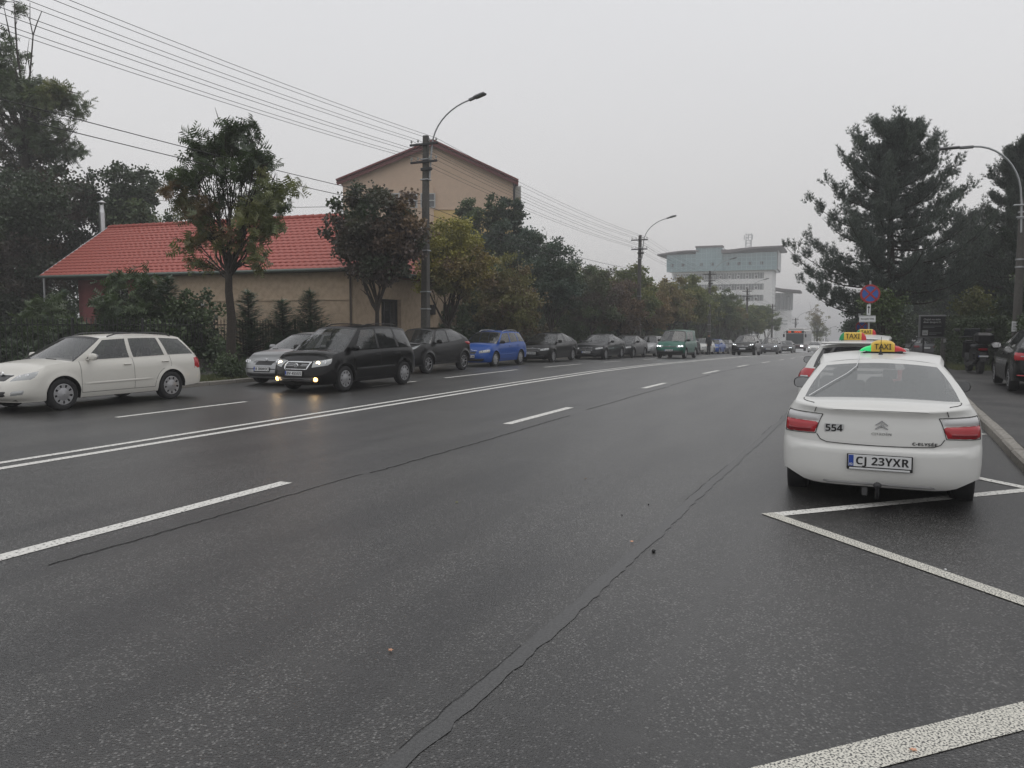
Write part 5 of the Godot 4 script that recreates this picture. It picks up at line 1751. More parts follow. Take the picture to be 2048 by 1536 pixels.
func make_house() -> void:
	# local frame: x runs along the long wall from its street corner (0) to the left (negative), -z is the depth behind it
	var root := thing("tiled_house", "long low cream house with a red tiled roof and a tall steel flue", "house", Vector3(-20.0, 0.0, -26.9), 0.0)
	root.rotation.y = deg_to_rad(6.0)
	var plaster := ramp_tex(512, 0.015, 5, 201, [[0.0, Color(0.36, 0.275, 0.195)], [0.5, Color(0.44, 0.34, 0.245)], [1.0, Color(0.50, 0.39, 0.285)]])
	var cream := tri_mat("cream_plaster", plaster, 2.7, 0.9, TX.fine, 0.3)
	var pink := tri_mat("pink_plaster", ramp_tex(256, 0.02, 4, 203, [[0.0, Color(0.27, 0.085, 0.09)], [1.0, Color(0.34, 0.115, 0.12)]]), 2.2, 0.9, TX.fine, 0.3)
	var frame := mat("dark_window_frame", lin(0.035, 0.03, 0.028), 0.6)
	var white_frame := mat("white_window_frame", lin(0.45, 0.45, 0.44), 0.5)
	var H := 3.85
	var D := 11.6
	var cream_l := 10.4
	# long cream wall with its slit windows
	var slits := [[-8.55 + cream_l, 1.55, 0.34, 1.10], [-6.3 + cream_l, 1.52, 0.34, 1.12]]
	part("long_wall", wall_with_holes(cream_l, H, 0.35, slits), cream, root, Vector3(-cream_l, 0, 0))
	for q in slits: part("slit_window", box_mesh(Vector3(q[2], q[3], 0.02)), M.window_glass, root, Vector3(q[0] + q[2] / 2 - cream_l, q[1] + q[3] / 2, -0.2))
	for q in slits: part("window_sill", box_mesh(Vector3(0.44, 0.05, 0.12), 0.01), M.concrete, root, Vector3(q[0] + q[2] / 2 - cream_l, q[1] - 0.03, 0.03))
	part("wall_band", box_mesh(Vector3(cream_l - 0.02, 0.10, 0.05), 0.01), cream, root, Vector3(-cream_l / 2, 2.72, 0.026))
	# pink wall, set back under the eave
	var holes := [[2.0, 2.75, 1.15, 0.62]]
	part("pink_wall", wall_with_holes(5.9, H, 0.3, holes), pink, root, Vector3(-16.3, 0, -1.3))
	window_part(root, Vector3(-16.3 + 2.575, 3.06, -1.42), 0.0, 1.15, 0.62, 2, 1, white_frame, 0.05)
	part("wall_band", box_mesh(Vector3(5.88, 0.14, 0.05), 0.01), pink, root, Vector3(-13.35, 1.55, -1.272))
	part("side_wall", wall_with_holes(D - 1.3, H, 0.3, []), pink, root, Vector3(-16.3, 0, -D), Vector3(0, -PI / 2, 0))
	part("return_wall", wall_with_holes(1.0, H, 0.3, []), cream, root, Vector3(-cream_l - 0.002, 0, -1.3), Vector3(0, -PI / 2, 0))
	# the short wall to the street, with two tall dark windows
	var sh := [[2.4, 0.55, 1.9, 2.25], [9.05, 0.6, 1.45, 2.12]]
	part("street_wall", wall_with_holes(D, H - 0.1, 0.35, sh), cream, root, Vector3(0.003, 0, -0.004), Vector3(0, PI / 2, 0))
	for q in sh:
		window_part(root, Vector3(-0.22, q[1] + q[3] / 2, -q[0] - q[2] / 2), PI / 2, q[2], q[3], 3, 2, frame, 0.10)
		part("window_sill", box_mesh(Vector3(0.16, 0.06, q[2] + 0.1), 0.012), M.concrete, root, Vector3(0.06, q[1] - 0.03, -q[0] - q[2] / 2))
	part("back_wall", wall_with_holes(16.3, H, 0.3, []), cream, root, Vector3(0, 0, -D + 0.001), Vector3(0, PI, 0))
	part("meter_box", box_mesh(Vector3(0.16, 0.5, 0.4), 0.02), M.dark_metal, root, Vector3(0.08, 2.4, -7.6))
	part("wall_lamp", box_mesh(Vector3(0.42, 0.14, 0.16), 0.05), M.galvanised, root, Vector3(-7.6, 2.52, 0.12), Vector3(0, 0, -0.2))
	# roof: courses of pantiles on the front slope, hip to the street
	var tile := tri_mat("roof_tile", ramp_tex(512, 0.03, 4, 207, [[0.0, Color(0.25, 0.050, 0.036)], [0.5, Color(0.335, 0.070, 0.050)], [1.0, Color(0.40, 0.098, 0.068)]]), 1.6, 0.55, TX.fine, 0.2)
	var roof := Node3D.new()
	roof.name = "roof"
	root.add_child(roof)
	var e0 := Vector3(-16.65, 3.96, 0.5)         # left end of the front eave
	var e1 := Vector3(0.55, 3.96, 0.5)           # street end
	var rd := 4.35
	var ry := 6.72
	var r0 := Vector3(-16.85, ry, 0.5 - rd)
	var r1 := Vector3(0.55 - 3.6, ry, 0.5 - rd)
	var n := 17
	for k in n:
		var t0 := float(k) / n
		var t1 := float(k + 1) / n + 0.012
		part("tile_course", course(e0.lerp(r0, t0), e1.lerp(r1, t0), e0.lerp(r0, minf(t1, 1.0)), e1.lerp(r1, minf(t1, 1.0)), 0.30), tile, roof)
	# hip towards the street
	var b1 := Vector3(0.55, 3.96, -D - 0.4)
	var rb := Vector3(0.55 - 3.6, ry, 0.5 - rd - 1.2)
	for k in n:
		var t0 := float(k) / n
		var t1 := float(k + 1) / n + 0.012
		part("tile_course", course(e1.lerp(r1, t0), b1.lerp(rb, t0), e1.lerp(r1, minf(t1, 1.0)), b1.lerp(rb, minf(t1, 1.0)), 0.30), tile, roof)
	# back slope and gable end in plain sheets, ridge and hip caps
	var bk := MB.new()
	bk.quad(b1, Vector3(-16.65, 3.96, -D - 0.4), r0, rb)
	bk.tri(r1, rb, r0)
	part("back_slope", bk.mesh(), tile, roof)
	var gb := MB.new()
	gb.tri(Vector3(-16.3, H, -D), Vector3(-16.3, H, -1.3), Vector3(-16.32, ry - 0.25, 0.5 - rd))
	part("gable", gb.mesh(), pink, root)
	for seg in [[r0, r1], [e1 + Vector3(0, 0.03, 0), r1], [r1, rb]]:
		var d: Vector3 = seg[1] - seg[0]
		var m := maxi(3, int(d.length() / 0.42))
		for k in m:
			var p: Vector3 = (seg[0] as Vector3) + d * (k / float(m))
			var q: Vector3 = (seg[0] as Vector3) + d * ((k + 1.06) / m)
			part("ridge_tile", tube_mesh([p + Vector3(0, 0.02, 0), q + Vector3(0, 0.035, 0)], [0.105, 0.125], 8), tile, roof)
	# the closed underside, fascia, gutter and downpipes
	var so := MB.new()
	so.box(Vector3(-8.0, 3.87, 0.22), Vector3(17.2, 0.05, 0.58))
	so.box(Vector3(-13.5, 3.868, -0.7), Vector3(6.1, 0.046, 1.3))
	so.box(Vector3(0.28, 3.866, -5.9), Vector3(0.56, 0.044, 11.7))
	part("soffit", so.mesh(), mat("dark_soffit", lin(0.05, 0.045, 0.04), 0.8), root)
	part("gutter", tube_mesh([e0 + Vector3(0, -0.05, 0.07), e1 + Vector3(0.07, -0.05, 0.07), b1 + Vector3(0.07, -0.05, 0)], [0.065], 8), mat("gutter_green", lin(0.10, 0.13, 0.115), 0.5), root)
	part("verge_trim", tube_mesh([e0 + Vector3(-0.05, 0, 0), r0 + Vector3(-0.05, 0.03, 0)], [0.035], 6), M.galvanised, root)
	part("downpipe", tube_mesh([Vector3(-16.4, 3.85, 0.52), Vector3(-16.4, 1.35, 0.52), Vector3(-16.55, 1.15, 0.5), Vector3(-18.2, 0.75, 0.45)], [0.05], 8), M.galvanised, root)
	part("downpipe", tube_mesh([Vector3(-0.05, 3.85, 0.5), Vector3(-0.05, 3.6, 0.1), Vector3(-0.05, 0.1, 0.1)], [0.05], 8), mat("brown_pipe", lin(0.09, 0.07, 0.055), 0.6), root)
	part("downpipe", tube_mesh([Vector3(-9.75, 3.85, 0.5), Vector3(-9.75, 3.5, 0.08), Vector3(-9.75, 0.1, 0.08)], [0.05], 8), M.brown_pipe, root)
	# steel flue
	var fl := MB.new()
	fl.lathe([[0.17, 0.0], [0.17, 2.9], [0.15, 2.92], [0.12, 3.15], [0.12, 3.3]], 16)
	fl.lathe([[0.001, 3.40], [0.24, 3.42], [0.23, 3.46], [0.05, 3.56], [0.001, 3.57]], 16)
	for a in 3: fl.box(Vector3(0.11 * cos(a * 2.1), 3.35, 0.11 * sin(a * 2.1)), Vector3(0.02, 0.16, 0.02))
	fl.lathe([[0.172, 1.4], [0.185, 1.42], [0.185, 1.46], [0.172, 1.48]], 16)
	part("flue", fl.mesh(), M.steel, root, Vector3(-17.75, 4.7, -4.3))


# one course of pantiles: a wavy sheet from the lower to the upper line whose lower lip stands proud
func course(a: Vector3, b: Vector3, c: Vector3, d: Vector3, pitch: float) -> ArrayMesh:
	var m := MB.new()
	var n := maxi(4, int(a.distance_to(b) / pitch)) * 4
	var up := (b - a).cross(c - a).normalized()
	if up.y < 0: up = -up
	var down := (a - c).normalized()
	var rows := []
	for i in n + 1:
		var u := i / float(n)
		var w := 0.013 * sin(u * n / 4.0 * TAU)
		var p := a.lerp(b, u)
		var q := c.lerp(d, u)
		rows.append([p + up * (0.012 + w * 0.7) + down * 0.02, p + up * (0.05 + w) + down * (0.02 + w * 0.8), p.lerp(q, 0.35) + up * (0.045 + w), q + up * (0.004 + w)])
	var nn: Vector3 = ((rows[1][2] - rows[0][2]) as Vector3).cross(rows[0][3] - rows[0][2])
	m.grid(rows, nn.y < 0)
	return m.mesh()


func make_gable_house() -> void:
	# the gable wall faces the camera, half hidden by the street trees
	var A := Vector3(-42.75, 0, -56.35)
	var B := Vector3(-29.5, 0, -62.6)
	var W := A.distance_to(B)
	var turn := atan2(-(B - A).z, (B - A).x)
	var root := thing("gabled_building", "tall ochre building with a dark red gable roof behind the lamp pole", "building", Vector3(A.x, -0.7, A.z), turn)
	var ochre := tri_mat("ochre_render", ramp_tex(256, 0.02, 4, 221, [[0.0, Color(0.56, 0.40, 0.17)], [1.0, Color(0.64, 0.47, 0.21)]]), 4.0, 0.9)
	var rose := tri_mat("rose_render", ramp_tex(256, 0.02, 4, 222, [[0.0, Color(0.53, 0.40, 0.30)], [1.0, Color(0.60, 0.455, 0.345)]]), 4.0, 0.9)
	var red := mat("red_roof_sheet", lin(0.15, 0.028, 0.026), 0.5)
	var white := mat("white_window_frame", lin(0.45, 0.45, 0.44), 0.5)
	var grey := mat("blue_grey_panel", lin(0.12, 0.135, 0.16), 0.5)
	var eh := 14.75
	var ax := W * 0.535
	var ah := 17.75
	# walls: a tall lower field and the rose upper field, split by a thin cornice
	var sp := 12.3
	part("gable_wall", box_mesh(Vector3(W, sp, 0.4)), ochre, root, Vector3(W / 2, sp / 2, -0.2))
	var g := MB.new()
	g.prism(PackedVector2Array([Vector2(0, sp), Vector2(W, sp), Vector2(W, eh), Vector2(ax, ah), Vector2(0, eh)]), 0.4, Transform3D(Basis.IDENTITY, Vector3(0, 0, -0.2)))
	part("upper_gable", g.mesh(), rose, root)
	part("cornice", box_mesh(Vector3(W, 0.12, 0.08)), rose, root, Vector3(W / 2, sp - 0.02, 0.04))
	part("stair_bay", box_mesh(Vector3(W * 0.533, 14.0, 0.12)), rose, root, Vector3(W * 0.2665, 7.2, 0.062))
	for s in 4:
		var y: float = 13.0 - s * 2.9
		for k in 3:
			window_part(root, Vector3(W * (0.29 + 0.105 * k), y, 0.15), 0.0, 1.28, 1.25, 2, 2, white, 0.09)
		part("panel", box_mesh(Vector3(0.72, 1.3, 0.05)), grey, root, Vector3(W * 0.222, y, 0.15))
	var side := MB.new()
	side.box(Vector3(0.2, eh / 2, -10.2), Vector3(0.4, eh - 0.1, 19.6))
	side.box(Vector3(W - 0.2, eh / 2, -10.2), Vector3(0.4, eh - 0.1, 19.6))
	side.box(Vector3(W / 2, eh / 2, -20.2), Vector3(W - 0.02, eh - 0.1, 0.4))
	part("side_wall", side.mesh(), ochre, root)
	for sgn in [-1.0, 1.0]:
		var p0 := Vector3(-0.45, eh - 0.12, 0.5) if sgn < 0 else Vector3(W + 0.45, eh - 0.12, 0.5)
		var p1 := Vector3(ax, ah + 0.22, 0.5)
		var dirn := (p1 - p0).normalized()
		var bm := MB.new()
		var L := p0.distance_to(p1)
		var bas := Basis(dirn, Vector3(0, 0, 1).cross(dirn).normalized(), Vector3(0, 0, 1))
		bm.box((p0 + p1) * 0.5 + Vector3(0, 0, -10.2), Vector3(L, 0.14, 21.0), bas)
		part("roof_slope", bm.mesh(), red, root)
		var fm := MB.new()
		fm.box((p0 + p1) * 0.5 + Vector3(0, -0.26, 0.02), Vector3(L - 0.04, 0.30, 0.08), bas)
		part("verge_board", fm.mesh(), red, root)
	part("downpipe", tube_mesh([Vector3(W + 0.3, eh - 0.2, 0.3), Vector3(W + 0.12, eh - 0.8, 0.14), Vector3(W + 0.12, 0, 0.14)], [0.09], 8), M.dark_metal, root)
	part("balcony", box_mesh(Vector3(0.7, 1.0, 3.0), 0.03), white, root, Vector3(W + 0.36, 11.2, -3.0))
	part("balcony", box_mesh(Vector3(0.7, 1.0, 3.0), 0.03), white, root, Vector3(W + 0.36, 14.0, -3.0))


func make_office() -> void:
	# white office block with a teal glass crown under a curved roof, far off in the haze
	var A := Vector3(-59.6, 0, -240.4)
	var B := Vector3(-30.6, 0, -242.0)
	var W := A.distance_to(B)
	var turn := atan2(-(B - A).z, (B - A).x)
	var root := thing("office_block", "white office block with ribbon windows and a teal glass top floor, far down the street", "building", Vector3(A.x, -7.5, A.z), turn)
	var wh := tri_mat("white_render", ramp_tex(256, 0.02, 3, 231, [[0.0, Color(0.76, 0.76, 0.76)], [1.0, Color(0.82, 0.82, 0.815)]]), 6.0, 0.8)
	var teal := mat("teal_glass", lin(0.17, 0.275, 0.30), 0.12, 0.0, 0.9)
	var grey := mat("office_roof", lin(0.12, 0.10, 0.105), 0.6)
	var slat := mat("office_frame", lin(0.42, 0.435, 0.44), 0.5)
	var pane := mat("office_pane", lin(0.15, 0.165, 0.17), 0.15, 0.0, 0.9)
	var whf := mat("office_white_frame", lin(0.60, 0.60, 0.60), 0.5)
	var D := 17.0
	var top := 25.0                       # under the glass crown
	var fh := 3.25
	# storeys: band of white wall under a ribbon of glass
	for s in 7:
		var y := top - 0.75 - s * fh
		part("white_band", box_mesh(Vector3(W, fh - 1.75 if s > 0 else 0.75, D)), wh, root, Vector3(W / 2, (y + 0.375) if s == 0 else y + (fh - 1.75) / 2 + 0.0, -D / 2))
		var rib := y - (1.75 if s == 0 else 1.75) / 2.0
		part("ribbon_glass", box_mesh(Vector3(W - 2.4, 1.74, D - 0.4)), pane, root, Vector3(W / 2 - 0.9, rib, -D / 2))
		part("corner_pier", box_mesh(Vector3(2.3, 1.748, D)), wh, root, Vector3(W - 1.15, rib, -D / 2))
		if s < 4:
			var n := 10
			for k in 34:
				part("mullion", box_mesh(Vector3(0.17, 1.74, 0.12)), slat, root, Vector3(W - 2.6 - k * 0.80, rib, 0.0))
			for k in n:
				var x := W - 4.4 - k * 2.55
				if x < 1.0: continue
				window_part(root, Vector3(x, rib - 0.3, 0.12), 0.0, 0.95, 1.1, 1, 1, whf, 0.17)
	# brick-like joints on the side face
	for j in 14:
		part("wall_joint", box_mesh(Vector3(0.06, 0.06, D - 0.6)), slat, root, Vector3(W + 0.01, top - 2.5 - j * 1.1, -D / 2))
	# teal crown, overhanging, in three blocks with a grid of frames
	var blocks := [[-1.4, 7.4, 5.0, 5.0, 1.2], [7.4, 15.0, 6.9, 6.9, 1.8], [15.0, W + 1.2, 4.9, 6.3, 1.2]]
	for q in blocks:
		var w: float = q[1] - q[0]
		var hm: float = minf(q[2], q[3])
		part("glass_block", box_mesh(Vector3(w, hm, D + 2.2)), teal, root, Vector3((q[0] + q[1]) / 2, top + hm / 2, -D / 2 + q[4] - 1.1))
		var z0: float = q[4] - 1.1 + (D + 2.2) / 2 - D / 2
		var n := int(w / 1.35)
		var fr := MB.new()
		for k in n + 1: fr.box(Vector3(q[0] + w * k / n, top + hm / 2, z0 + 0.02), Vector3(0.15, hm, 0.08))
		for j in 5: fr.box(Vector3((q[0] + q[1]) / 2, top + hm * j / 4.0, z0 + 0.021), Vector3(w, 0.15, 0.07))
		part("glass_grid", fr.mesh(), mat("teal_frame", lin(0.26, 0.38, 0.40), 0.4), root)
		for k in int(w / 3.2):
			window_part(root, Vector3(q[0] + 1.6 + k * 3.2, top + 1.9, z0 + 0.06), 0.0, 0.95, 1.0, 1, 1, mat("teal_dark_frame", lin(0.07, 0.12, 0.14), 0.4), 0.1)
	part("end_panel", box_mesh(Vector3(0.25, 5.4, D * 0.8)), slat, root, Vector3(W + 1.35, top + 2.9, -D / 2))
	# roofs: a shallow lens on the left, a parapet in the middle, a rising wing on the right
	var lens := MB.new()
	var rows := []
	for i in 13:
		var u := i / 12.0
		var x := lerpf(-4.2, 8.2, u)
		var y := top + 5.1 + 0.9 * sin(u * PI * 0.62)
		rows.append([Vector3(x, y - 0.18, 2.4), Vector3(x, y + 0.22, 2.4), Vector3(x, y + 0.22, -D - 1), Vector3(x, y - 0.18, -D - 1), Vector3(x, y - 0.18, 2.4)])
	lens.grid(rows, false)
	part("curved_roof", lens.mesh(), grey, root)
	part("parapet", box_mesh(Vector3(7.9, 0.5, 3.4)), grey, root, Vector3(11.2, top + 7.1, 0.6))
	var wing := MB.new()
	wing.prism(PackedVector2Array([Vector2(14.9, 5.0), Vector2(17.0, 5.0), Vector2(24.0, 5.9), Vector2(W + 2.9, 6.2), Vector2(W + 3.1, 6.55), Vector2(24, 6.45), Vector2(17.0, 5.9), Vector2(14.9, 6.0)]), D + 5.0, Transform3D(Basis.IDENTITY, Vector3(0, top, -D / 2 + 1.0)))
	part("wing_roof", wing.mesh(), grey, root)
	# lattice mast with aerials
	var mast := MB.new()
	for k in 4: mast.box(Vector3(20.8 + (k % 2) * 1.6, top + 9.0, -6.0 - (k / 2) * 1.6), Vector3(0.10, 5.0, 0.10))
	for j in 6:
		mast.box(Vector3(21.6, top + 6.8 + j * 0.85, -6.0), Vector3(1.7, 0.08, 0.08))
		mast.box(Vector3(21.6, top + 6.8 + j * 0.85, -7.6), Vector3(1.7, 0.08, 0.08))
		mast.box(Vector3(20.8, top + 6.8 + j * 0.85, -6.8), Vector3(0.08, 0.08, 1.7))
		mast.box(Vector3(21.6, top + 7.1 + j * 0.85, -5.98), Vector3(0.06, 1.9, 0.06), Basis(Vector3.BACK, 1.0 if j % 2 else -1.0))
	for k in 5: mast.rbox(Vector3(20.4 + 0.6 * k, top + 10.2 - (k % 2) * 1.6, -5.7), Vector3(0.22, 1.5, 0.16), 0.04)
	part("aerial_mast", mast.mesh(), slat, root)
	# lower curved annex to the right, behind
	var ann := MB.new()
	var low := MB.new()
	var arows := []
	var lrows := []
	for i in 9:
		var a := lerpf(-0.5, 1.35, i / 8.0)
		var px := W - 0.6 + 5.6 * sin(a)
		var pz := -23.0 + 6.0 * cos(a)
		arows.append([Vector3(px, 13.6, pz), Vector3(px, 18.8, pz)])
		lrows.append([Vector3(px - 0.25, 0.0, pz - 0.2), Vector3(px - 0.25, 13.6, pz - 0.2)])
	ann.grid(arows, false)
	low.grid(lrows, false)
	part("curved_annex", ann.mesh(), pane, root)
	part("annex_wall", low.mesh(), wh, root)
	var an2 := MB.new()
	an2.box(Vector3(W - 3.0, 9.5, -24.0), Vector3(7.0, 18.8, 10.0))
	part("annex_core", an2.mesh(), wh, root)
	var ar := MB.new()
	ar.prism(PackedVector2Array([Vector2(W - 4, 20.6), Vector2(W + 2, 19.3), Vector2(W + 7.2, 19.0), Vector2(W + 7.3, 19.5), Vector2(W + 2, 20.1), Vector2(W - 4, 21.3)]), 16.0, Transform3D(Basis.IDENTITY, Vector3(0, 0, -23)))
	part("annex_roof", ar.mesh(), grey, root)
	for i in 9:
		var a := lerpf(-0.5, 1.3, i / 8.0)
		part("mullion", box_mesh(Vector3(0.2, 5.2, 0.2)), slat, root, Vector3(W - 0.6 + 5.65 * sin(a), 16.2, -23.0 + 6.05 * cos(a)))
	for y in [13.5, 10.2, 9.2]:
		part("white_band", box_mesh(Vector3(5.0, 0.35, 0.2)), slat, root, Vector3(W + 1.2, y, -17.2))


# ------------------------------------------------------------------ poles, wires, lamps
func add_lamp_head(root: Node3D, at: Vector3, dirn: Vector3) -> void:
	var side := Vector3.UP.cross(dirn).normalized()
	var bas := Basis(side, dirn.cross(side), dirn)
	var b := MB.new()
	b.rbox(at + dirn * 0.10, Vector3(0.13, 0.10, 0.26), 0.02, bas)
	b.rbox(at + dirn * 0.46, Vector3(0.27, 0.085, 0.52), 0.03, bas)
	b.rbox(at + dirn * 0.42 + bas.y * 0.05, Vector3(0.16, 0.05, 0.34), 0.02, bas)
	var o := part("lamp_head", b.mesh(), M.lamp_grey, root)
	part("lamp_lens", box_mesh(Vector3(0.2, 0.012, 0.36)), M.lamp_dark, o, at + dirn * 0.48 - bas.y * 0.046, bas.get_euler())


func left_pole(x: float, z: float, h: float, lamp: bool, label: String, lean := 0.0) -> Dictionary:
	var y0 := gy(z) + 0.05
	var root := thing("utility_pole", label, "pole", Vector3(x, y0, z), 0.0, "concrete utility poles along the left kerb")
	var conc := tri_mat("pole_concrete", ramp_tex(256, 0.03, 4, 301, [[0.0, Color(0.055, 0.052, 0.047)], [1.0, Color(0.10, 0.095, 0.086)]]), 1.1, 0.85, TX.fine, 0.2)
	var b := MB.new()
	var ly := func(y: float) -> float: return lean * y
	for s in 1:
		var rows := []
		for i in 9:
			var y := h * i / 8.0
			var w := lerpf(0.17, 0.105, i / 8.0)
			var dd := lerpf(0.15, 0.10, i / 8.0)
			var c := 0.028
			var o: float = ly.call(y)
			rows.append([Vector3(o + w, y, dd - c), Vector3(o + w - c, y, dd), Vector3(o - w + c, y, dd), Vector3(o - w, y, dd - c), Vector3(o - w, y, -dd + c), Vector3(o - w + c, y, -dd), Vector3(o + w - c, y, -dd), Vector3(o + w, y, -dd + c), Vector3(o + w, y, dd - c)])
		for i in 8:
			for j in 8:
				b.quad(rows[i][j], rows[i + 1][j], rows[i + 1][j + 1], rows[i][j + 1]) if false else b.quad(rows[i][j + 1], rows[i][j], rows[i + 1][j], rows[i + 1][j + 1])
		var top: Array = rows[8]
		for j in 8: b.tri(Vector3(ly.call(h), h, 0), top[j + 1], top[j])
	part("shaft", b.mesh(), conc, root)
	var ins := []
	# two cross arms with insulators, steel bands
	for k in 2:
		var y := h - 0.36 - k * 0.70
		var o: float = ly.call(y)
		var arm := part("cross_arm", box_mesh(Vector3(1.30 - 0.06 * k, 0.085, 0.085), 0.01), M.dark_metal, root, Vector3(o, y, 0.16))
		for i in 4:
			var x2: float = [-0.58, -0.27, 0.27, 0.58][i]
			var m := MB.new()
			m.lathe([[0.012, -0.02], [0.012, 0.06], [0.04, 0.07], [0.045, 0.10], [0.028, 0.12], [0.036, 0.145], [0.02, 0.165], [0.001, 0.17]], 10)
			part("insulator", m.mesh(), mat("porcelain", lin(0.32, 0.33, 0.32), 0.3), arm, Vector3(x2, 0.04, 0))
			ins.append(Vector3(x + o + x2, y0 + y + 0.19, z + 0.16))
	for y in [h - 0.95, h - 1.75, h - 4.6, 2.3, 3.0]:
		part("steel_band", box_mesh(Vector3(0.36, 0.05, 0.32), 0.01), M.galvanised, root, Vector3(ly.call(y), y, 0))
	part("bracket", box_mesh(Vector3(0.5, 0.12, 0.14), 0.02), M.dark_metal, root, Vector3(ly.call(h - 1.35) + 0.1, h - 1.35, 0.12))
	if lamp:
		var p := []
		var s0 := Vector3(ly.call(h - 0.7) + 0.17, h - 1.7, 0.0)
		p.append(s0)
		p.append(s0 + Vector3(0.10, 1.15, 0.0))
		for i in 10:
			var a := lerpf(0.12, 1.33, i / 9.0)
			p.append(s0 + Vector3(0.12 + 2.35 * (1 - cos(a)), 1.15 + 1.75 * sin(a), 0.10 * i / 9.0))
		part("lamp_arm", tube_mesh(p, [0.036, 0.036, 0.034, 0.03], 8), M.galvanised, root)
		add_lamp_head(root, p[-1], ((p[-1] - p[-2]) as Vector3).normalized())
	return {"root": root, "ins": ins, "h": h, "y0": y0, "x": x, "z": z}


func wire(called: String, label: String, group: String, a: Vector3, b: Vector3, sag: float, r := 0.008) -> void:
	var p := []
	for i in 15:
		var t := i / 14.0
		p.append(a.lerp(b, t) - Vector3(0, 4.0 * sag * t * (1 - t), 0))
	var o := part(called, tube_mesh(p, [r], 4), M.ink, self)
	tag(o, label, "wire", group)


func make_poles() -> void:
	var P := []
	P.append(left_pole(-17.2, -28.0, 9.27, true, "dark concrete utility pole beside the tiled house, with curved lamp arm and two cross arms", 0.012))
	P.append(left_pole(-17.2, -59.07, 9.05, true, "second concrete utility pole with a lamp arm, behind the parked long saloon", 0.006))
	P.append(left_pole(-17.2, -85.8, 8.72, true, "third utility pole, its lamp in front of the white office block"))
	P.append(left_pole(-17.2, -111.1, 8.55, true, "fourth utility pole rising from the trees before the office block's right part"))
	P.append(left_pole(-17.2, -137.5, 7.9, true, "fifth utility pole at the right end of the tree row", 0.0))
	P.append(left_pole(-16.9, -172.0, 7.2, true, "sixth utility pole, tiny, above the bus"))
	# the eight wires of the cross arms; the near span runs on over the camera's left shoulder
	var before := []
	for q in P[0].ins: before.append(Vector3(q.x - 17.2 + 17.2, q.y + 0.1, 3.0))
	for i in 8:
		wire("power_line", "near overhead wire, %s on the %s cross arm of the house pole" % [["outer left", "inner left", "inner right", "outer right"][i % 4], ["upper", "lower"][i / 4]], "overhead wires of the near span", before[i], P[0].ins[i], 0.35, 0.0075)
	for k in P.size() - 1:
		for i in 8:
			wire("power_line", "wire between %s and %s utility pole, %s, on the %s arms" % [["first", "second", "third", "fourth", "fifth"][k], ["second", "third", "fourth", "fifth", "sixth"][k], ["outer left", "inner left", "inner right", "outer right"][i % 4], ["upper", "lower"][i / 4]], "overhead wires along the street", P[k].ins[i], P[k + 1].ins[i], 0.32, 0.0075 if k < 2 else 0.010)
	# two telephone cables lower down, and a service drop to the house
	for k in 2:
		var y := 6.55 - 0.32 * k
		wire("telephone_cable", "thick cable below the power lines crossing the left street tree, %s of two" % ["upper", "lower"][k], "telephone cables of the near span", Vector3(-17.4, y + 0.35, 3.0), Vector3(-17.25, y, -28.0), 0.25, 0.011)
		wire("telephone_cable", "cable from the first to the second utility pole under the cross arms, %s of two" % ["upper", "lower"][k], "telephone cables beyond the house", Vector3(-17.25, y, -28.0), Vector3(-17.2, y - 0.75, -59.0), 0.35, 0.011)
	wire("service_cable", "single slack cable from the left trees to the pole above the tiled roof", "", Vector3(-36.0, 8.4, -24.0), Vector3(-17.3, 6.7, -28.0), 0.7, 0.010)
	# right side: concrete post with a long curved arm over the bay
	right_lamp()
	for q in [[-15.7, -205.0, 8.0], [-15.2, -238.0, 8.0]]:
		var root := thing("street_lamp", "tiny far street lamp curving over the road in the mist, %s" % ["nearer one", "farther one"][0 if q[1] > -220 else 1], "street lamp", Vector3(q[0], gy(q[1]), q[1]), 0.0, "far street lamps in the mist")
		var p := [Vector3(0, 0, 0), Vector3(0, q[2] - 1.5, 0)]
		for i in 7:
			var a := lerpf(0.1, 1.35, i / 6.0)
			p.append(Vector3(2.6 * (1 - cos(a)), q[2] - 1.5 + 1.7 * sin(a), 0))
		part("post", tube_mesh(p, [0.10, 0.08, 0.05, 0.045], 8), M.lamp_grey, root)
		add_lamp_head(root, p[-1], Vector3(0.95, 0.25, 0).normalized())
	for q in [[-13.3, -300.0, 17.0], [-5.6, -300.0, 16.0]]:
		var o := part("flag_mast", tube_mesh([Vector3.ZERO, Vector3(0, q[2], 0)], [0.14, 0.07], 6), M.galvanised, self, Vector3(q[0], gy(q[1]), q[1]))
		tag(o, "faint thin mast far down the road in the mist, %s of two" % ("left" if q[0] < -10 else "right"), "mast", "faint masts at the road's end")


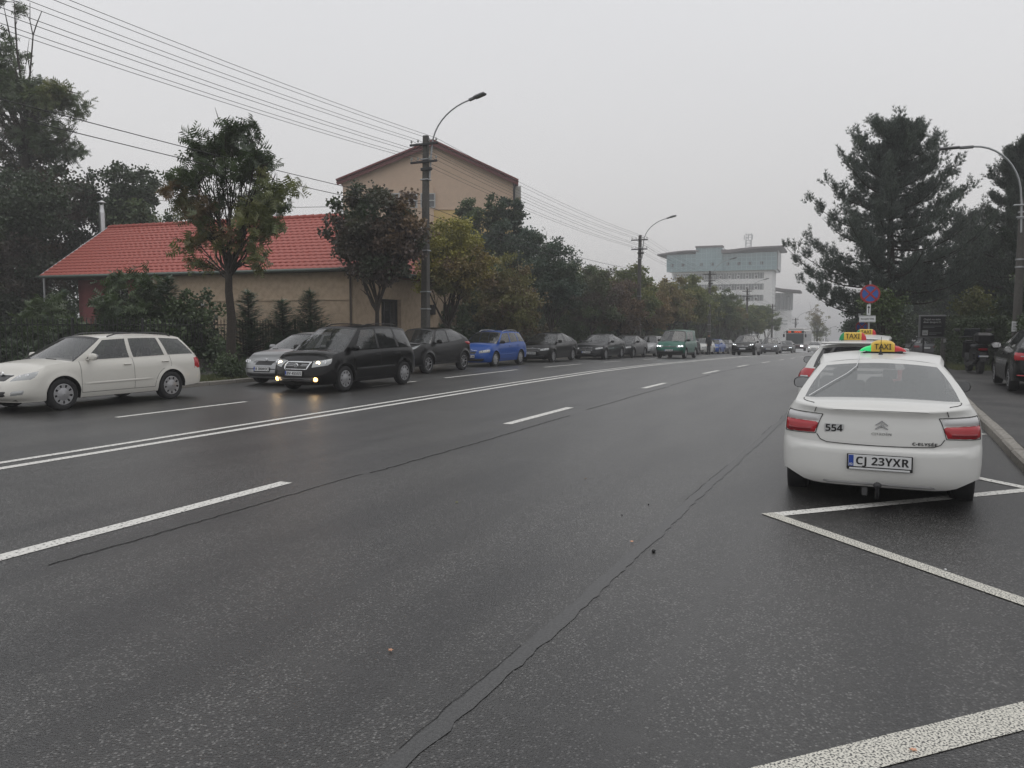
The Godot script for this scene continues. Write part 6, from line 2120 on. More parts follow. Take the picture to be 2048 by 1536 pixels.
func right_lamp() -> void:
	var root := thing("street_lamp", "old street lamp on a concrete post by the right pavement, arm towards the pine", "street lamp", Vector3(3.95, 0.10, -31.2), 0.0)
	var b := MB.new()
	b.tube([Vector3(0, 0, 0), Vector3(0.0, 5.7, 0)], [0.155, 0.10], 10)
	part("post", b.mesh(), M.pole_concrete, root)
	var p := [Vector3(-0.02, 4.6, 0.1), Vector3(-0.05, 5.6, 0.1)]
	for i in 11:
		var a := lerpf(0.05, 1.57, i / 10.0)
		p.append(Vector3(-0.07 - 1.45 * (1 - cos(a)), 5.7 + 1.78 * sin(a), 0.1 + 0.25 * i / 10.0))
	part("lamp_arm", tube_mesh(p, [0.032], 8), M.galvanised, root)
	var h := MB.new()
	h.rbox(Vector3(-1.72, 7.47, 0.36), Vector3(0.42, 0.09, 0.12), 0.02)
	h.rbox(Vector3(-2.22, 7.49, 0.36), Vector3(0.62, 0.07, 0.24), 0.025)
	part("lamp_head", h.mesh(), M.lamp_grey, root)
	for y in [5.05, 5.25, 3.7, 3.45]:
		part("steel_band", tube_mesh([Vector3(0, y, 0), Vector3(0, y + 0.05, 0)], [0.125 + (5.7 - y) * 0.01], 10), M.galvanised, root)
	part("cross_bar", box_mesh(Vector3(0.75, 0.05, 0.06), 0.01), M.galvanised, root, Vector3(0.1, 5.5, 0.14))
	part("cross_bar", box_mesh(Vector3(0.6, 0.05, 0.06), 0.01), M.galvanised, root, Vector3(0.12, 5.1, 0.14))
	part("notice", box_mesh(Vector3(0.24, 0.34, 0.02)), M.white_plate, root, Vector3(-0.05, 1.50, 0.17))
	part("notice", box_mesh(Vector3(0.16, 0.10, 0.02)), M.white_plate, root, Vector3(-0.03, 1.15, 0.17))
	for k in 5: part("printed_line", box_mesh(Vector3(0.18, 0.012, 0.003)), M.grey_plastic, root, Vector3(-0.05, 1.60 - k * 0.05, 0.183))


# ------------------------------------------------------------------ trees and shrubs
var leaf_meshes := {}


func leaf_cluster(kind: String) -> ArrayMesh:
	if leaf_meshes.has(kind): return leaf_meshes[kind]
	var r := RandomNumberGenerator.new()
	r.seed = 900 + kind.length()
	var b := MB.new()
	match kind:
		"broad":          # folded lobed leaves, drooping a little
			for i in 7:
				var d := Vector3(r.randf_range(-1, 1), r.randf_range(-0.6, 0.5), r.randf_range(-1, 1)).normalized()
				var p := d * r.randf_range(0.02, 0.13)
				var l := r.randf_range(0.10, 0.16)
				var s := d.cross(Vector3(r.randf_range(-1, 1), 1, r.randf_range(-1, 1))).normalized() * l * 0.42
				var fold := s.cross(d).normalized() * l * 0.16
				b.tri(p, p + d * l * 0.5 + s + fold, p + d * l)
				b.tri(p, p + d * l, p + d * l * 0.5 - s + fold)
		"compound":       # ash-like: rows of thin hanging leaflets
			for i in 3:
				var d := Vector3(r.randf_range(-1, 1), r.randf_range(-0.35, 0.45), r.randf_range(-1, 1)).normalized()
				var s := d.cross(Vector3.UP).normalized()
				for k in 4:
					var p := d * (0.05 + 0.075 * k)
					for e in [-1.0, 1.0]:
						var q: Vector3 = (s * e + d * 0.5 + Vector3(0, -0.45, 0)).normalized() * 0.135
						var w: Vector3 = q.cross(d).normalized() * 0.0 + d * 0.03
						b.tri(p - w, p + w, p + q)
		"tuft":           # a pine shoot: needles brushed forward round a stem along +y
			for i in 34:
				var t := r.randf()
				var a := r.randf() * TAU
				var o := Vector3(cos(a), 0, sin(a))
				var p := Vector3(0, t * 0.30, 0)
				var d := (o * r.randf_range(0.7, 1.0) + Vector3(0, r.randf_range(0.5, 1.1) + t * 0.6, 0)).normalized()
				var s := d.cross(o.rotated(Vector3.UP, 1.2)).normalized() * 0.0075
				b.tri(p - s, p + s, p + d * r.randf_range(0.12, 0.17))
		"spray":          # flat spray of a fir or cypress along +z
			for i in 26:
				var t := r.randf()
				var e := 1.0 if i % 2 else -1.0
				var p := Vector3(0, 0, t * 0.32)
				var d := Vector3(e * r.randf_range(0.5, 1.0), r.randf_range(-0.15, 0.35), r.randf_range(0.5, 1.0)).normalized()
				var s := d.cross(Vector3.UP).normalized() * 0.008
				b.tri(p - s, p + s, p + d * r.randf_range(0.07, 0.12) * (1.15 - 0.5 * t))
	leaf_meshes[kind] = b.mesh()
	return leaf_meshes[kind]


func crown(root: Node3D, kind: String, list: Array, called := "crown") -> void:     # list of [Transform3D, Color]
	var mm := MultiMesh.new()
	mm.transform_format = MultiMesh.TRANSFORM_3D
	mm.use_colors = true
	mm.mesh = leaf_cluster(kind)
	mm.instance_count = list.size()
	for i in list.size():
		mm.set_instance_transform(i, list[i][0])
		mm.set_instance_color(i, list[i][1])
	var o := MultiMeshInstance3D.new()
	o.name = called
	o.multimesh = mm
	o.material_override = leaf_mat()
	root.add_child(o, true)
	if root == self: return
	o.set_meta("kind", "stuff")


func rdir(r: RandomNumberGenerator) -> Vector3:
	var z := r.randf_range(-1, 1)
	var a := r.randf() * TAU
	var s := sqrt(1 - z * z)
	return Vector3(s * cos(a), z, s * sin(a))


func rbasis(r: RandomNumberGenerator, s: float) -> Basis:
	return Basis(rdir(r), r.randf() * TAU).scaled(Vector3.ONE * s)


func bark() -> StandardMaterial3D:
	return tri_mat("bark", ramp_tex(256, 0.04, 4, 401, [[0.0, Color(0.018, 0.014, 0.011)], [0.5, Color(0.035, 0.028, 0.022)], [1.0, Color(0.06, 0.05, 0.04)]]), 0.7, 0.95, TX.fine, 1.2)


# a broad-leaved tree. lobes: [centre, radii, weight, colour a, colour b] in the tree's own axes
func broad_tree(called: String, label: String, at: Vector3, trunk: Array, trunk_r: float, lobes: Array, count: int, leaf: String, leaf_s: float, seed_: int, group := "", limbs := 7, shell := 0.5) -> Node3D:
	var root := thing(called, label, "tree", at, 0.0, group)
	var r := RandomNumberGenerator.new()
	r.seed = seed_
	var tb := MB.new()
	# trunk: polyline [x, y, z]...
	var path := []
	for i in trunk.size():
		path.append(trunk[i])
	var radii := []
	for i in path.size(): radii.append(trunk_r * lerpf(1.25 if i == 0 else 1.0, 0.62, float(i) / maxi(path.size() - 1, 1)))
	tb.tube(path, radii, 9)
	var fork: Vector3 = path[-1]
	var total := 0.0
	for l in lobes: total += l[2]
	var list := []
	var twig := MB.new()
	for l in lobes:
		var c: Vector3 = l[0]
		var R: Vector3 = l[1]
		var n := int(count * l[2] / total)
		# limbs into this lobe
		var nl: int = maxi(2, int(limbs * l[2] / total + 0.5))
		for k in nl:
			var tip := c + rdir(r) * R * r.randf_range(0.35, 0.85)
			if tip.y < fork.y - 0.2: tip.y = fork.y + 0.3
			var start: Vector3 = path[-1].lerp(path[maxi(path.size() - 2, 0)], r.randf() * 0.35)
			var mid := start.lerp(tip, 0.5) + Vector3(r.randf_range(-0.2, 0.2), r.randf_range(0.1, 0.45), r.randf_range(-0.2, 0.2))
			var p := []
			var thick := 1.0 if nl < 4 and limbs < 12 else 0.62
			var bend := Vector3(r.randf_range(-0.18, 0.18), r.randf_range(-0.1, 0.1), r.randf_range(-0.18, 0.18))
			for i in 6:
				var t := i / 5.0
				p.append(start.lerp(mid, t).lerp(mid.lerp(tip, t), t) + bend * sin(t * TAU) + rdir(r) * 0.03)
			tb.tube(p, [trunk_r * 0.38 * thick, trunk_r * 0.31 * thick, trunk_r * 0.25 * thick, trunk_r * 0.18 * thick, trunk_r * 0.11, 0.010], 6)
			for q in 5:
				var s: Vector3 = p[2 + q % 4]
				var e := s + (rdir(r) + Vector3(0, 0.5, 0) + (tip - start).normalized()) * r.randf_range(0.35, 0.85) * minf(R.x, R.y) * 0.7
				twig.tube([s, s.lerp(e, 0.5) + rdir(r) * 0.08, e], [0.025, 0.016, 0.006], 4)
		# leaf clumps towards the outside, clusters in each
		var per := 26 if shell < 0.6 else 10
		for k in maxi(1, n / per):
			var d := rdir(r)
			var rad := pow(r.randf(), shell)
			var cc := c + d * R * rad
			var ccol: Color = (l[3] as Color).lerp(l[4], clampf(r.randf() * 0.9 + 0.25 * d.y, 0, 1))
			var cs := r.randf_range(0.22, 0.42) * pow(minf(R.x, minf(R.y, R.z)), 0.5) * (1.0 if shell < 0.6 else 1.15)
			for q in per:
				var off := Vector3(r.randfn(0, 1), r.randfn(0, 0.6), r.randfn(0, 1)) * cs * 0.55
				var col := ccol * r.randf_range(0.75, 1.25)
				list.append([Transform3D(rbasis(r, leaf_s * r.randf_range(0.75, 1.25)), cc + off), col])
	part("trunk", tb.mesh(), bark(), root)
	part("twigs", twig.mesh(), bark(), root).set_meta("kind", "stuff")
	crown(root, leaf, list)
	return root


func pine_tree(called: String, label: String, at: Vector3, H: float, R: float, bare: float, seed_: int, tint: Color, limbs := 46, extra := []) -> Node3D:
	var root := thing(called, label, "tree", at)
	var r := RandomNumberGenerator.new()
	r.seed = seed_
	var tb := MB.new()
	var tp := []
	for i in 9: tp.append(Vector3(0.10 * sin(i * 0.9), H * 0.98 * i / 8.0, 0.08 * cos(i * 1.3)))
	tb.tube(tp, [0.26, 0.23, 0.21, 0.18, 0.15, 0.12, 0.09, 0.05, 0.02], 9)
	var list := []
	var limb_list := []
	for k in limbs:
		var f := (k + r.randf_range(-0.3, 0.3)) / limbs
		var y := lerpf(bare, H * 0.96, f)
		var a := k * 2.39996 + r.randf_range(-0.4, 0.4)
		var L := R * (0.15 + 1.08 * pow(1.0 - f, 0.8)) * r.randf_range(0.66, 1.08)
		if f < 0.12: L *= 0.8
		limb_list.append([y, a, L, lerpf(0.06, 0.75, f)])
	for e in extra: limb_list.append(e)
	for q in limb_list:
		var o := Vector3(cos(q[1]), 0, sin(q[1]))
		var L: float = q[2]
		var p := []
		for i in 8:
			var t := i / 7.0
			p.append(Vector3(0, q[0], 0) + o * L * t + Vector3(0, L * (q[3] * t * 0.55 - 0.10 * sin(t * PI) + 0.17 * t * t * t), 0))
		tb.tube(p, [0.055, 0.05, 0.042, 0.035, 0.028, 0.02, 0.014, 0.008], 5)
		# shoots along the limb and on side twigs, all turning up
		for i in range(1, 8):
			var base: Vector3 = p[i] + rdir(r) * 0.12
			var m := 8 if i < 7 else 4
			for s in m:
				var side := o.cross(Vector3.UP) * r.randf_range(-1, 1)
				var len := r.randf_range(0.1, 0.75) * (0.5 + 0.10 * L) * (1.0 if i < 6 else 0.5)
				var tip := base + side * len + o * r.randf_range(0, 0.35) + Vector3(0, r.randf_range(0.0, 0.32), 0)
				if s < 2 and len > 0.25: tb.tube([base, base.lerp(tip, 0.6) - Vector3(0, 0.03, 0), tip], [0.016, 0.011, 0.006], 4)
				for w in 4:
					var dirn := (Vector3(0, r.randf_range(0.45, 1.2), 0) + (tip - base).normalized() * 0.6 + rdir(r) * 0.45).normalized()
					var x := dirn.cross(Vector3(r.randf_range(-1, 1), 0.1, 1)).normalized()
					var sc := r.randf_range(0.65, 1.1)
					var pos := base.lerp(tip, r.randf_range(0.2, 1.0)) + rdir(r) * 0.14
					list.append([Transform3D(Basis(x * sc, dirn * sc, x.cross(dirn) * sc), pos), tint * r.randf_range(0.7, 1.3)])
	for i in 10:
		var dirn := (Vector3(0, 1, 0) + rdir(r) * 0.4).normalized()
		var x := dirn.cross(Vector3(0.3, 0.1, 1)).normalized()
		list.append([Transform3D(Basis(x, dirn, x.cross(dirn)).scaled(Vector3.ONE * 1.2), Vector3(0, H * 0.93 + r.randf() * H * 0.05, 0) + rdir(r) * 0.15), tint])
	part("trunk", tb.mesh(), bark(), root)
	crown(root, "tuft", list)
	return root


func fir_tree(called: String, label: String, at: Vector3, H: float, R: float, seed_: int, tint: Color, group := "", density := 1.0) -> Node3D:
	var root := thing(called, label, "tree", at, 0.0, group)
	var r := RandomNumberGenerator.new()
	r.seed = seed_
	var tb := MB.new()
	tb.tube([Vector3.ZERO, Vector3(0.03, H * 0.5, 0), Vector3(0, H, 0)], [0.05 + H * 0.008, 0.04, 0.006], 7)
	var list := []
	var y := 0.12 * H
	var k := 0
	while y < H * 0.985:
		var f := y / H
		var L := R * pow(1.0 - f, 0.85) * r.randf_range(0.8, 1.12) + 0.06
		var a := k * 2.39996 + r.randf_range(-0.3, 0.3)
		var o := Vector3(cos(a), 0, sin(a))
		var n := int(maxf(3, L / 0.13) * density)
		for i in n:
			var t := (i + 0.6) / n
			var p := Vector3(0, y, 0) + o * L * t + Vector3(0, L * (0.28 * t - 0.22 * sin(t * PI) + 0.12 * t * t), 0)
			for e in 3:
				var d: Vector3 = (o + o.cross(Vector3.UP) * [-0.9, 0.0, 0.9][e] * (1.1 - t) + Vector3(0, r.randf_range(-0.05, 0.35), 0) + rdir(r) * 0.2).normalized()
				var x := Vector3.UP.cross(d).normalized()
				var sc := r.randf_range(0.8, 1.25) * (0.85 + 0.55 * (1 - f))
				list.append([Transform3D(Basis(x * sc, d.cross(x) * sc, d * sc), p + rdir(r) * 0.04), tint * r.randf_range(0.7, 1.35)])
		tb.tube([Vector3(0, y, 0), Vector3(0, y, 0) + o * L * 0.9 + Vector3(0, L * 0.25, 0)], [0.014, 0.004], 4)
		k += 1
		y += H * 0.0135 / density * (1.0 if H > 2.5 else 1.7)
	for i in 6: list.append([Transform3D(Basis(Vector3.RIGHT, -PI / 2 + r.randf_range(-0.3, 0.3)).scaled(Vector3.ONE * 0.6), Vector3(0, H * (0.94 + 0.01 * i), 0)), tint])
	part("trunk", tb.mesh(), bark(), root)
	crown(root, "spray", list)
	return root


func bush(called: String, label: String, at: Vector3, lobes: Array, count: int, leaf: String, leaf_s: float, seed_: int, category := "shrub", group := "", twigs := 10) -> Node3D:
	var root := thing(called, label, category, at, 0.0, group)
	var r := RandomNumberGenerator.new()
	r.seed = seed_
	var tw := MB.new()
	var list := []
	var total := 0.0
	for l in lobes: total += l[2]
	for l in lobes:
		var c: Vector3 = l[0]
		var R: Vector3 = l[1]
		for k in maxi(2, int(twigs * l[2] / total)):
			var tip := c + rdir(r) * R * 0.85
			tw.tube([Vector3(c.x * 0.7 + r.randf_range(-0.2, 0.2), 0, c.z * 0.7), c.lerp(tip, 0.4), tip], [0.03, 0.018, 0.005], 4)
		var per := 16
		for k in int(count * l[2] / total / per):
			var d := rdir(r)
			var cc := c + d * R * pow(r.randf(), 0.45)
			if cc.y < 0.03: cc.y = r.randf_range(0.03, 0.3)
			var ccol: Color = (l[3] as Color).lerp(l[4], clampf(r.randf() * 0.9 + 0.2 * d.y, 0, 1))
			for q in per:
				var off := Vector3(r.randfn(0, 1), r.randfn(0, 0.7), r.randfn(0, 1)) * 0.16
				list.append([Transform3D(rbasis(r, leaf_s * r.randf_range(0.75, 1.25)), cc + off), ccol * r.randf_range(0.75, 1.3)])
	part("stems", tw.mesh(), bark(), root)
	crown(root, leaf, list, "foliage")
	return root


func make_trees() -> void:
	var green := Color(0.082, 0.118, 0.048)
	var dgreen := Color(0.048, 0.074, 0.038)
	var olive := Color(0.180, 0.182, 0.062)
	var yellow := Color(0.348, 0.312, 0.066)
	var brown := Color(0.180, 0.118, 0.066)
	var rust := Color(0.210, 0.110, 0.070)
	var plum := Color(0.110, 0.079, 0.072)
	var teal := Color(0.058, 0.098, 0.074)
	var row := "street trees along the left kerb"
	# 1 the compound-leaved tree in front of the tiled roof
	broad_tree("street_tree", "green street tree with a dark leaning trunk in front of the tiled roof", Vector3(-18.05, 0.08, -18.15), [Vector3(0, 0, 0), Vector3(-0.02, 0.9, 0), Vector3(0.05, 1.8, 0.02), Vector3(-0.05, 2.6, 0), Vector3(-0.03, 3.1, 0)], 0.16, [
[Vector3(-0.1, 6.9, -0.1), Vector3(0.9, 0.75, 0.9), 1, dgreen, green],
		[Vector3(-0.95, 6.9, 0), Vector3(0.6, 0.55, 0.6), 0.6, dgreen, green],
		[Vector3(0.5, 7.3, 0.1), Vector3(0.6, 0.5, 0.6), 0.6, dgreen, green],
		[Vector3(-1.3, 6.1, -0.1), Vector3(0.8, 0.7, 0.8), 1, green, dgreen],
		[Vector3(0, 6, 0), Vector3(1.1, 0.85, 1.1), 1.1, dgreen, green],
		[Vector3(1.2, 6.35, 0.1), Vector3(0.85, 0.7, 0.85), 1, green, dgreen],
		[Vector3(1.65, 5.5, -0.1), Vector3(0.75, 0.55, 0.75), 0.8, green, olive],
		[Vector3(-1.65, 5.3, 0), Vector3(0.75, 0.6, 0.75), 0.8, green, brown],
		[Vector3(-0.8, 4.9, 0.1), Vector3(0.95, 0.65, 0.95), 1, green, brown],
		[Vector3(0.75, 4.95, -0.1), Vector3(1, 0.65, 1), 1, olive, green],
		[Vector3(-1.25, 4.2, 0), Vector3(0.65, 0.4, 0.65), 0.4, olive, brown],
		[Vector3(1.5, 4.4, 0.1), Vector3(0.8, 0.45, 0.8), 0.6, olive, green],
		[Vector3(1.35, 3.5, -0.1), Vector3(0.8, 0.3, 0.8), 0.35, olive, green],
		[Vector3(-1.1, 3.5, 0), Vector3(0.5, 0.28, 0.5), 0.2, olive, green],
		[Vector3(0.1, 4.2, 0.1), Vector3(0.8, 0.4, 0.8), 0.4, olive, brown]], 1150, "compound", 0.92, 1, row, 36, 0.9)
	# 2 dark red-brown maple by the pole
	broad_tree("maple_tree", "dark plum-brown maple with a forked trunk between the house and the lamp pole", Vector3(-18.05, 0.08, -25.8), [Vector3(0, 0, 0), Vector3(0.0, 1.1, 0), Vector3(0.03, 2.3, 0)], 0.12, [
		[Vector3(0.05, 5.2, 0), Vector3(1.85, 1.7, 1.7), 3.4, plum, dgreen],
		[Vector3(-0.9, 5.0, 0.1), Vector3(1.1, 1.3, 1.1), 1.0, plum, dgreen],
		[Vector3(1.1, 5.3, 0.1), Vector3(1.1, 1.4, 1.1), 1.2, plum, brown],
		[Vector3(-0.1, 3.9, 0), Vector3(1.5, 0.8, 1.4), 1.3, plum, dgreen],
		[Vector3(-0.3, 6.5, 0), Vector3(0.9, 0.7, 0.9), 0.5, dgreen, plum],
		[Vector3(-1.35, 6.0, 0), Vector3(0.6, 0.7, 0.6), 0.3, dgreen, green]], 3900, "broad", 1.05, 2, row, 5, 0.55)
	# 3 yellow-green tree right of the pole
	broad_tree("street_tree", "yellow-green autumn tree with a split trunk just right of the lamp pole", Vector3(-18.2, 0.05, -31.6), [Vector3(0, 0, 0), Vector3(0.0, 0.9, 0), Vector3(0.05, 1.6, 0)], 0.16, [
		[Vector3(0.2, 5.0, 0), Vector3(1.7, 1.3, 1.6), 2.4, olive, yellow],
		[Vector3(0.9, 4.2, 0.1), Vector3(1.5, 1.0, 1.4), 1.6, brown, yellow],
		[Vector3(-0.8, 4.1, 0.2), Vector3(1.1, 1.0, 1.2), 1.1, olive, yellow],
		[Vector3(0.4, 3.3, 0), Vector3(1.5, 0.6, 1.3), 0.8, olive, brown]], 4200, "broad", 0.85, 3, row, 7, 0.5)
	# the rest of the row
	var q := [
		[-38.0, 5.6, 1.9, brown, olive, "rust-brown street tree behind the blue estate"],
		[-44.9, 7.3, 2.0, dgreen, teal, "tall dark green street tree behind the black saloon"],
		[-53.0, 6.3, 2.2, plum, green, "dark brownish street tree left of the second pole"],
		[-57.5, 6.0, 2.0, brown, plum, "brown street tree hiding the foot of the second pole"],
		[-62.0, 7.3, 2.1, olive, green, "pale olive street tree just past the second pole"],
		[-67.0, 6.6, 2.1, rust, brown, "rust coloured street tree before the green van"],
		[-73.0, 7.2, 2.3, olive, brown, "olive-brown street tree above the green van's roof"],
		[-80.5, 8.0, 2.5, olive, green, "wide olive street tree left of the third pole"],
		[-89.0, 7.6, 2.6, green, olive, "fresh green street tree right of the third pole"],
		[-97.0, 7.9, 2.6, green, teal, "round green street tree above the black off-roader"],
		[-105.0, 7.4, 2.5, brown, green, "brownish street tree below the fourth pole's lamp"],
		[-113.0, 7.0, 2.5, teal, green, "dark teal-green street tree left of the bus"],
		[-122.0, 7.4, 2.6, olive, green, "yellowish street tree behind the bus"],
		[-131.0, 7.8, 2.6, green, teal, "green street tree under the fifth pole"],
		[-142.0, 8.2, 2.6, teal, green, "last dark tree of the left row in the mist"],
	]
	for k in q.size():
		var t: Array = q[k]
		if k >= 4:
			t[3] = (t[3] as Color).lerp(olive, 0.35) * 1.25
			t[4] = (t[4] as Color).lerp(olive, 0.2) * 1.25
		var R: float = t[2]
		var h: float = t[1]
		broad_tree("street_tree", t[5], Vector3(-18.3 - 0.25 * (k % 3), gy(t[0]) + 0.05, t[0]), [Vector3.ZERO, Vector3(0.06, 0.9, 0), Vector3(0.0, 1.7, 0.05)], 0.13, [
			[Vector3(0, h - 1.9, 0), Vector3(R * 0.85, 1.7, R * 0.85), 2.2, t[3], t[4]],
			[Vector3(R * 0.35, h - 2.9, R * 0.25), Vector3(R * 0.75, 1.3, R * 0.75), 1.5, t[4], t[3]],
			[Vector3(-R * 0.35, h - 2.7, -R * 0.3), Vector3(R * 0.75, 1.4, R * 0.75), 1.5, t[3], t[4]],
			[Vector3(R * 0.1, h - 3.7, -R * 0.2), Vector3(R * 0.8, 0.8, R * 0.8), 0.8, t[3], t[4]]], 3600 if k < 8 else 2600, "broad", (0.95 if k < 4 else 1.15) + 0.02 * k, 20 + k, row, 6, 0.5)
	# trees behind the fence, in front of the gabled building and beyond
	broad_tree("big_tree", "large dark green tree in front of the gabled building's right half", Vector3(-25.5, -0.2, -50.0), [Vector3.ZERO, Vector3(0.1, 1.6, 0), Vector3(0, 3.2, 0)], 0.26, [
		[Vector3(-0.9, 7.6, 0), Vector3(2.2, 2.2, 2.0), 2.2, dgreen, green], [Vector3(1.6, 7.1, 0.3), Vector3(2.4, 1.9, 2.0), 2.2, dgreen, teal],
		[Vector3(-1.7, 9.6, 0), Vector3(0.75, 1.3, 0.75), 0.6, dgreen, green], [Vector3(0.5, 9.7, 0), Vector3(0.7, 1.3, 0.7), 0.5, dgreen, green], [Vector3(1.9, 9.6, 0.2), Vector3(0.85, 1.4, 0.8), 0.6, dgreen, teal],
		[Vector3(3.3, 6.4, 0), Vector3(1.6, 1.5, 1.5), 1.0, dgreen, teal], [Vector3(-2.4, 5.6, 0.4), Vector3(1.9, 1.6, 1.7), 1.2, green, olive], [Vector3(0.6, 5.0, 0.5), Vector3(3.0, 1.6, 2.0), 1.6, dgreen, green]], 6800, "broad", 1.25, 51, "", 9, 0.45)
	for k in 5:
		var zz: float = [-43.0, -58.0, -66.0, -76.0, -92.0][k]
		broad_tree("garden_tree", ["green garden tree behind the fence, beside the house's street corner", "dusky garden tree behind the fence between the house and second pole", "tall garden tree behind the fence above the brown street trees", "hazy garden tree behind the rust coloured street tree", "farthest garden tree, pale in the mist left of the office block"][k], Vector3([-23.5, -24.5, -25.0, -25.5, -26.0][k], gy(zz), zz), [Vector3.ZERO, Vector3(0.1, 1.2, 0), Vector3(0, 2.2, 0)], 0.18, [
			[Vector3(0, 4.6, 0), Vector3(2.4, 1.9, 2.2), 2.0, dgreen, green], [Vector3(1.0, 3.0, 0.2), Vector3(2.2, 1.5, 2.0), 1.2, dgreen, olive], [Vector3(-1.0, 6.2 + 0.4 * k, 0), Vector3(1.6, 1.2, 1.5), 1.0, green, olive]], 3200, "broad", 1.25, 60 + k, "", 6, 0.45)
	# understorey along the fence: shrubs that close the gap under the crowns
	for k in 9:
		var zz := -38.0 - 8.5 * k
		var names := ["dark shrub under the rust-brown tree behind the fence", "brown-leaved shrub behind the black saloon, by the fence", "bright green shrub glowing under the dark trees by the fence", "dull shrub at the foot of the second pole", "low dusky shrub under the olive tree past the pole", "shrub under the rust coloured tree, behind the van", "shrub behind the standing person", "misty shrub under the round green tree", "farthest shrub of the fence line"]
		var ca: Color = [dgreen, brown, Color(0.07, 0.12, 0.022), dgreen, plum, olive, dgreen, green, teal][k]
		bush("shrub", names[k], Vector3(-20.6 - 0.4 * (k % 2), gy(zz), zz), [[Vector3(0, 1.1, -1.5), Vector3(1.2, 1.2, 2.6), 1.2, dgreen, ca], [Vector3(0.2, 1.0, 1.5), Vector3(1.1, 1.0, 2.4), 1.0, ca, dgreen], [Vector3(-0.8, 2.0, 0), Vector3(1.0, 1.0, 3.0), 1.0, dgreen, green]], 1500, "broad", 1.2, 80 + k)
	# the dark grove on the far left
	broad_tree("robinia_tree", "big airy tree on the far left with a dead forked branch against the sky", Vector3(-47.9, -0.6, -31.4), [Vector3.ZERO, Vector3(0.2, 3.0, 0), Vector3(0.4, 6.0, 0), Vector3(0.55, 9.2, 0.1)], 0.32, [
		[Vector3(-0.9, 11.6, 0), Vector3(1.5, 1.2, 1.6), 1.6, dgreen, green], [Vector3(1.4, 11.0, 0.2), Vector3(1.2, 0.9, 1.4), 1.0, dgreen, green], [Vector3(2.9, 10.5, 0.2), Vector3(1.2, 0.65, 1.2), 0.9, green, olive],
		[Vector3(-1.4, 15.0, 0), Vector3(1.9, 0.5, 1.4), 0.35, dgreen, green], [Vector3(2.0, 9.0, 0), Vector3(1.4, 0.9, 1.4), 0.9, dgreen, green], [Vector3(0.2, 9.4, 0.1), Vector3(2.0, 1.3, 1.8), 1.6, dgreen, plum], [Vector3(-1.2, 13.0, 0), Vector3(1.2, 0.8, 1.3), 0.6, dgreen, green]], 1750, "compound", 0.95, 101, "", 24, 0.9)
	var dead := MB.new()
	dead.tube([Vector3(0.55, 9.0, 0), Vector3(0.85, 10.8, 0.1), Vector3(1.15, 12.2, 0.1), Vector3(1.35, 13.2, 0.1)], [0.062, 0.050, 0.034, 0.026], 6)
	dead.tube([Vector3(1.35, 13.2, 0.1), Vector3(1.6, 13.6, 0.1), Vector3(1.95, 14.05, 0.1)], [0.026, 0.022, 0.014], 5)
	dead.tube([Vector3(1.35, 13.2, 0.1), Vector3(1.2, 13.8, 0.1), Vector3(1.25, 14.5, 0.1)], [0.025, 0.019, 0.011], 5)
	dead.tube([Vector3(1.2, 13.8, 0.1), Vector3(1.0, 14.1, 0.1), Vector3(0.75, 14.45, 0.1)], [0.015, 0.011, 0.006], 4)
	dead.tube([Vector3(1.05, 11.8, 0.1), Vector3(0.95, 12.6, 0.1), Vector3(1.1, 13.1, 0.1)], [0.022, 0.015, 0.007], 4)
	dead.tube([Vector3(0.5, 9.2, 0.0), Vector3(1.6, 10.6, 0.1), Vector3(2.9, 10.9, 0.1), Vector3(3.9, 10.6, 0.1)], [0.081, 0.062, 0.037, 0.012], 6)
	dead.tube([Vector3(1.6, 8.4, 0.2), Vector3(2.6, 8.7, 0.2), Vector3(3.3, 8.9, 0.2), Vector3(3.9, 9.3, 0.2)], [0.037, 0.028, 0.017, 0.006], 5)
	dead.tube([Vector3(2.9, 8.75, 0.2), Vector3(3.3, 8.3, 0.2), Vector3(3.6, 7.8, 0.2)], [0.019, 0.012, 0.005], 4)
	dead.tube([Vector3(0.4, 9.0, 0.0), Vector3(-0.6, 11.0, 0.1), Vector3(-1.9, 11.7, 0.1)], [0.074, 0.050, 0.019], 6)
	dead.tube([Vector3(-2.6, 14.6, 0.1), Vector3(-1.2, 15.0, 0.1), Vector3(0.2, 14.7, 0.1), Vector3(0.9, 13.9, 0.1)], [0.037, 0.028, 0.015, 0.005], 5)
	part("dead_branch", dead.mesh(), bark(), get_node("robinia_tree"))
	(get_node("robinia_tree") as Node3D).scale = Vector3.ONE * 1.455
	broad_tree("red_leaved_tree", "dark tree with reddish leaves at the left edge, below the airy tree", Vector3(-46.6, -0.5, -31.6), [Vector3.ZERO, Vector3(0.1, 1.6, 0), Vector3(0.0, 3.0, 0)], 0.2, [
		[Vector3(-0.5, 7.6, 0), Vector3(2.4, 1.8, 2.0), 1.6, rust * 0.55, dgreen], [Vector3(1.2, 6.4, 0.2), Vector3(2.2, 1.9, 2.0), 1.6, plum, dgreen], [Vector3(-1.2, 5.2, 0.2), Vector3(2.2, 1.7, 2.0), 1.5, rust * 0.7, plum], [Vector3(0.8, 4.2, 0.3), Vector3(2.3, 1.5, 1.8), 1.3, dgreen, rust * 0.6]], 5200, "broad", 0.95, 102, "", 8, 0.5).scale = Vector3.ONE * 1.4
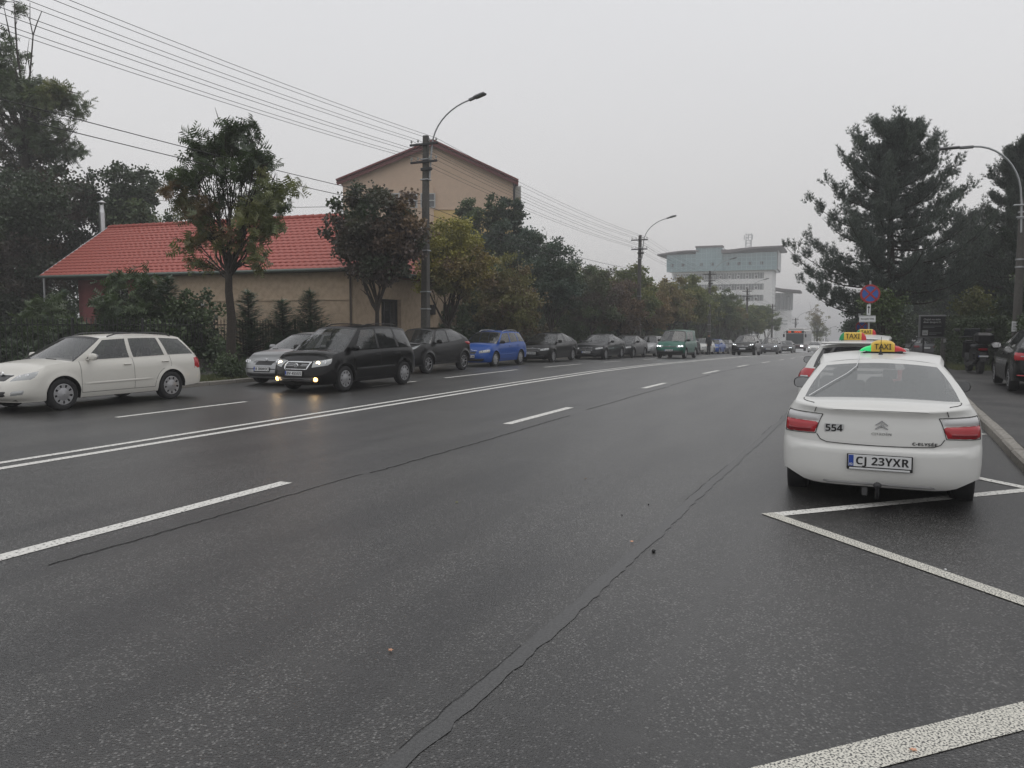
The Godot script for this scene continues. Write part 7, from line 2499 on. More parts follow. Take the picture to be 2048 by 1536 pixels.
	broad_tree("dark_tree", "tall dark evergreen mass behind the flue of the tiled house", Vector3(-40.5, 0.0, -33.0), [Vector3.ZERO, Vector3(0.1, 2.0, 0), Vector3(0.0, 4.0, 0)], 0.26, [
		[Vector3(-0.5, 9.0, 0), Vector3(2.8, 2.2, 2.2), 2.0, dgreen * 0.8, dgreen], [Vector3(-2.6, 7.0, 0.2), Vector3(2.8, 2.4, 2.2), 2.0, dgreen * 0.8, plum], [Vector3(1.6, 6.8, 0.2), Vector3(2.2, 2.2, 2.0), 1.6, dgreen, green], [Vector3(0, 4.8, 0.3), Vector3(3.4, 1.9, 2.0), 1.6, dgreen * 0.8, dgreen]], 6000, "broad", 1.3, 103, "", 8, 0.45)
	broad_tree("dark_tree", "dark leafy tree left of the house, its top under the airy tree", Vector3(-37.6, 0.0, -21.8), [Vector3.ZERO, Vector3(0.1, 1.5, 0), Vector3(0.0, 2.8, 0)], 0.2, [
		[Vector3(-0.6, 6.8, 0), Vector3(2.0, 2.2, 1.8), 1.8, dgreen * 0.8, dgreen], [Vector3(-1.0, 4.2, 0.2), Vector3(2.0, 1.9, 1.8), 1.5, dgreen, green], [Vector3(0.3, 8.4, 0.1), Vector3(1.5, 1.4, 1.4), 1.0, plum, dgreen]], 4600, "broad", 1.15, 104, "", 7, 0.45)
	broad_tree("dark_tree", "dark leafy tree close to the house's left gable", Vector3(-41.5, 0.0, -27.0), [Vector3.ZERO, Vector3(0.1, 1.5, 0), Vector3(0.0, 2.8, 0)], 0.2, [
		[Vector3(0, 7.6, 0), Vector3(2.4, 2.2, 2.0), 1.8, dgreen * 0.8, dgreen], [Vector3(-0.4, 4.6, 0.2), Vector3(2.8, 2.2, 2.0), 1.7, dgreen * 0.8, plum], [Vector3(0.3, 2.2, 0.1), Vector3(2.8, 1.6, 2.0), 1.4, dgreen * 0.8, dgreen]], 5200, "broad", 1.3, 106, "", 7, 0.45)
	fir_tree("dark_fir", "tall dark fir filling the left edge below the red-leaved tree", Vector3(-34.6, 0.0, -19.2), 7.6, 2.2, 107, Color(0.030, 0.046, 0.028), "", 0.8)
	fir_tree("dark_fir", "low dark fir in front of the pink wall's left end", Vector3(-31.6, 0.0, -20.8), 2.7, 1.3, 108, Color(0.030, 0.046, 0.028), "", 0.8)
	bush("shrub", "lit green bush at the left edge behind the white estate", Vector3(-28.0, 0.05, -15.2), [[Vector3(0, 2.6, 0), Vector3(1.1, 1.3, 1.0), 1.2, green, Color(0.065, 0.10, 0.03)], [Vector3(-0.6, 1.2, 0), Vector3(1.3, 1.2, 1.1), 1.0, dgreen, green]], 1500, "broad", 1.0, 105)
	hedge("dark_thicket", "dark thicket behind the house's left gable", Vector3(-52.0, 0.0, -39.0), Vector3(30.0, 5.5, 2.5), 9000, 188)
	# trees behind the roof
	pine_tree("pine_tree", "small dark pine peeping over the tiled roof beside the street tree", Vector3(-37.0, 0.0, -40.0), 10.3, 2.6, 3.5, 111, Color(0.042, 0.066, 0.052), 26)
	for k in 4:
		broad_tree("garden_tree", ["thin pale tree behind the roof beside the flue", "leafy tree behind the roof ridge, hidden by the street tree", "light green tree behind the roof, left of the maple", "tree behind the ridge at the foot of the gabled building"][k], Vector3([-46.0, -38.5, -32.5, -34.0][k], 0, [-39.0, -42.0, -42.0, -47.0][k]), [Vector3.ZERO, Vector3(0.1, 1.8, 0), Vector3(0, 3.6, 0)], 0.2, [
			[Vector3(0, 7.0 - 0.5 * k, 0), Vector3(2.4, 2.2, 2.2), 2.0, dgreen, green], [Vector3(-1.2, 5.4, 0), Vector3(2.2, 1.7, 2.0), 1.3, green, olive], [Vector3(1.4, 6.0, 0), Vector3(2.0, 1.7, 1.8), 1.3, dgreen, green]], 2500, "broad", 1.2, 112 + k, "", 7, 0.62)
	# shrubs and young firs between the fence and the house
	var sh := [[-24.2, -19.9, 1.7, 3.75, "tall leafy shrub in front of the pink wall"], [-22.3, -20.6, 1.4, 2.7, "rounded dark shrub left of the street tree trunk"], [-27.4, -18.6, 1.7, 2.4, "dark shrub behind the white estate's bonnet"], [-29.5, -17.0, 1.7, 2.2, "low dark shrub at the far left behind the white estate"], [-24.8, -18.2, 1.3, 1.7, "low shrub behind the white estate's roof rails"], [-21.8, -18.6, 1.0, 1.5, "small dark shrub by the fence behind the white estate's tail"]]
	for k in sh.size():
		var s: Array = sh[k]
		bush("shrub", s[4], Vector3(s[0], 0.05, s[1]), [[Vector3(0, s[3] * 0.62, 0), Vector3(s[2] * 0.75, s[3] * 0.42, s[2] * 0.7), 1.2, dgreen, green * 0.9], [Vector3(-0.5, s[3] * 0.34, 0.3), Vector3(s[2], s[3] * 0.36, s[2] * 0.8), 1.2, dgreen * 0.8, dgreen], [Vector3(0.6, s[3] * 0.30, 0.1), Vector3(s[2] * 0.8, s[3] * 0.32, s[2] * 0.8), 1.0, dgreen, green]], 1500, "compound" if k % 2 == 0 else "broad", 1.0, 130 + k)
	var firs := [[-21.6, -22.6, 2.75, "left one of three young firs before the cream wall"], [-21.2, -24.0, 2.45, "middle and thinnest of three young firs before the cream wall"], [-20.6, -24.9, 2.85, "right and tallest of three young firs before the cream wall"], [-23.0, -20.2, 3.2, "young fir between the tall shrub and the street tree trunk"], [-30.2, -21.3, 2.9, "young fir in front of the pink wall's window"]]
	for k in firs.size():
		fir_tree("young_fir", firs[k][3], Vector3(firs[k][0], 0.05, firs[k][1]), firs[k][2] * 1.03, 1.2, 140 + k, Color(0.055, 0.098, 0.058), "young firs before the house", 1.5)
	bush("shrub", "tiny bush at the foot of the street tree by the kerb", Vector3(-17.6, 0.08, -17.6), [[Vector3(0, 0.28, 0), Vector3(0.4, 0.28, 0.4), 1.0, dgreen, green]], 420, "broad", 0.5, 150, "shrub", "", 6)
	# ---- right side
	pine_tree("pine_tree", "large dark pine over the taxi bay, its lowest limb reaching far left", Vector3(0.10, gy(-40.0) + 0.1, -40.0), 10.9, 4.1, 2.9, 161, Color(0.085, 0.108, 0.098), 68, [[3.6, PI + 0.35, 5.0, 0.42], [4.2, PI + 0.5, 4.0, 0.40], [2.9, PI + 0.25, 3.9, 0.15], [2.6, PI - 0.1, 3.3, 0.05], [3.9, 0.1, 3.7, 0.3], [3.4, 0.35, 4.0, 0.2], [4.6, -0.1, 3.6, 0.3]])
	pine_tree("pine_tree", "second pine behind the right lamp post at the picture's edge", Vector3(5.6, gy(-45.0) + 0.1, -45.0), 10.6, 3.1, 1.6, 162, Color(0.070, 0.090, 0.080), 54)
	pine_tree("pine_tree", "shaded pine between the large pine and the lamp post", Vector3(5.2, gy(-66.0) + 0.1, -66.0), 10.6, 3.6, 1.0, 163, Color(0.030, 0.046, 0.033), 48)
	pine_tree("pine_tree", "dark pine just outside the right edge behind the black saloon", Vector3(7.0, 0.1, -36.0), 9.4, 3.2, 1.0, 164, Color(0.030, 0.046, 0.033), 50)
	var rb := [
		[Vector3(4.9, gy(-70), -70), 3.2, 6.2, dgreen, green, "dark leafy tree behind the billboard"],
		[Vector3(-0.7, gy(-58), -58), 1.7, 4.6, dgreen, teal, "shadowy tree behind the large pine's trunk"],
		[Vector3(6.2, gy(-40), -39.5), 2.2, 4.2, dgreen, green, "leafy tree over the hedge behind the scooter"],
		[Vector3(7.2, 0, -30.0), 1.7, 5.2, dgreen, green, "leafy tree at the right edge above the black saloon"],
		[Vector3(0.2, gy(-70), -72), 2.6, 5.0, dgreen, teal, "misty tree right of the taxi signs"],
	]
	for k in rb.size():
		var R: float = rb[k][1]
		var h: float = rb[k][2]
		broad_tree("leafy_tree", rb[k][5], rb[k][0], [Vector3.ZERO, Vector3(0.05, 0.9, 0), Vector3(0, 1.6, 0)], 0.16, [
			[Vector3(0, h * 0.72, 0), Vector3(R, h * 0.28, R), 2.0, rb[k][3], rb[k][4]], [Vector3(R * 0.5, h * 0.45, 0.2), Vector3(R * 0.85, h * 0.3, R * 0.8), 1.3, rb[k][3] * 0.8, rb[k][3]], [Vector3(-R * 0.5, h * 0.42, 0.1), Vector3(R * 0.8, h * 0.28, R * 0.8), 1.2, rb[k][3] * 0.8, rb[k][4]]], 3400, "broad", 1.15, 170 + k, "", 6, 0.45)
	broad_tree("leafy_tree", "dark leafy tree above the hedge, behind the scooter and the lamp post", Vector3(5.6, gy(-50), -50.0), [Vector3.ZERO, Vector3(0.05, 0.9, 0), Vector3(0, 1.6, 0)], 0.16, [[Vector3(0, 5.4, 0), Vector3(2.2, 2.0, 2.4), 2.0, dgreen * 0.8, dgreen], [Vector3(-0.4, 3.0, 0.3), Vector3(2.0, 1.6, 2.4), 1.5, dgreen, green]], 4200, "broad", 1.2, 177, "", 6, 0.45)
	broad_tree("leafy_tree", "deep green tree filling the gap right of the large pine's trunk", Vector3(2.3, gy(-84), -84.0), [Vector3.ZERO, Vector3(0.05, 0.9, 0), Vector3(0, 1.6, 0)], 0.2, [[Vector3(0, 6.0, 0), Vector3(3.4, 2.6, 2.6), 2.0, dgreen * 0.8, dgreen], [Vector3(0.4, 2.8, 0.3), Vector3(3.6, 2.2, 2.6), 1.8, dgreen * 0.8, teal]], 4200, "broad", 1.4, 178, "", 6, 0.45)
	# dense hedge that closes the view under the left row of trees
	hedge("dense_hedge", "long dark hedge behind the left street trees, from the second pole on", Vector3(-23.0, gy(-100) - 0.2, -100.0), Vector3(2.0, 4.2, 92.0), 15000, 186)
	hedge("dense_hedge", "dark hedge behind the fence between the house and the second pole", Vector3(-22.6, gy(-46), -47.0), Vector3(1.6, 2.5, 17.0), 5200, 187)
	# hedges and shrubs behind the right pavement
	hedge("clipped_hedge", "tall clipped dark green hedge behind the black saloon", Vector3(4.5, 0.1, -29.0), Vector3(1.0, 1.75, 9.0), 5200, 181)
	hedge("clipped_hedge", "rough green hedge at the back of the pavement under the billboard", Vector3(3.65, gy(-44) + 0.1, -44.5), Vector3(2.0, 2.1, 16.0), 8000, 182)
	bush("shrub", "loose green shrub in front of the billboard's right half", Vector3(3.7, gy(-41), -41.5), [[Vector3(0, 2.5, 0), Vector3(1.0, 1.0, 1.2), 1.2, green, olive], [Vector3(0.5, 1.1, 0.2), Vector3(1.2, 1.0, 1.2), 1.0, dgreen, green]], 1400, "broad", 1.0, 183)
	bush("shrub", "light leafed shrub beside the no-stopping sign", Vector3(-0.25, gy(-36), -36.5), [[Vector3(0.1, 2.6, 0), Vector3(0.8, 0.6, 0.8), 1.0, green, Color(0.08, 0.12, 0.03)], [Vector3(0.3, 1.1, 0), Vector3(0.6, 1.0, 0.6), 0.6, dgreen, green]], 620, "broad", 0.9, 184)
	broad_tree("bare_tree", "thin half-bare tree in the mist at the road's end, right of the bus", Vector3(-12.2, gy(-165), -165), [Vector3.ZERO, Vector3(0.1, 2.0, 0), Vector3(0, 4.0, 0)], 0.2, [[Vector3(0, 6.5, 0), Vector3(2.0, 3.4, 1.8), 1.0, olive, brown], [Vector3(0.6, 4.0, 0), Vector3(1.8, 2.0, 1.5), 0.7, olive, green]], 800, "broad", 1.3, 191, "", 14, 0.7)
	# fallen leaves on the near asphalt
	var lv := [[-1.72, -5.8, rust * 3.0], [-2.25, -3.3, rust * 2.2], [1.05, -5.0, olive * 2.0], [0.15, -3.38, rust * 3.0], [-2.9, -8.0, brown], [-3.6, -6.4, olive]]
	for k in lv.size():
		var b := MB.new()
		var p := PackedVector2Array()
		for i in 10: p.append(Vector2.from_angle(TAU * i / 10.0) * (0.015 if i % 2 else 0.008))
		b.prism(p, 0.003, Transform3D(Basis(Vector3.RIGHT, -PI / 2 + 0.12).rotated(Vector3.UP, k * 1.3), Vector3.ZERO))
		var o := part("fallen_leaf", b.mesh(), mat("leaf_litter_%d" % k, (lv[k][2] as Color).linear_to_srgb(), 0.7), self, Vector3(lv[k][0], 0.011, lv[k][1]))
		tag(o, ["orange fallen leaf beside the tar seal", "brown fallen leaf on the open asphalt left of the tar seal", "yellowish leaf between the two nearest zigzag arms", "orange leaf lying on the nearest white line", "brown leaf on the lane left of the tar seal, farther up", "dull leaf in the middle of the near lane"][k], "leaf", "fallen leaves on the asphalt")


func hedge(called: String, label: String, at: Vector3, size: Vector3, count: int, seed_: int) -> void:
	var root := thing(called, label, "hedge", at)
	var r := RandomNumberGenerator.new()
	r.seed = seed_
	var list := []
	for i in count:
		var p := Vector3(r.randf_range(-0.5, 0.5), r.randf_range(0.02, 1.0), r.randf_range(-0.5, 0.5))
		var f := r.randi() % 3
		if f == 0: p.x = -0.5 + absf(r.randfn(0, 0.06))
		elif f == 1: p.y = 1.0 - absf(r.randfn(0, 0.04))
		var q := p * size + rdir(r) * 0.05
		q.y += 0.10 * sin(q.z * 1.7 + q.x) * p.y + (gy(at.z + q.z) - gy(at.z)) * clampf((size.z - 20.0) * 0.1, 0.0, 1.0)
		list.append([Transform3D(rbasis(r, (0.75 if maxf(size.x, size.z) < 24 else 1.7) * r.randf_range(0.7, 1.2)), q), Color(0.036, 0.058, 0.026).lerp(Color(0.066, 0.096, 0.038), r.randf())])
	var st := MB.new()
	for i in int(size.z * 2.5):
		var z := r.randf_range(-0.5, 0.5) * size.z
		st.tube([Vector3(r.randf_range(-0.2, 0.2) * size.x, 0, z), Vector3(r.randf_range(-0.3, 0.3) * size.x, size.y * 0.8, z + r.randf_range(-0.3, 0.3))], [0.03, 0.012], 5)
	part("stems", st.mesh(), bark(), root).set_meta("kind", "stuff")
	crown(root, "broad", list, "foliage")


# ------------------------------------------------------------------ signs, fence, billboard, scooter, person
func sign_disc(root: Node3D, at: Vector3, r: float, turn := 0.0) -> void:
	var o := Node3D.new()
	o.name = "sign_plate"
	o.position = at
	o.rotation.y = turn
	root.add_child(o, true)
	var red := mat("sign_face_red", lin(0.34, 0.022, 0.03), 0.35)
	var blue := mat("sign_face_blue", lin(0.03, 0.10, 0.36), 0.35)
	var b := MB.new()
	var ax := Basis(Vector3(1, 0, 0), Vector3(0, 0, 1), Vector3(0, -1, 0))
	b.lathe([[0.001, -0.012], [r, -0.012], [r, 0.0], [r * 0.99, 0.004], [0.001, 0.004]], 32, Vector3.ZERO, ax)
	part("red_ring", b.mesh(), red, o)
	var d := MB.new()
	d.lathe([[r * 0.80, 0.003], [r * 0.80, 0.008], [0.001, 0.008]], 32, Vector3.ZERO, ax)
	part("blue_face", d.mesh(), blue, o)
	for k in 2:
		part("red_bar", box_mesh(Vector3(r * 1.62, r * 0.20, 0.006)), red, o, Vector3(0, 0, 0.0105 + 0.001 * k), Vector3(0, 0, PI / 4 if k == 0 else -PI / 4))


func make_street_things() -> void:
	# no-stopping sign with its two small plates
	var root := thing("no_stopping_sign", "round red and blue no-stopping sign with an arrow plate and a text plate below", "sign", Vector3(-0.52, gy(-28.7) + 0.11, -28.7), 0.2)
	part("post", tube_mesh([Vector3(0.0, 0, -0.03), Vector3(0.0, 3.05, -0.03)], [0.032], 10), M.galvanised, root)
	sign_disc(root, Vector3(0, 2.62, 0.02), 0.31)
	var pl := part("arrow_plate", box_mesh(Vector3(0.12, 0.34, 0.01)), M.white_plate, root, Vector3(-0.03, 2.10, 0.02))
	part("arrow_shaft", box_mesh(Vector3(0.022, 0.2, 0.003)), M.ink, pl, Vector3(0, -0.02, 0.0065))
	var ar := MB.new()
	ar.prism(PackedVector2Array([Vector2(-0.045, 0), Vector2(0.045, 0), Vector2(0, 0.08)]), 0.003)
	part("arrow_head", ar.mesh(), M.ink, pl, Vector3(0, 0.06, 0.0065))
	var tp := part("text_plate", box_mesh(Vector3(0.50, 0.22, 0.01)), M.white_plate, root, Vector3(-0.06, 1.80, 0.02))
	text_part("lettering", "Exceptii TAXI", 0.05, 0.40, M.ink, tp, Vector3(0, 0.0, 0.006), Vector3.ZERO, true)
	part("plate_rim", box_mesh(Vector3(0.47, 0.008, 0.003)), M.ink, tp, Vector3(0, 0.095, 0.0065))
	part("plate_rim", box_mesh(Vector3(0.47, 0.008, 0.003)), M.ink, tp, Vector3(0, -0.095, 0.0065))
	var s2 := thing("no_stopping_sign", "smaller no-stopping sign farther on, low behind the first sign's post", "sign", Vector3(-1.12, gy(-43.5) + 0.1, -43.5), 0.2)
	part("post", tube_mesh([Vector3(0.0, 0, -0.03), Vector3(0.0, 2.2, -0.03)], [0.03], 8), M.galvanised, s2)
	sign_disc(s2, Vector3(0, 1.78, 0.02), 0.29)
	part("text_plate", box_mesh(Vector3(0.36, 0.2, 0.01)), M.white_plate, s2, Vector3(0, 2.36, 0.0))
	# billboard on its post
	var bb := thing("billboard", "dark backlit-type billboard with white text on a post at the pavement's back", "billboard", Vector3(2.22, gy(-44.0) + 0.02, -44.0), 0.2)
	bb.scale = Vector3(0.74, 0.74, 0.74)
	part("frame", box_mesh(Vector3(2.35, 1.52, 0.16), 0.03), mat("billboard_frame", lin(0.26, 0.26, 0.27), 0.5), bb, Vector3(0.1, 2.55, 0))
	part("poster", box_mesh(Vector3(2.15, 1.32, 0.02)), mat("poster_dark", lin(0.03, 0.031, 0.035), 0.35), bb, Vector3(0.1, 2.55, 0.078))
	text_part("lettering", "Clujul nu este", 0.115, 1.02, M.white_plate, bb, Vector3(-0.30, 3.02, 0.09), Vector3.ZERO, true)
	text_part("lettering", "doar despre IT.", 0.115, 1.08, M.white_plate, bb, Vector3(-0.27, 2.84, 0.09), Vector3.ZERO, true)
	for k in 2: part("text_line", box_mesh(Vector3(1.1 - 0.4 * k, 0.03, 0.004)), M.galvanised, bb, Vector3(-0.28 - 0.2 * k, 2.58 - 0.09 * k, 0.09))
	var lg := part("logo_panel", box_mesh(Vector3(0.34, 0.34, 0.01)), M.white_plate, bb, Vector3(-0.70, 2.14, 0.09))
	text_part("lettering", "edu", 0.08, 0.2, M.grey_plastic, lg, Vector3(0, -0.02, 0.006), Vector3.ZERO, true)
	for k in 2: part("text_line", box_mesh(Vector3(0.75 - 0.3 * k, 0.035, 0.004)), M.galvanised, bb, Vector3(-0.08 - 0.15 * k, 2.13 - 0.09 * k, 0.09))
	part("post", tube_mesh([Vector3(-0.75, 0, 0), Vector3(-0.75, 1.9, 0)], [0.06], 8), M.dark_metal, bb)
	part("post", tube_mesh([Vector3(0.9, 0, 0), Vector3(0.9, 1.9, 0)], [0.06], 8), M.dark_metal, bb)
	# grey gate post with a small plate
	var gp := thing("gate_post", "grey concrete gate post with a small white plate below the billboard", "post", Vector3(2.50, gy(-43.2), -43.2))
	part("shaft", box_mesh(Vector3(0.22, 1.35, 0.22), 0.02), M.concrete, gp, Vector3(0, 0.67, 0))
	part("plate_sheet", box_mesh(Vector3(0.30, 0.18, 0.02)), M.white_plate, gp, Vector3(0.14, 1.22, 0.13))
	make_fence()
	make_scooter()
	make_person()
	# loose bits on the asphalt
	var st := [[-1.50, -5.62, 0.022], [-1.95, -7.1, 0.012], [-2.05, -6.6, 0.010], [0.42, -6.05, 0.012]]
	for k in st.size():
		var b := MB.new()
		b.rbox(Vector3.ZERO, Vector3(st[k][2] * 1.3, st[k][2], st[k][2]), st[k][2] * 0.3)
		tag(part("pebble", b.mesh(), M.ink if k < 3 else M.white_plate, self, Vector3(st[k][0], st[k][2] * 0.5, st[k][1]), Vector3(0, k, 0)), ["black chip lying right of the tar seal", "small black crumb on the lane, upper one of two", "small black crumb on the lane, lower one of two", "white scrap inside the first zigzag bend"][k], "pebble", "crumbs on the near asphalt")


func make_fence() -> void:
	# dark iron fence of bars on a low wall, from the far left to past the house
	var spans := [[-13.0, -27.2], [-37.6, -58.0]]
	for k in spans.size():
		var f := thing("iron_fence", ["dark iron bar fence on a low wall behind the white estate", "dark iron bar fence on a low wall past the house"][k], "fence", Vector3(-21.45, 0, 0))
		var z: float = spans[k][0]
		var wl := MB.new()
		var zz := z
		while zz > spans[k][1]:
			wl.box(Vector3(0, gy(zz - 1.2) + 0.22, zz - 1.2), Vector3(0.22, 0.5, 2.398))
			part("fence_post", box_mesh(Vector3(0.07, 1.45, 0.07), 0.01), M.black_iron, f, Vector3(0, gy(zz) + 1.15, zz))
			for y in [0.62, 1.66]:
				part("rail", box_mesh(Vector3(0.035, 0.035, 2.32)), M.black_iron, f, Vector3(0, gy(zz - 1.2) + y, zz - 1.2))
			for i in range(1, 16):
				var zb := zz - i * 0.15
				part("fence_bar", bar_mesh(), M.black_iron, f, Vector3(0, gy(zb) + 1.2, zb))
			zz -= 2.4
		part("low_wall", wl.mesh(), M.concrete, f)


var _bar: ArrayMesh


func bar_mesh() -> ArrayMesh:
	if _bar == null:
		var b := MB.new()
		b.box(Vector3(0, 0, 0), Vector3(0.018, 1.16, 0.018))
		b.prism(PackedVector2Array([Vector2(-0.02, 0), Vector2(0.02, 0), Vector2(0, 0.09)]), 0.012, Transform3D(Basis(Vector3.UP, PI / 2), Vector3(0, 0.578, 0)))
		_bar = b.mesh()
	return _bar


func make_scooter() -> void:
	var root := thing("scooter", "black scooter with a top case and white number plate, parked by the hedge", "scooter", Vector3(2.75, gy(-31.0) + 0.12, -31.0), PI + 0.15)
	root.scale = Vector3(1.2, 1.08, 1.1)
	var blk := paint_mat("scooter_black", lin(0.012, 0.012, 0.013), 0.0, 0.35)
	for z in [0.62, -0.62]:
		var w := Node3D.new()
		w.name = "wheel"
		w.position = Vector3(0, 0.24, z)
		w.scale = Vector3(0.2, 0.24, 0.24)
		root.add_child(w, true)
		var s := wheel_shapes("spokes")
		part("tyre", s.tyre, M.rubber, w)
		part("rim", s.rim, M.wheel_dark, w)
	var b := MB.new()
	var prof := PackedVector2Array([Vector2(-0.85, 0.48), Vector2(-0.80, 0.74), Vector2(-0.2, 0.80), Vector2(-0.05, 0.70), Vector2(-0.02, 0.36), Vector2(0.34, 0.30), Vector2(0.48, 0.62), Vector2(0.40, 1.0), Vector2(0.48, 1.02), Vector2(0.64, 0.60), Vector2(0.56, 0.24), Vector2(0.1, 0.20), Vector2(-0.35, 0.28)])
	b.prism(prof, 0.30, Transform3D(Basis(Vector3.UP, -PI / 2), Vector3.ZERO))
	b.rbox(Vector3(0, 0.55, -0.45), Vector3(0.40, 0.34, 0.62), 0.10)
	b.rbox(Vector3(0, 0.72, 0.52), Vector3(0.42, 0.58, 0.12), 0.05, Basis(Vector3.RIGHT, -0.25))
	part("body", b.mesh(), blk, root)
	part("seat", box_mesh(Vector3(0.32, 0.13, 0.72), 0.05), M.fabric, root, Vector3(0, 0.84, -0.42))
	part("top_case", box_mesh(Vector3(0.46, 0.34, 0.40), 0.08), blk, root, Vector3(0, 1.10, -0.82))
	var hb := MB.new()
	hb.tube([Vector3(-0.36, 1.10, 0.30), Vector3(-0.2, 1.12, 0.40), Vector3(0.2, 1.12, 0.40), Vector3(0.36, 1.10, 0.30)], [0.02], 8)
	part("handlebar", hb.mesh(), M.black_plastic, root)
	for sx in [1.0, -1.0]:
		var mm := MB.new()
		mm.tube([Vector3(0.26 * sx, 1.12, 0.36), Vector3(0.38 * sx, 1.30, 0.34)], [0.009], 5)
		mm.rbox(Vector3(0.40 * sx, 1.34, 0.33), Vector3(0.15, 0.09, 0.03), 0.015)
		part("mirror", mm.mesh(), M.black_plastic, root)
	part("windshield", box_mesh(Vector3(0.40, 0.30, 0.015), 0.005), M.window_glass, root, Vector3(0, 1.25, 0.46), Vector3(-0.35, 0, 0))
	part("tail_light", box_mesh(Vector3(0.22, 0.07, 0.05), 0.015), M.dark_red_lens, root, Vector3(0, 0.76, -0.86))
	plate(root, "", Vector3(0, 0.55, -0.93), true, 0.25, 0.24)
	part("mudguard", box_mesh(Vector3(0.16, 0.30, 0.03), 0.01), M.black_plastic, root, Vector3(0, 0.52, -0.90), Vector3(0.2, 0, 0))


# a standing person far off between the parked cars: one body surface from a field of tapered bones
func make_person() -> void:
	var root := thing("person", "person in dark clothes standing at the kerb between the parked cars", "person", Vector3(-14.1, gy(-70.4) + 0.02, -70.4), 0.5)
	var bones := [
		[Vector3(0.09, 0.07, 0.02), Vector3(0.09, 0.48, 0.0), 0.055, 0.065], [Vector3(0.09, 0.48, 0.0), Vector3(0.09, 0.90, 0), 0.068, 0.09],
		[Vector3(-0.10, 0.07, 0.05), Vector3(-0.10, 0.48, 0.02), 0.055, 0.065], [Vector3(-0.10, 0.48, 0.02), Vector3(-0.09, 0.90, 0), 0.068, 0.09],
		[Vector3(0.09, 0.045, -0.04), Vector3(0.10, 0.04, 0.15), 0.045, 0.038], [Vector3(-0.10, 0.045, -0.02), Vector3(-0.12, 0.04, 0.18), 0.045, 0.038],
		[Vector3(0, 0.93, 0), Vector3(0, 1.18, 0), 0.145, 0.13], [Vector3(0, 1.18, 0), Vector3(0, 1.38, -0.01), 0.14, 0.12],
		[Vector3(-0.13, 1.40, -0.01), Vector3(0.13, 1.40, -0.01), 0.075, 0.075], [Vector3(0, 1.42, -0.01), Vector3(0, 1.52, 0.01), 0.055, 0.052],
		[Vector3(0.18, 1.39, -0.01), Vector3(0.235, 1.12, -0.03), 0.058, 0.046], [Vector3(0.235, 1.12, -0.03), Vector3(0.19, 0.90, 0.09), 0.044, 0.034],
		[Vector3(-0.18, 1.39, -0.01), Vector3(-0.235, 1.12, -0.03), 0.058, 0.046], [Vector3(-0.235, 1.12, -0.03), Vector3(-0.20, 0.90, 0.09), 0.044, 0.034]]
	part("body", field_mesh(bones, 0.022, 0.03), mat("dark_cloth", lin(0.016, 0.017, 0.02), 0.9), root)
	var head := [[Vector3(0, 1.60, 0.015), Vector3(0, 1.68, 0.0), 0.078, 0.085], [Vector3(0, 1.52, 0.01), Vector3(0, 1.58, 0.03), 0.05, 0.06], [Vector3(0, 1.60, 0.09), Vector3(0, 1.63, 0.085), 0.014, 0.01], [Vector3(0.078, 1.62, 0), Vector3(0.082, 1.65, 0), 0.014, 0.014], [Vector3(-0.078, 1.62, 0), Vector3(-0.082, 1.65, 0), 0.014, 0.014]]
	part("head", field_mesh(head, 0.010, 0.012), mat("skin", lin(0.30, 0.17, 0.12), 0.6), root)
	part("hair", field_mesh([[Vector3(0, 1.68, -0.02), Vector3(0, 1.70, 0.01), 0.088, 0.084], [Vector3(0, 1.62, -0.05), Vector3(0, 1.66, -0.04), 0.055, 0.06]], 0.010, 0.01), mat("hair", lin(0.02, 0.014, 0.01), 0.8), root)
	for sx in [1.0, -1.0]:
		var hand := [[Vector3(0.19 * sx, 0.89, 0.10), Vector3(0.185 * sx, 0.83, 0.115), 0.027, 0.03]]
		for k in 4:
			var x = (0.165 + 0.014 * k) * sx
			var l: float = [0.055, 0.065, 0.06, 0.045][k]
			hand.append([Vector3(x, 0.81, 0.118 - 0.004 * k), Vector3(x, 0.81 - l * 0.6, 0.128), 0.0095, 0.009])
			hand.append([Vector3(x, 0.81 - l * 0.6, 0.128), Vector3(x, 0.81 - l, 0.118), 0.009, 0.0075])
		hand.append([Vector3(0.175 * sx, 0.86, 0.125), Vector3(0.155 * sx, 0.81, 0.145), 0.011, 0.009])
		part("hand", field_mesh(hand, 0.006, 0.006), M.skin, root)


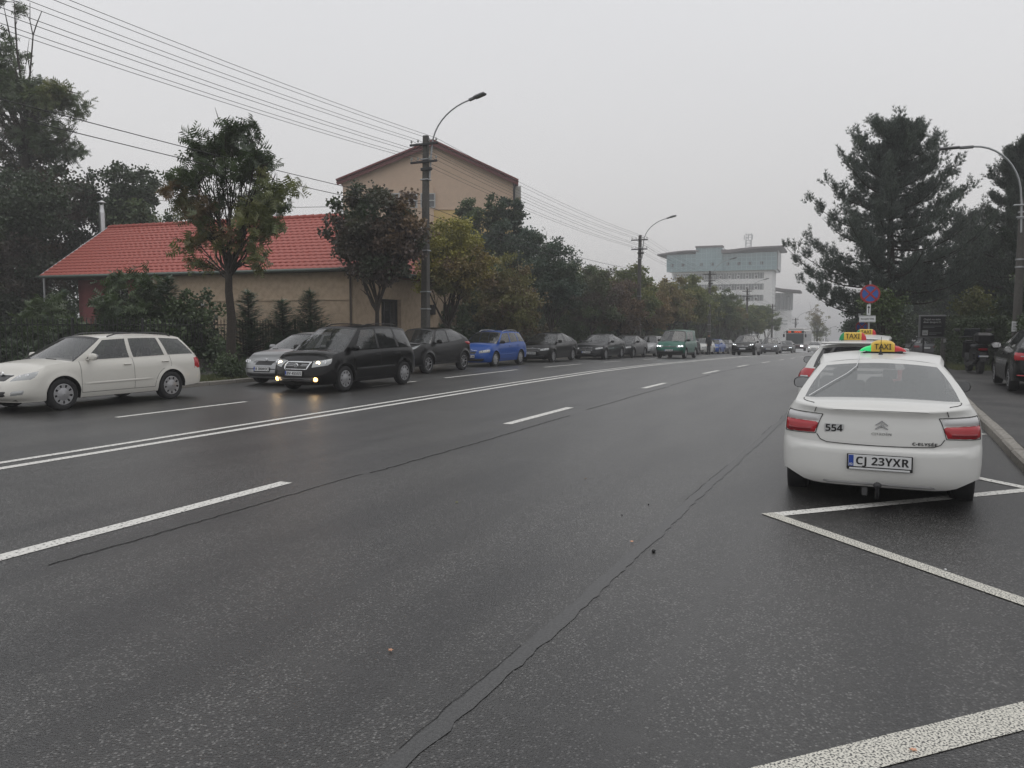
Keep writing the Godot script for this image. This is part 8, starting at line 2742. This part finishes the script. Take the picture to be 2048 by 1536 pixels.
func field_mesh(bones: Array, cell: float, k: float) -> ArrayMesh:       # surface nets round the bones
	var f := func(p: Vector3) -> float:
		var s := 0.0
		for b in bones:
			var ab: Vector3 = b[1] - b[0]
			var t := clampf((p - b[0]).dot(ab) / maxf(ab.length_squared(), 1e-8), 0, 1)
			s += exp(-((p - (b[0] as Vector3) - ab * t).length() - lerpf(b[2], b[3], t)) / k)
		return -k * log(maxf(s, 1e-30))
	var lo := Vector3.INF
	var hi := -Vector3.INF
	for b in bones:
		for e in 2:
			lo = lo.min(b[e] - Vector3.ONE * (b[2 + e] + cell * 3))
			hi = hi.max(b[e] + Vector3.ONE * (b[2 + e] + cell * 3))
	var n := Vector3i(((hi - lo) / cell).ceil()) + Vector3i.ONE
	var val := PackedFloat32Array()
	val.resize(n.x * n.y * n.z)
	for x in n.x:
		for y in n.y:
			for z in n.z: val[(x * n.y + y) * n.z + z] = f.call(lo + Vector3(x, y, z) * cell)
	var at := func(x: int, y: int, z: int) -> float: return val[(x * n.y + y) * n.z + z]
	var idx := {}
	var m := MB.new()
	for x in n.x - 1:
		for y in n.y - 1:
			for z in n.z - 1:
				var sum := Vector3.ZERO
				var c := 0
				for e in [[0, 0, 0, 1, 0, 0], [0, 1, 0, 1, 1, 0], [0, 0, 1, 1, 0, 1], [0, 1, 1, 1, 1, 1], [0, 0, 0, 0, 1, 0], [1, 0, 0, 1, 1, 0], [0, 0, 1, 0, 1, 1], [1, 0, 1, 1, 1, 1], [0, 0, 0, 0, 0, 1], [1, 0, 0, 1, 0, 1], [0, 1, 0, 0, 1, 1], [1, 1, 0, 1, 1, 1]]:
					var a: float = at.call(x + e[0], y + e[1], z + e[2])
					var b: float = at.call(x + e[3], y + e[4], z + e[5])
					if (a < 0) != (b < 0):
						var t := a / (a - b)
						sum += Vector3(x + lerpf(e[0], e[3], t), y + lerpf(e[1], e[4], t), z + lerpf(e[2], e[5], t))
						c += 1
				if c:
					var p := lo + sum / c * cell
					idx[Vector3i(x, y, z)] = m.v.size()
					m.v.append(p)
					var h := cell * 0.5
					m.n.append(Vector3(f.call(p + Vector3(h, 0, 0)) - f.call(p - Vector3(h, 0, 0)), f.call(p + Vector3(0, h, 0)) - f.call(p - Vector3(0, h, 0)), f.call(p + Vector3(0, 0, h)) - f.call(p - Vector3(0, 0, h))).normalized())
					m.uv.append(Vector2.ZERO)
	for x in range(1, n.x - 1):
		for y in range(1, n.y - 1):
			for z in range(1, n.z - 1):
				for ax in 3:
					var d := Vector3i(1 if ax == 0 else 0, 1 if ax == 1 else 0, 1 if ax == 2 else 0)
					var a: float = at.call(x, y, z)
					var b: float = at.call(x + d.x, y + d.y, z + d.z)
					if (a < 0) == (b < 0): continue
					var u := Vector3i(d.z, d.x, d.y)
					var w := Vector3i(d.y, d.z, d.x)
					var c := Vector3i(x, y, z)
					var q := [c, c - u, c - u - w, c - w]
					if not (idx.has(q[0]) and idx.has(q[1]) and idx.has(q[2]) and idx.has(q[3])): continue
					var i := [idx[q[0]], idx[q[1]], idx[q[2]], idx[q[3]]]
					var nn: Vector3 = (m.v[i[1]] - m.v[i[0]]).cross(m.v[i[2]] - m.v[i[0]])
					var out: Vector3 = m.n[i[0]] + m.n[i[1]] + m.n[i[2]]
					if nn.dot(out) > 0:
						for t in [0, 2, 1, 0, 3, 2]: m.ix.append(i[t])
					else:
						for t in [0, 1, 2, 0, 2, 3]: m.ix.append(i[t])
	return m.mesh()
